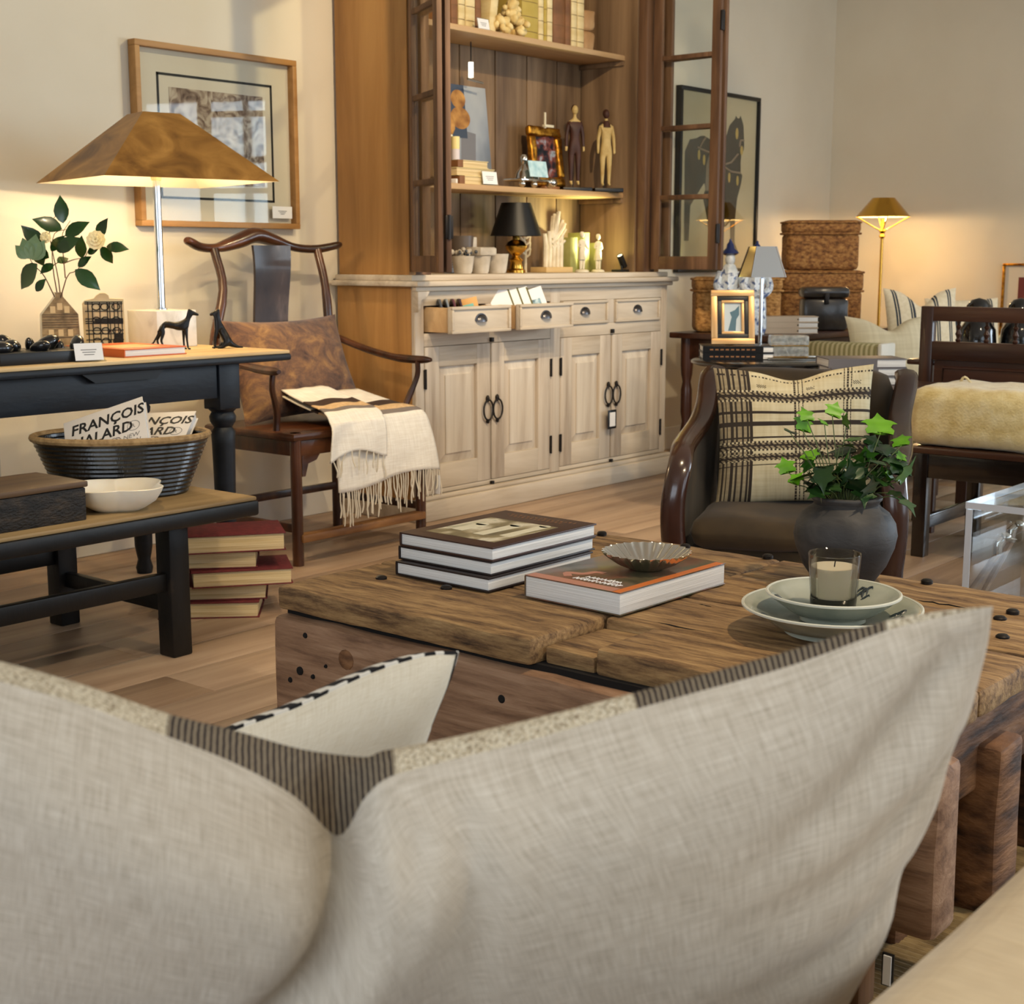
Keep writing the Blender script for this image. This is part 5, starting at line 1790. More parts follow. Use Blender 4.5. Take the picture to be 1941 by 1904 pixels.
obj('easel', MB().box(-.06, .06, -.03, .05, -.02, 0, .003), MC['b'], gf)

M_mw = mat('aged_cream_wood', [(176, 146, 84), (206, 180, 120)], .6, scale=14, detail=4)
M_mb = mat('dark_brown_figure', [(52, 28, 20), (74, 42, 30)], .55, scale=14)


def mannequin(lab, x, y, H, mskin, mbody, hairm, back):
    o = thing('wooden_mannequin', lab, 'mannequin', (x, y, z2), math.radians(-35))
    s = H / 1.0
    V_ = [(0, 0, .50), (0, 0, .60), (0, 0, .70), (0, 0, .78), (0, 0, .84), (.075, 0, .775), (.105, 0, .64), (.11, -.012, .50), (.112, -.012, .44), (-.075, 0, .775), (-.105, 0, .64), (-.11, -.012, .50), (-.112, -.012, .44),
          (.045, 0, .44), (.045, 0, .26), (.045, .005, .07), (.045, -.035, .045), (-.045, 0, .44), (-.045, 0, .26), (-.045, .005, .07), (-.045, -.035, .045), (0, 0, .93)]
    E_ = [(0, 1), (1, 2), (2, 3), (3, 4), (3, 5), (5, 6), (6, 7), (7, 8), (3, 9), (9, 10), (10, 11), (11, 12), (0, 13), (13, 14), (14, 15), (15, 16), (0, 17), (17, 18), (18, 19), (19, 20), (4, 21)]
    R_ = [.075, .06, .075, .06, .022, .032, .024, .019, .016, .032, .024, .019, .016, .045, .032, .02, .016, .045, .032, .02, .016, .022]
    V_ = [(a * s, b * s, c * s + .018) for a, b, c in V_]
    bd = skin_body('figure', V_, E_, [r_ * s for r_ in R_], mskin, o)
    bd.data.materials.append(mbody)
    lo, hi = (.09 * s, .80 * s) if not back else (.42 * s, .80 * s)
    for p in bd.data.polygons:
        cz = p.center.z - .018
        ax = abs(p.center.x)
        if lo < cz < hi and not (ax > .1 * s and cz < .5 * s):
            p.material_index = 1
    obj('head', MB().ball((0, -.005 * s, .94 * s + .018), (.04 * s, .046 * s, .058 * s), 14, 10).ball((0, -.05 * s, .935 * s + .018), (.008 * s, .01 * s, .014 * s), 6, 5), M_mb if back else mskin, o)
    if back:
        obj('collar', MB().lathe([(.07 * s, .775 * s + .018), (.05 * s, .82 * s + .018), (.026 * s, .86 * s + .018)], 14, cap=False), M_mb, o)
    obj('hair', MB().ball((0, .012 * s, .955 * s + .018), (.044 * s, .044 * s, .052 * s), 14, 8), hairm, o)
    obj('stand', MB().box(-.075, .075, -.06, .06, 0, .02, .003), M_black, o)
    obj('support_rod', MB().tube([(0, .055 * s, .018), (0, .05 * s, .55 * s)], .0025, 6), M_iron, o)
    return o


mannequin('wooden mannequin painted in a dark brown suit on the middle shelf', 5.775, 4.36, .40, M_mw, M_mb, M_mb, False)
mannequin('cream jointed wooden mannequin with a dark head beside the brown-suited one on the middle shelf', 5.935, 4.285, .385, M_mw, M_mw, M_mb, True)

# ---------------------------------------------------------------- counter level
z3 = 1.0325
sl = thing('small_table_lamp', 'small brass table lamp with tapered black shade in the cabinet', 'lamp', (5.295, 4.34, z3))
obj('base', MB().lathe([(0, 0), (.045, 0), (.045, .012), (.032, .02), (.028, .05), (.034, .06), (.022, .07), (.018, .08), (.03, .09), (.05, .11), (.052, .125), (.038, .145), (.018, .155), (.016, .175), (.01, .18), (.01, .2)], 24), M_brass, sl)
obj('shade', MB().lathe([(.122, .172), (.07, .325), (.068, .325), (.12, .172)], 36, cap=False), M_black, sl)
obj('glass_ball', MB().ball((.03, .02, .12), .03, 14, 8), M_acryl, sl)
M_potw = mat('aged_white_pot', [(176, 164, 146), (210, 200, 184)], .6, scale=12, detail=4)
for k, (x, w_, h_, lab) in enumerate(((4.87, .052, .078, 'aged white pot with tiny flowers left in the cabinet'), (4.99, .048, .078, 'aged white pot with a pale lid beside the flower pot'), (5.105, .056, .088, 'plain aged white pot left of the brass lamp'))):
    o_ = thing('small_pot', lab, 'pot', (x, 4.30, z3), 0, 'aged white pots in the cabinet')
    obj('pot', MB().lathe([(0, 0), (w_ * .72, 0), (w_ * .8, .01), (w_, h_), (w_ * .93, h_), (w_ * .72, .012), (0, .01)], 24), M_potw, o_)
    if k == 0:
        f_ = MB()
        for q in range(14):
            f_.ball((r5.uniform(-.05, .05), r5.uniform(-.04, .04), h_ + r5.uniform(.0, .03)), r5.uniform(.008, .014), 7, 5)
        obj('dried_flowers', f_, M_potw, o_)
        g_ = MB()
        for q in range(8):
            g_.ball((r5.uniform(-.04, .06), r5.uniform(-.045, .0), h_ + r5.uniform(.0, .03)), r5.uniform(.006, .009), 7, 5)
        obj('grey_berries', g_, mat('grey_berry', (70, 74, 80), .5), o_)
    if k == 1:
        obj('lid', MB().box(-.055, .06, -.05, .05, h_ + .001, h_ + .04, .01), M_potw, o_)
bw = thing('dark_tumbler', 'dark tumbler with a white stripe behind the flower pots', 'cup', (5.02, 4.44, z3))
obj('cup', MB().lathe([(0, 0), (.05, 0), (.058, .17), (.054, .17), (.046, .01), (0, .008)], 24), mat('taupe_glaze', (92, 80, 70), .4), bw)
obj('white_stripe', MB().box(.02, .05, -.052, -.03, .02, .165, .005), M_potw, bw)
card('white price card behind the small pots in the cabinet', (4.885, 4.37, z3 + .095), 0, .115, .075, .05).location.z = z3 + .0
M_bleach = mat('bleached_coral', [(206, 190, 158), (228, 216, 190)], .75, scale=20)
hc = thing('coral_branches', 'bleached branching coral mounted on a pale wooden plinth', 'coral', (5.56, 4.32, z3))
obj('plinth', MB().box(-.12, .09, -.05, .05, 0, .026, .003), wood('pale_plinth', (196, 160, 100), (216, 184, 128), axis=0), hc)
for k in range(5):
    x = -.065 + .03 * k
    obj('column', MB().tube([(x, 0, .026), (x + .002, .0, .13), (x + .004 * (k - 2), 0, .185 + .012 * (k % 2))], [.013, .013, .01], 8), M_bleach, hc)
mb = MB()
for k in range(12):
    a = -.1 + .17 * k
    b0 = Vector((-.02 + .01 * (k % 4), 0, .12 + .005 * k))
    d_ = Vector((math.cos(a - .2), .3 * math.sin(k), math.sin(a) + .3)).normalized()
    mb.tube([b0, b0 + d_ * .06, b0 + d_ * .11 + Vector((0, 0, .01))], [.011, .010, .007], 7)
obj('fingers', mb, M_bleach, hc)
tw = thing('coral_twig', 'small white coral twig behind the brass lamp', 'coral', (5.44, 4.40, z3))
mb = MB()
mb.tube([(0, 0, 0), (0, 0, .1), (-.01, 0, .17)], [.008, .007, .004], 7)
for k in range(9):
    zz = .07 + .015 * k
    s_ = -1 if k % 2 else 1
    mb.tube([(0, 0, zz), (s_ * .03, 0, zz + .015), (s_ * .05, 0.01, zz + .045)], [.006, .006, .004], 6)
obj('twig', mb, M_bleach, tw)
M_chal = mat('chalk_white', [(206, 196, 170), (226, 218, 196)], .8, scale=20)


def cherub(lab, x, y, H, arm):
    o = thing('plaster_figure', lab, 'figurine', (x, y, z3), math.radians(-35), 'white plaster figures in the cabinet')
    s = H
    V_ = [(0, 0, .50), (0, 0, .62), (0, 0, .72), (0, -.0, .80), (.07, 0, .72), (.10, -.02, .60), (.05, -.06, .58) if not arm else (.16, -.04, .54), (-.07, 0, .72), (-.10, -.01, .60), (-.04, -.06, .62), (.035, 0, .42), (.035, -.005, .22), (.035, 0, .06), (-.035, 0, .42), (-.035, -.01, .22), (-.035, 0, .06)]
    E_ = [(0, 1), (1, 2), (2, 3), (2, 4), (4, 5), (5, 6), (2, 7), (7, 8), (8, 9), (0, 10), (10, 11), (11, 12), (0, 13), (13, 14), (14, 15)]
    R_ = [.08, .07, .07, .03, .036, .028, .022, .036, .028, .022, .055, .042, .03, .055, .042, .03]
    skin_body('figure', [(a * s, b * s, c * s) for a, b, c in V_], E_, [r_ * s for r_ in R_], M_chal, o)
    obj('head', MB().ball((0, -.005 * s, .885 * s), (.055 * s, .06 * s, .068 * s), 14, 10).ball((0, .015 * s, .92 * s), (.058 * s, .05 * s, .05 * s), 12, 8), M_chal, o)
    obj('drape', MB().lathe([(.1 * s, .3 * s), (.085 * s, .42 * s), (.08 * s, .5 * s), (.06 * s, .51 * s)], 14, mod=lambda a, k: 1 + .12 * math.sin(5 * a + k), cap=False), M_chal, o)
    obj('pedestal', MB().lathe([(0, 0), (.17 * s, 0), (.17 * s, .03 * s), (.13 * s, .06 * s), (0, .07 * s)], 18), M_chal, o)


cherub('white plaster figure with arm held out, right of the coral plinth', 5.75, 4.29, .205, True)
cherub('white plaster figure with folded arms, nearest the spotlight', 5.878, 4.285, .195, False)
M_grn = mat('sage_green_cover', [(150, 150, 84), (176, 176, 112)], .6, scale=8)
for a, b, h_, lab in ((5.76, 5.82, .17, 'sage green book behind the arm-out plaster figure'), (5.868, 5.92, .195, 'tall sage green book between the two plaster figures'), (5.975, 6.025, .145, 'short sage green book right of the plaster figures')):
    shelf_book(lab, a, b, h_, .10, M_grn, z3, 4.37, 0, 'sage green books at counter level', False)
sp_ = thing('mini_spotlight', 'small black spotlight standing in the right corner of the cabinet', 'lamp', (6.0, 4.225, z3))
obj('foot', MB().box(-.05, .025, -.03, .03, 0, .012, .003), M_black, sp_)
obj('bracket', MB().tube([(.0, 0, .01), (.0, 0, .045)], .005, 8), M_black, sp_)
MS = TR(0, 0, .055) @ RY(math.radians(-35))
obj('barrel', MB().lathe([(0, -.035), (.017, -.035), (.017, .035), (.014, .035), (.014, .03), (0, .03)], 18, M=MS), M_black, sp_)
obj('lens', MB().lathe([(0, .0305), (.0135, .031)], 16, M=MS, cap=False), mat('lens_glow', (230, 226, 180), .4, emit=(240, 236, 180), estr=3), sp_)
spot('cabinet_spotlight', (5.972, 4.235, z3 + .095), (5.6, 4.5, 1.42), 16, 110, .8, (.95, .9, .42), .012)
# music boxes and greeting cards in the open drawers
cols = [((70, 74, 80), 'charcoal slim case leftmost in the open left drawer'), ((128, 134, 138), 'grey slim case second in the open left drawer'), ((92, 36, 48), 'wine red slim case in the open left drawer'), ((60, 30, 40), 'dark plum slim case in the open left drawer'), ((216, 164, 96), 'orange case with turquoise picture in the open left drawer')]
for k, (c_, lab) in enumerate(cols):
    o_ = thing('slim_case', lab, 'case', (4.46 + .042 * k + (.012 if k == 4 else 0), 4.035, .81), math.radians(-42), 'cases in the open left drawer')
    Mx = RY(math.radians(-14))
    obj('case', MB().box(-.004, .004, -.05, .05, 0, .125, .001, M=Mx) if k < 4 else MB().box(-.045, .04, -.006, .004, 0, .125, .001, M=Mx), mat('case_%d' % k, c_, .35), o_)
    if k == 4:
        obj('picture', MB().box(-.03, .02, -.0066, -.006, .03, .1, 0, M=Mx), mat('turquoise_print', (130, 196, 184), .4), o_)
for k in range(4):
    lab = ['white greeting card leftmost in the second drawer', 'white greeting card second in the second drawer', 'white greeting card third in the second drawer', 'white greeting card with a grey picture, front of the second drawer'][k]
    o_ = thing('greeting_card', lab, 'card', (4.872 + .052 * k + (.035 if k == 3 else 0), 4.03 - .012 * k, .81), math.radians(-18), 'greeting cards in the second drawer')
    Mx = RX(math.radians(-16)) @ RY(math.radians(-14))
    obj('card', MB().box(-.055, .06, -.002, .002, 0, .165, 0, M=Mx), M_white, o_, smooth=0)
    obj('dark_edge', MB().box(.052, .0605, -.0026, -.002, .0, .16, 0, M=Mx), mat('olive_edge', (96, 92, 40), .7), o_, smooth=0) if k < 3 else obj('picture', MB().box(-.028, .032, -.0028, -.002, .05, .115, 0, M=Mx), mat('grey_card_picture', [(60, 70, 74), (140, 170, 180), (190, 206, 210)], .6, scale=40, detail=4), o_, smooth=0)
# pale pot standing behind the drawer

# ================================================================ RIGHT: horse picture
M_card = mat('parchment_ground', [(206, 186, 146), (218, 200, 162)], .8, scale=3)
M_hbk = mat('horse_black', (26, 25, 24), .8)
M_hye = mat('saddle_yellow', [(170, 150, 40), (196, 176, 66)], .8, scale=40)
M_hgr = mat('blanket_grey_brown', [(126, 108, 88), (146, 126, 104)], .8, scale=60)
M_hro = mat('rein_taupe', (150, 126, 102), .8)
M_hta = mat('tassel_gold', (206, 172, 84), .8)
hp = thing('horse_picture', 'black framed picture of a dark horse with yellow saddle beside the cabinet', 'picture', (7.42, WY - .02, 1.03))
hx0, hx1, hz0, hz1 = 6.98, 7.865, 1.02, 2.06
for a, b, c, d in ((hx0, hx1, hz1 - .022, hz1), (hx0, hx1, hz0, hz0 + .022), (hx0, hx0 + .022, hz0 + .022, hz1 - .022), (hx1 - .022, hx1, hz0 + .022, hz1 - .022)):
    obj('frame_bar', MB().box(a, b, WY - .04, WY - .002, c, d, .002), M_black, hp, True)
obj('ground', MB().box(hx0 + .01, hx1 - .01, WY - .022, WY - .004, hz0 + .01, hz1 - .01, 0), M_card, hp, True)


def flat(name, poly, m, lift):
    MX = Matrix(((1, 0, 0, 0), (0, 0, -1, WY - .022 - lift), (0, 1, 0, 0), (0, 0, 0, 1)))
    # triangulated flat print
    bm = bmesh.new()
    vs = [bm.verts.new(MX @ Vector((x, zz, 0))) for x, zz in poly]
    f = bm.faces.new(vs)
    bmesh.ops.triangulate(bm, faces=[f])
    bm.verts.index_update()
    mb = MB()
    mb.add([v.co.copy() for v in bm.verts], [[v.index for v in q.verts] for q in bm.faces])
    bm.free()
    obj(name, mb, m, hp, True, 0)


flat('horse_print', [(7.10, 1.77), (7.174, 1.781), (7.211, 1.796), (7.255, 1.8), (7.311, 1.786), (7.36, 1.769), (7.381, 1.75), (7.473, 1.755), (7.489, 1.78), (7.504, 1.828), (7.531, 1.877), (7.593, 1.92), (7.602, 1.939), (7.619, 1.925), (7.641, 1.925), (7.654, 1.943), (7.671, 1.922), (7.693, 1.888), (7.693, 1.84), (7.706, 1.781), (7.704, 1.745), (7.676, 1.713), (7.651, 1.73), (7.665, 1.694), (7.673, 1.647), (7.671, 1.616), (7.694, 1.593), (7.684, 1.55), (7.668, 1.514), (7.641, 1.458), (7.622, 1.373), (7.606, 1.324), (7.611, 1.233), (7.631, 1.184), (7.663, 1.147), (7.622, 1.129), (7.596, 1.165), (7.571, 1.196), (7.586, 1.257), (7.578, 1.329), (7.565, 1.317), (7.519, 1.289), (7.461, 1.282), (7.396, 1.296), (7.401, 1.32), (7.459, 1.324), (7.511, 1.322), (7.557, 1.359), (7.543, 1.389), (7.501, 1.412), (7.47, 1.447), (7.474, 1.495), (7.336, 1.49), (7.298, 1.447), (7.3, 1.406), (7.319, 1.365), (7.332, 1.33), (7.384, 1.302), (7.385, 1.281), (7.317, 1.28), (7.316, 1.306), (7.332, 1.315), (7.303, 1.333), (7.284, 1.382), (7.259, 1.434), (7.258, 1.464), (7.279, 1.499), (7.266, 1.534), (7.223, 1.497), (7.187, 1.461), (7.12, 1.40), (7.11, 1.2), (7.06, 1.2), (7.06, 1.45), (7.05, 1.7)], M_hbk, .0006)
flat('blanket_print', [(7.315, 1.699), (7.334, 1.71), (7.467, 1.637), (7.474, 1.495), (7.274, 1.49), (7.284, 1.64)], M_hgr, .0012)
flat('saddle_print', [(7.363, 1.766), (7.385, 1.779), (7.426, 1.758), (7.472, 1.782), (7.483, 1.673), (7.456, 1.619), (7.413, 1.557), (7.38, 1.521), (7.34, 1.522), (7.373, 1.556), (7.334, 1.654), (7.326, 1.718)], M_hye, .0018)
rn = MB()
for q in ([(7.176, 1.732), (7.225, 1.723), (7.303, 1.71)], [(7.208, 1.734), (7.24, 1.77), (7.266, 1.789)], [(7.478, 1.649), (7.559, 1.665), (7.634, 1.717)], [(7.478, 1.637), (7.562, 1.611), (7.669, 1.607)], [(7.405, 1.468), (7.419, 1.433), (7.453, 1.446), (7.44, 1.476)], [(7.66, 1.80), (7.70, 1.80)], [(7.65, 1.76), (7.66, 1.80)]):
    rn.tube([(x, WY - .0242, zz) for x, zz in q], .006, 6, flat=1, M=None)
obj('rein_print', rn, M_hro, hp, True)
ts = MB()
for x, zz, a, b in ((7.199, 1.69, .014, .03), (7.255, 1.664, .014, .03), (7.54, 1.575, .014, .03), (7.636, 1.561, .014, .03), (7.616, 1.835, .017, .034), (7.676, 1.74, .017, .028), (7.35, 1.292, .028, .016), (7.415, 1.308, .024, .014)):
    ts.ball((x, WY - .0245, zz), (a, .0012, b), 10, 6)
obj('tassel_print', ts, M_hta, hp, True)
obj('glazing', MB().box(hx0 + .02, hx1 - .02, WY - .033, WY - .031, hz0 + .02, hz1 - .02, 0), M_glass, hp, True)

RC = math.radians(-50.5)
# ================================================================ dark desk with wicker boxes
M_mah = wood('dark_mahogany', (40, 22, 16), (66, 38, 26), (84, 52, 36), axis=0, scale=7, rough=.35, coat=.2)
M_mahv = wood('dark_mahogany_upright', (40, 22, 16), (66, 38, 26), (84, 52, 36), axis=2, scale=7, rough=.35, coat=.2)
dk = thing('dark_desk', 'dark mahogany desk carrying wicker boxes to the right of the cabinet', 'desk', (6.95, 3.8, 0))
obj('desk_top', MB().box(6.3, 7.62, 3.46, 4.13, .69, .72, .006), M_mah, dk, True)
obj('apron', MB().box(6.35, 7.57, 3.50, 3.525, .58, .69, .002), M_mah, dk, True)
obj('apron', MB().box(6.35, 6.375, 3.52, 4.06, .58, .69, .002), M_mah, dk, True)
obj('apron', MB().box(6.35, 7.57, 4.055, 4.08, .58, .69, .002), M_mah, dk, True)
tl_ = [(.02, 0), (.026, .04), (.018, .07), (.026, .12), (.03, .2), (.022, .25), (.03, .3), (.03, .42), (.022, .46), (.03, .5), (.034, .55), (.034, .69)]
for x in (6.37, 7.55):
    for y in (3.52, 4.06):
        obj('leg', MB().lathe(tl_, 16, (x, y, 0)), M_mahv, dk, True)
M_wk = mat('woven_wicker', [(96, 58, 24), (150, 100, 50), (184, 134, 74)], .8, scale=45, stretch=(1, 1, 1.6), detail=3, bump=1.0, bscale=70, mid=(.3, .7))
M_wk2 = mat('woven_wicker_light', [(124, 82, 38), (176, 126, 66), (204, 156, 92)], .8, scale=45, stretch=(1, 1, 1.6), detail=3, bump=1.0, bscale=70, mid=(.3, .7))


def hamper(lab, loc, w_, d_, h_, lid, m):
    o = thing('wicker_box', lab, 'box', loc, RC, 'wicker boxes on the desk')
    obj('body', MB().box(-w_ / 2 + .006, w_ / 2 - .006, -d_ / 2 + .006, d_ / 2 - .006, 0, h_ - lid + .01, .025, (8, 4, 5), .003, h_, 20), m, o, smooth=60)
    obj('lid', MB().box(-w_ / 2, w_ / 2, -d_ / 2, d_ / 2, h_ - lid, h_, .025, (8, 4, 2), .003, h_ + 2, 20), m, o, smooth=60)
    for zz in (h_ - lid + .004, h_ - .012):
        obj('braided_edge', MB().tube([(x, y, zz) for x, y in ((-w_ / 2 + .02, -d_ / 2 - .001), (w_ / 2 - .02, -d_ / 2 - .001), (w_ / 2 + .001, -d_ / 2 + .02), (w_ / 2 + .001, d_ / 2 - .02), (w_ / 2 - .02, d_ / 2), (-w_ / 2 + .02, d_ / 2), (-w_ / 2 - .001, d_ / 2 - .02), (-w_ / 2 - .001, -d_ / 2 + .02))], .006, 6, closed=True), m, o)
    return o


hamper('large wicker box at the bottom of the two-box stack', (7.405, 3.85, .7205), .46, .22, .314, .12, M_wk)
hamper('smaller wicker box on top of the stack behind the mirrored lamp', (7.41, 3.855, 1.0355), .415, .21, .275, .078, M_wk)
hamper('light wicker box behind the porcelain figures', (6.56, 3.885, .7205), .455, .2, .285, .075, M_wk2)
lb = thing('leather_box', 'black leather travel box with rounded lid in front of the wicker stack', 'box', (6.985, 3.60, .7205), RC)
M_lea = mat('black_leather', [(26, 22, 20), (52, 46, 42)], .3, scale=14, coat=.3, bump=.2)
obj('body', MB().box(-.12, .12, -.07, .07, 0, .17, .02), M_lea, lb)
obj('lid', MB().box(-.125, .125, -.075, .075, .172, .23, .022), M_lea, lb)
obj('clasp', MB().box(-.012, .012, -.082, -.074, .14, .2, .003), M_iron, lb)
M_porc = mat('blue_white_porcelain', [(196, 206, 214), (222, 228, 232), (70, 92, 140)], .15, scale=26, detail=3, coat=.5, mid=(.4, .62))
M_cob = mat('cobalt_blue', (30, 44, 92), .2, coat=.4)
for k, (x, y, H, lab) in enumerate(((6.345, 3.80, .47, 'left blue and white porcelain figure with cobalt hat'), (6.39, 3.672, .46, 'right blue and white porcelain figure with cobalt hat, half hidden by the mirrored lamp'))):
    o = thing('porcelain_figure', lab, 'figurine', (x, y, .7205), RC, 'porcelain figures on the desk')
    obj('robe', MB().lathe([(0, 0), (.05, 0), (.06, .03), (.055, .15), (.045, .25), (.05, .3), (.03, .345), (.016, .355)], 20, mod=lambda a, q: 1 + .07 * math.sin(6 * a)), M_porc, o)
    obj('sleeve', MB().tube(spline([(-.045, 0, .31), (-.065, -.02, .24), (-.03, -.05, .2), (.0, -.058, .21)], 10), .02, 8), M_porc, o)
    obj('sleeve', MB().tube(spline([(.045, 0, .31), (.065, -.02, .24), (.03, -.05, .2), (.0, -.058, .21)], 10), .02, 8), M_porc, o)
    obj('head', MB().ball((0, -.005, .375), (.026, .028, .033), 14, 10), M_porc, o)
    obj('hat', MB().lathe([(.03, H - .075), (.045, H - .065), (.04, H - .055), (.022, H - .04), (.018, H - .02), (.008, H - .008), (.006, H + .005), (0, H + .008)], 18), M_cob, o)
for k in range(3):
    b_ = book('pale_book', ['bottom pale book of the stack on the desk front', 'middle pale book of the stack on the desk front', 'top pale book of the stack on the desk front'][k], (6.245, 3.475, .721 + .029 * k), RC, .29, .14, .0285, mat('pale_beige_cover', (196, 176, 152), .6), group='pale books on the desk')
    b_.location = (6.455, 3.672, .721 + .029 * k)
    b_.rotation_euler = (0, 0, math.radians(-52))
    obj('spine_panel', MB().box(0, .19, -.0015, .002, 0, .0285, 0), mat('pale_beige_cover', (196, 176, 152), .6), b_)
    obj('spine_dot', MB().lathe([(.004, 0), (.004, .001)], 10, M=TR(.185, -.002, .014) @ RX(PI / 2)), M_ink, b_)

# ================================================================ round black table
M_ebon = mat('ebonised_wood', (12, 11, 12), .22, coat=.5)
tc_ = (5.40, 3.045)
rt = thing('round_table', 'round black ebonised table with bobbin-turned legs behind the velvet armchair', 'table', (tc_[0], tc_[1], 0))
TZ = .675
obj('table_top', MB().lathe([(0, TZ - .022), (.30, TZ - .022), (.318, TZ - .014), (.318, TZ - .006), (.308, TZ), (0, TZ)], 64), M_ebon, rt)
obj('apron', MB().lathe([(.225, TZ - .075), (.235, TZ - .022)], 40, cap=False).lathe([(.22, TZ - .075), (.23, TZ - .022)], 40, cap=False), M_ebon, rt)
bob = [(.018, 0), (.024, .02), (.016, .045)]
for k in range(9):
    bob += [(.013, .06 + .058 * k), (.024, .088 + .058 * k)]
bob += [(.02, .6), (.024, .653)]
legs_a = [math.radians(a) for a in (140, 50, -40, 230)]
for a in legs_a:
    obj('leg', MB().lathe(bob, 14, (.235 * math.cos(a), .235 * math.sin(a), 0)), M_ebon, rt)
for i in range(4):
    a, b = legs_a[i], legs_a[(i + 1) % 4]
    a, b = sorted((a, b))
for a, b in ((140, 50), (50, -40), (-40, 230), (230, 140)):
    a, b = math.radians(a), math.radians(b)
    obj('stretcher', MB().tube([(.235 * math.cos(a), .235 * math.sin(a), .16), (.235 * math.cos(b), .235 * math.sin(b), .16)], .011, 8), mat('red_brown_stretcher', (60, 28, 22), .4), rt)
M_bkcov = mat('black_gloss_cover', (16, 15, 16), .3)
for k in range(2):
    b_ = book('black_book', ['lower black book on the round table', 'upper black book on the round table beneath the photo frame'][k], (5.205, 3.265 - .0, TZ + .0005 + .0295 * k), math.radians(-53), .30, .19, .0285, M_bkcov, group='black books on the round table')
    obj('spine_panel', MB().box(0, .255, -.0015, .003, 0, .0285, 0), M_bkcov, b_)
    ttl = MB()
    for q in range(9):
        ttl.box(.03 + .022 * q, .044 + .022 * q, -.0022, -.0015, .011, .0165, 0)
    obj('spine_title', ttl, M_goldfoil, b_)
    b_.location = (5.19, 3.23, TZ + .0005 + .0295 * k)
pfz = TZ + .06
ph = thing('photo_frame', 'small gilt photo frame with pale blue drawing standing on black books', 'picture frame', (5.325, 3.165, pfz), RC)
Mx = RX(math.radians(-14))
w_, h_ = .185, .235
for nm, i0, wd, m_, yy in (('outer_frame', 0, .026, mat('pale_gold_leaf', (206, 164, 112), .35, .5), -.016), ('black_slip', .024, .022, M_black, -.010), ('inner_frame', .044, .012, mat('pale_gold_leaf', (206, 164, 112), .35, .5), -.013)):
    for a, b, c, d in ((-w_ / 2 + i0, w_ / 2 - i0, h_ - i0 - wd, h_ - i0), (-w_ / 2 + i0, w_ / 2 - i0, i0, i0 + wd), (-w_ / 2 + i0, -w_ / 2 + i0 + wd, i0 + wd, h_ - i0 - wd), (w_ / 2 - i0 - wd, w_ / 2 - i0, i0 + wd, h_ - i0 - wd)):
        obj(nm, MB().box(a, b, yy, .0, c, d, .002, M=Mx), m_, ph)
obj('drawing_ground', MB().box(-w_ / 2 + .05, w_ / 2 - .05, -.004, 0, .05, h_ - .05, 0, M=Mx), mat('pale_blue_paper', (196, 208, 214), .7), ph, smooth=0)
dg_ = MB().prism([(-.02, .06), (.012, .06), (.016, .11), (.028, .13), (.028, .17), (.01, .15), (-.012, .14), (-.004, .12), (-.012, .09)], .0005, Mx @ TR(0, -.0042, 0) @ MXZ)
obj('drawn_figure', dg_, mat('teal_ink', (84, 116, 132), .7), ph, smooth=0)
obj('easel_back', MB().box(-.02, .02, 0, .004, .0, .17, 0, M=TR(0, .09, 0) @ RX(math.radians(14))), M_black, ph)
ml = thing('mirrored_lamp', 'slim silver table lamp with mirrored square shade on the round table', 'lamp', (5.485, 3.125, TZ + .0005), RC + math.radians(12))
obj('base', MB().lathe([(0, 0), (.05, 0), (.05, .008), (.012, .018), (.008, .03)], 24), M_chrome, ml)
obj('stem', MB().lathe([(.008, .03), (.008, .34)], 14), M_chrome, ml)
ms = MB().add(*pyr(.078, .044, .345, .475, 0))
ms.add(*pyr(.076, .042, .345, .475, 0, True))
obj('shade', ms, mat('mirror_glass', (196, 198, 200), .08, 1), ml, smooth=0)
for sx in (-1, 1):
    for sy in (-1, 1):
        obj('shade_corner', MB().tube([(sx * .078, sy * .078, .345), (sx * .044, sy * .044, .475)], .0035, 6), M_chrome, ml)
tr = thing('silver_tray', 'thin silver tray on the round table under the glass blocks', 'tray', (5.47, 2.95, TZ + .0005), RC)
obj('tray', MB().box(-.12, .12, -.06, .06, 0, .006, .003).tube([(-.12, -.06, .008), (.12, -.06, .008), (.12, .06, .008), (-.12, .06, .008)], .004, 6, closed=True), M_silver, tr)
M_cut = mat('cut_glass', [(196, 204, 204), (236, 240, 240)], .08, scale=60, trans=.75, ior=1.4, kind='voro', bump=.6, bscale=80)
for k in range(2):
    o = thing('glass_block', ['lower cut glass box on the silver tray', 'upper cut glass box stacked on the silver tray'][k], 'box', (5.455, 2.97, TZ + .0115 + .047 * k), RC, 'cut glass boxes on the tray')
    obj('glass_body', MB().box(-.08, .08, -.045, .045, 0, .045, .008, (12, 6, 3), .002, k, 60), M_cut, o, smooth=20)
    obj('metal_rim', MB().tube([(-.079, -.044, .0015), (.079, -.044, .0015), (.079, .044, .0015), (-.079, .044, .0015)], .0018, 6, closed=True), M_brass, o)

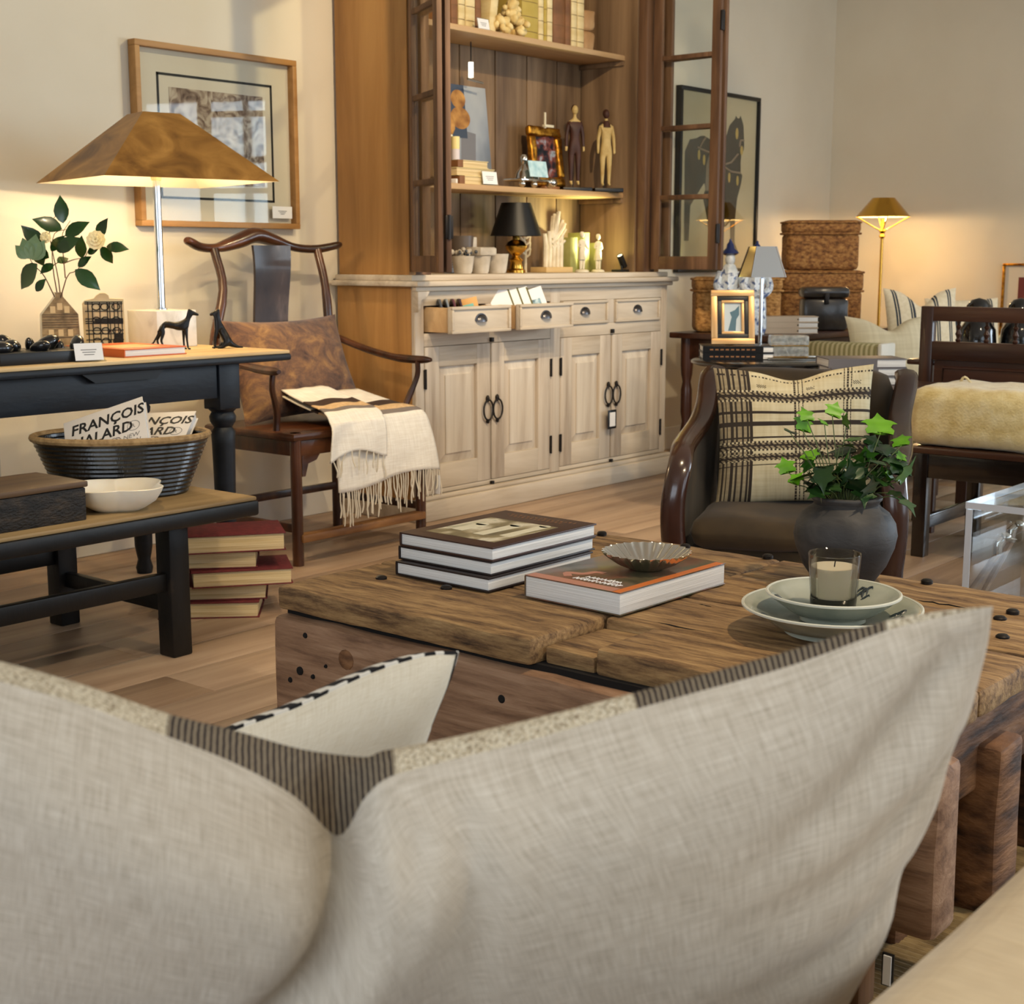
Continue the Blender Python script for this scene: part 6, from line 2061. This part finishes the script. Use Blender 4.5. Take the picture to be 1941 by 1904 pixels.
# ================================================================ far sofa with cushions and brass floor lamp
M_stsf = mat('cream_green_stripe', [(150, 142, 96), (200, 190, 148)], .9, kind='wave', wdir='Y', scale=12, dist=0, detail=0, mid=(.3, .7))
M_crm = mat('cream_upholstery', [(206, 192, 158), (222, 210, 178)], .9, scale=60, kind='weave', bump=.2, bscale=200)
fs_ = thing('striped_sofa', 'cream and green striped sofa whose side arm shows beside the desk', 'sofa', (7.3, 3.1, 0))
obj('seat_base', MB().box(6.6, 8.15, 2.78, 3.36, .08, .42, .03), M_stsf, fs_, True)
obj('backrest', MB().box(6.55, 8.15, 3.33, 3.44, .1, .66, .03), M_stsf, fs_, True)
obj('arm', MB().box(6.45, 6.6, 3.03, 3.44, .08, .69, .03), M_stsf, fs_, True)
obj('arm', MB().box(8.15, 8.28, 2.78, 3.44, .08, .66, .03), M_stsf, fs_, True)
obj('arm_front', MB().box(6.445, 6.605, 3.005, 3.03, .08, .694, .012), mat('daylit_arm_white', (232, 228, 214), .8), fs_, True)  # near-white colour stands for daylight falling on the end of the striped arm
for x in (6.52, 8.2):
    for y in (2.85, 3.4):
        obj('foot', MB().lathe([(.02, 0), (.028, .085)], 10, (x, y if x > 7 else max(y, 3.1), 0)), M_mahv, fs_, True)
cushion('cream_cushion', 'plain cream linen cushion on the striped sofa', (6.77, 3.09, .425), (math.radians(-14), 0, math.radians(-38)), .46, .40, .14, [M_crm], pinch=.10, dent=.06)
M_tick = mat('ticking_cream', [(222, 206, 172), (232, 218, 188)], .9, scale=60)
M_navs = mat('ticking_navy', (52, 58, 66), .9)


def tick(u, v):
    return 1 if min(abs(u - q) for q in (.10, .135, .30, .33, .345, .66, .69, .86, .89)) < .011 else 0


cushion('ticking_cushion', 'left cream ticking cushion with navy stripes on the striped sofa', (7.30, 3.15, .425), (math.radians(-12), math.radians(0), math.radians(-40)), .42, .53, .13, [M_tick, M_navs], tick, 'ticking cushions on the striped sofa', pinch=.08, nu=90, nv=30, dent=.08)
cushion('ticking_cushion', 'right cream ticking cushion with navy stripes seen through the settle spindles', (7.66, 3.07, .425), (math.radians(-12), 0, math.radians(-40)), .44, .47, .13, [M_tick, M_navs], tick, 'ticking cushions on the striped sofa', pinch=.06, nu=90, nv=30)
fl = thing('brass_floor_lamp', 'lit brass floor lamp with cone shade in front of the far wall', 'lamp', (8.395, 3.945, 0))
obj('base', MB().lathe([(0, 0), (.13, 0), (.13, .012), (.03, .022), (.012, .035)], 32), M_brass, fl)
obj('pole', MB().lathe([(.0095, .03), (.0095, 1.24)], 14), M_brass, fl)
obj('knuckle', MB().lathe([(.01, 1.22), (.02, 1.235), (.012, 1.25), (.022, 1.268), (.012, 1.285), (.01, 1.34)], 16), M_brass, fl)
obj('shade', MB().lathe([(.166, 1.352), (.068, 1.468), (.0, 1.4685)], 48, cap=False), M_brass, fl)
obj('shade_lining', MB().lathe([(.1655, 1.3525), (.067, 1.466), (.0, 1.466)], 48, cap=False), mat('warm_white_lining', (246, 232, 190), .6), fl)
for q in range(4):
    a = q * PI / 2 + .6
    obj('shade_arm', MB().tube(spline([(.012 * math.cos(a), .012 * math.sin(a), 1.27), (.06 * math.cos(a), .06 * math.sin(a), 1.295), (.11 * math.cos(a), .11 * math.sin(a), 1.325), (.16 * math.cos(a), .16 * math.sin(a), 1.354)], 10), .0042, 6), M_brass, fl)
obj('light_bulb', MB().ball((0, 0, 1.385), .024), mat('lit_bulb', (255, 220, 160), .5), fl)
bulb('floor_lamp_bulb', (8.395, 3.944, 1.345), 11, (1, .68, .34), .025)
rp = thing('red_picture', 'picture with dark red centre in a thin gold frame on the far right wall', 'picture', (X1 - .02, 3.09, .72))
for a, b, c, d in ((2.8, 3.35, 1.055, 1.07), (2.8, 3.35, .62, .635), (3.335, 3.35, .635, 1.055), (2.8, 2.815, .635, 1.055)):
    obj('frame_bar', MB().box(X1 - .03, X1 - .002, a, b, c, d, .002), M_gold, rp, True)
obj('mount', MB().box(X1 - .014, X1 - .004, 2.81, 3.34, .63, 1.06, 0), M_mount, rp, True)
obj('red_print', MB().box(X1 - .017, X1 - .013, 2.9, 3.25, .7, .985, 0), mat('oxblood_print', (110, 50, 46), .8), rp, True)

# ================================================================ settle seen from behind, bench with blanket
se = thing('spindle_settle', 'dark mahogany settle back with turned spindles and framed panel', 'settle', (5.9, 1.85, 0))
SXb = 5.70


def sv_(y, z0, z1, w=.055):
    return MB().box(SXb - .02, SXb + .02, y - w / 2, y + w / 2, z0, z1, .004)


for y in (2.455, 1.2):
    obj('back_post', sv_(y, 0, .905), M_mahv, se, True)
M_mahy = wood('dark_mahogany_cross', (40, 22, 16), (66, 38, 26), (84, 52, 36), axis=1, scale=7, rough=.35, coat=.2)
obj('top_rail', MB().box(SXb - .02, SXb + .02, 1.23, 2.43, .845, .905, .004), M_mahy, se, True)
obj('mid_rail', MB().box(SXb - .02, SXb + .02, 1.23, 2.43, .685, .762, .004), M_mahy, se, True)
obj('low_rail', MB().box(SXb - .02, SXb + .02, 1.23, 2.43, .42, .47, .004), M_mahy, se, True)
obj('panel', MB().box(SXb - .004, SXb + .01, 1.24, 2.42, .46, .69, 0), M_mahy, se, True)
obj('panel_moulding', MB().tube([(SXb - .006, 1.28, .5), (SXb - .006, 2.38, .5), (SXb - .006, 2.38, .655), (SXb - .006, 1.28, .655)], .006, 6, closed=True), M_mahy, se, True)
spn = MB().lathe([(.008, .0), (.012, .008), (.006, .016), (.013, .032), (.006, .05), (.012, .062), (.006, .07), (.009, .083)], 12)
sp0 = None
for k in range(9):
    y = 2.325 - .118 * k
    if sp0 is None:
        sp0 = obj('spindle', spn, M_mahv, se)
        sp0.location = (SXb - 5.9, y - 1.85, .762)
    else:
        inst(sp0, 'spindle', se, (SXb - 5.9, y - 1.85, .762))
obj('seat', MB().box(SXb + .02, SXb + .45, 1.2, 2.47, .41, .44, .005), M_mahy, se, True)
for y in (2.44, 1.22):
    obj('front_leg', MB().box(SXb + .40, SXb + .44, y - .025, y + .025, 0, .66, .004), M_mahv, se, True)
obj('arm', MB().box(SXb + .0, SXb + .46, 2.42, 2.545, .66, .682, .006), M_mahv, se, True)
obj('arm', MB().box(SXb + .0, SXb + .46, 1.13, 1.25, .66, .682, .006), M_mahv, se, True)
M_jar = mat('black_glaze', (14, 14, 16), .12, coat=.6)
for k, (x, y, lab) in enumerate(((6.50, 2.545, 'left glossy black ginger jar behind the settle'), (6.58, 2.45, 'right glossy black ginger jar behind the settle'))):
    pass
jt = thing('jar_table', 'small dark table behind the settle carrying two black jars', 'table', (6.52, 2.45, 0))
obj('table_top', MB().box(6.32, 6.78, 2.15, 2.72, .55, .575, .005), M_mah, jt, True)
for x in (6.36, 6.74):
    for y in (2.19, 2.68):
        obj('leg', MB().box(x - .02, x + .02, y - .02, y + .02, 0, .55, .003), M_mahv, jt, True)
for k, (x, y, lab) in enumerate(((6.50, 2.56, 'left glossy black jar with domed lid behind the settle'), (6.62, 2.41, 'right glossy black jar with domed lid behind the settle'))):
    o = thing('black_jar', lab, 'jar', (x, y, .5755), 0, 'black jars behind the settle')
    obj('body', MB().lathe([(0, 0), (.05, 0), (.075, .05), (.088, .12), (.08, .2), (.055, .245), (.045, .25)], 32), M_jar, o)
    obj('lid', MB().lathe([(.06, .25), (.062, .27), (.055, .31), (.035, .335), (0, .345)], 32), M_jar, o)
gt = thing('side_table', 'small dark side table under the grey books behind the armchair', 'side table', (5.28, 2.45, 0))
obj('table_top', MB().box(5.06, 5.50, 2.28, 2.66, .585, .61, .004), M_mah, gt, True)
for x in (5.09, 5.47):
    for y in (2.31, 2.63):
        obj('leg', MB().box(x - .016, x + .016, y - .016, y + .016, 0, .585, .003), M_mahv, gt, True)
M_gcov = mat('slate_grey_cover', (104, 100, 102), .5)
for k, (x, y, L_, t_, lab) in enumerate(((5.08, 2.57, .30, .034, 'lowest grey book behind the armchair'), (5.09, 2.58, .30, .032, 'middle grey book behind the armchair'), (5.085, 2.59, .31, .035, 'top grey book of the stack behind the armchair'))):
    zz = .6105 + (0, .0345, .067)[k]
    b_ = book('grey_book', lab, (x, y, zz), math.radians(-48), L_, .2, t_, M_gcov, group='grey books behind the armchair')
    obj('spine_panel', MB().box(0, L_ * .62, -.0015, .003, 0, t_, 0), M_gcov, b_)
tb_ = book('tan_book', 'thin tan book lying flat in front of the grey stack', (4.95, 2.66, .6105), math.radians(-50), .10, .07, .02, mat('tan_board', (176, 156, 130), .7))
tb_.location = (5.075, 2.665, .6105)
bch = thing('low_bench', 'low dark bench carrying a folded cream blanket', 'bench', (5.25, 1.6, 0))
M_dkb = wood('near_black_wood', (16, 10, 8), (30, 20, 16), axis=1, rough=.25, coat=.6)
obj('seat', MB().box(4.98, 5.55, .9, 2.22, .39, .415, .006), M_mahy, bch, True)
obj('apron', MB().box(4.99, 5.02, .93, 2.19, .30, .39, .003), M_dkb, bch, True)
obj('apron', MB().box(5.51, 5.54, .93, 2.19, .30, .39, .003), M_dkb, bch, True)
for x in (5.01, 5.52):
    for y in (.95, 2.15):
        obj('leg', MB().box(x - .025, x + .025, y - .025, y + .025, 0, .39, .003), M_dkb, bch, True)
for y in (.95, 2.15):
    obj('stretcher', MB().box(5.03, 5.50, y - .012, y + .012, .10, .15, .003), M_dkb, bch, True)
M_wool = mat('cream_wool', [(214, 188, 122), (232, 212, 154), (240, 224, 176)], .97, scale=18, detail=6, sheen=.6, bump=.8, bscale=120, mid=(.3, .7))
bl_ = thing('wool_blanket', 'thick folded cream wool blanket with fringe lying on the bench', 'blanket', (5.2, 1.9, .416))
bmesh_ = MB().box(4.985, 5.42, 1.70, 2.215, .417, .635, .045, (8, 10, 6), .010, 4, 9)
obj('folded_stack', bmesh_, M_wool, bl_, True, 180)
for k, (z0, y1) in enumerate(((.455, 1.60), (.515, 1.56), (.585, 1.60))):
    pts = [(4.99 + .02 * k, 1.74, z0), (5.0, 1.68, z0 + .004), (5.02, 1.63, z0 - .004 + .01 * k), (5.06, y1, z0 + .005)]
    obj('folded_edge', MB().box(5.0 + .015 * k, 5.40, y1 - .06, 1.76, z0 - .034, z0 + .034, .032, (4, 4, 1), .008, k * 5, 10), M_wool, bl_, True, 180)
fr_ = MB()
for k in range(26):
    y = 1.62 - .006 * k + rnd.uniform(-.01, .01)
    x = 5.0 + rnd.uniform(-.02, .05)
    fr_.tube(spline([(x + .02, y, .56 - .004 * k * .2), (x - .012, y - .02, .50), (x - .02 + rnd.uniform(-.01, .01), y - .03, .44), (x - .015, y - .035, .421)], 8), .004, 5)
obj('fringe', fr_, mat('cream_fringe', (222, 208, 168), .95), bl_, True)
for y in (2.12, 1.86):
    obj('fringe_loop', MB().tube(spline([(5.3, y + .03, .62), (5.28, y, .655), (5.3, y - .03, .62)], 8), .005, 6), mat('cream_fringe', (222, 208, 168), .95), bl_, True)

# ================================================================ acrylic table and canes
ac = thing('acrylic_table', 'clear acrylic waterfall side table beside the coffee table', 'side table', (3.93, 1.2, 0))
obj('top_slab', MB().box(3.71, 4.16, .92, 1.466, .432, .452, 0), M_acryl, ac, True, 0)
obj('side_slab', MB().box(3.71, 4.16, 1.446, 1.466, .0, .431, 0), M_acryl, ac, True, 0)
obj('side_slab', MB().box(3.71, 4.16, .92, .94, .0, .431, 0), M_acryl, ac, True, 0)
for y in (1.447, .921):
    obj('painted_edge_gleam', MB().box(3.7075, 3.7095, y, y + .018, .0, .431, 0), M_acedge, ac, True)  # added strip with the edge's brightness painted on
obj('painted_edge_gleam', MB().box(3.7075, 3.7095, .92, 1.466, .433, .451, 0), M_acedge, ac, True)
obj('painted_edge_gleam', MB().box(3.71, 4.16, 1.4665, 1.4685, .433, .451, 0), M_acedge, ac, True)
M_bamb = mat('bamboo_cane', [(110, 74, 40), (160, 118, 70)], .4, scale=8, stretch=(1, 1, 6))
for k, (hx, hy, hz, bx_, by_, lab) in enumerate(((4.20, 1.555, .215, 3.98, 1.63, 'left bamboo cane with silver duck head behind the acrylic table'), (4.32, 1.56, .235, 4.08, 1.60, 'right bamboo cane with silver duck head behind the acrylic table'))):
    o = thing('duck_head_cane', lab, 'cane', (bx_, by_, 0), 0, 'canes behind the acrylic table')
    top = Vector((hx - bx_, hy - by_, hz))
    obj('shaft', MB().tube([(0, 0, .0), tuple(top * .5), tuple(top)], [.009, .010, .011], 8), M_bamb, o)
    hd = MB().tube([tuple(top), tuple(top + Vector((.0, 0, .035))), tuple(top + Vector((.012, -.012, .05)))], [.014, .015, .013], 10)
    hd.ball(tuple(top + Vector((.016, -.016, .052))), (.018, .018, .016), 12, 8)
    hd.tube([tuple(top + Vector((.02, -.02, .05))), tuple(top + Vector((.04, -.04, .045)))], [.009, .005], 8, flat=.5)
    obj('duck_head', hd, M_silver, o)

# ================================================================ velvet armchair with plaid cushion
M_velv = mat('brown_velvet', [(34, 25, 13), (54, 41, 22), (76, 59, 33)], .85, scale=5, detail=5, sheen=.08, mid=(.3, .75))
M_armw = mat('polished_brown_arm', [(36, 20, 15), (58, 33, 25)], .22, scale=5, coat=.5)
av = thing('velvet_armchair', 'low brown velvet armchair with curved polished wooden arms', 'armchair', (3.835, 2.055, 0), math.radians(-67))
obj('seat_base', MB().box(-.27, .27, -.30, .30, .07, .28, .03), M_velv, av)
obj('seat_cushion', MB().box(-.262, .262, -.335, .24, .275, .365, .045, (6, 6, 2), .012, 2, 6), M_velv, av, smooth=180)
obj('backrest', MB().box(-.27, .27, .0, .16, .0, .50, .06, (6, 3, 6), .008, 3, 6, M=TR(0, .18, .27) @ RX(math.radians(-10))), M_velv, av, smooth=180)
for s_ in (-1, 1):
    curve = spline([(.40, .735), (.33, .715), (.22, .655), (.08, .60), (-.08, .565), (-.21, .545), (-.29, .51), (-.325, .44), (-.33, .33), (-.32, .2), (-.315, .03)], 44)
    arm = MB()
    vs, fs = [], []
    for i, (yy, zz) in enumerate(curve):
        q0, q1 = curve[max(0, i - 1)], curve[min(44, i + 1)]
        ty, tz_ = q1[0] - q0[0], q1[1] - q0[1]
        ln_ = math.hypot(ty, tz_)
        ny, nz = tz_ / ln_, -ty / ln_   # outward: up / front
        if nz < 0 and i < 20:
            ny, nz = -ny, -nz
        wv = .006 * math.sin(i * .42)
        for dx, dn in ((-.034, -.014), (-.034, .006), (-.024, .014), (.0, .018), (.024, .014), (.034, .006), (.034, -.014)):
            vs.append((s_ * .305 + dx + s_ * wv, yy + ny * dn, zz + nz * dn))
    for i in range(44):
        for k in range(7):
            j = (k + 1) % 7
            fs.append([i * 7 + k, i * 7 + j, (i + 1) * 7 + j, (i + 1) * 7 + k])
    fs += [list(range(7)), [44 * 7 + k for k in range(7)][::-1]]
    arm.add(vs, fs)
    obj('arm_rail', arm, M_armw, av, smooth=60)
    side = [(yy, zz) for yy, zz in curve] + [(.36, .05)]
    sd_ = MB().prism(side, .045, TR(s_ * .305 - .0225, 0, 0) @ Matrix(((0, 0, 1, 0), (1, 0, 0, 0), (0, 1, 0, 0), (0, 0, 0, 1))))
    obj('side_panel', sd_, M_velv, av, smooth=30)
M_pc = mat('plaid_cream', [(206, 188, 146), (226, 212, 174)], .95, scale=90, kind='weave', bump=.3, bscale=200)
M_pd = mat('plaid_dark', (58, 48, 40), .95)
M_pm = mat('plaid_taupe', [(150, 132, 102), (176, 160, 126)], .95, scale=120, kind='weave')
r6 = random.Random(8)


def plaid(u, v):
    vt = [(.025, .008), (.05, .006), (.085, .009), (.115, .006), (.155, .007), (.185, .007), (.21, .007)]
    dark_v = any(abs(u - a) < b for a, b in vt) or any(abs(u - a) < .0045 for a in (.50, .525, .55, .815, .84, .865))
    if abs(v - .955) < .006 and int(u * 90) % 2:
        return 1
    if abs(v - .875) < .012 and any(abs(u - a) < .03 for a in (.29, .60, .90)):
        return 1 if int(u * 160 + v * 160) % 2 else 0
    for lo, hi in ((.745, .835), (.30, .355), (.375, .45)):
        if lo < v < hi:
            e = (v - lo) / (hi - lo)
            if e < .18 or e > .82:
                return 1 if int(u * 75) % 2 else 0
            if .4 < e < .6:
                return 1
            return 1 if int(u * 55 + e * 4) % 2 else 2
    if abs(v - .665) < .009 or abs(v - .575) < .016 or abs(v - .475) < .007 or abs(v - .27) < .006:
        return 1
    if dark_v:
        return 1 if u < .3 or int(v * 140) % 3 else 2
    if u < .22:
        return 2
    return 0


cushion('plaid_cushion', 'cream and brown plaid woven cushion standing in the velvet armchair', (3.86, 2.06, .355), (math.radians(-13), math.radians(-2), math.radians(-58)), .485, .43, .15, [M_pc, M_pd, M_pm], plaid, pinch=.07, nu=150, nv=150, dent=.03)
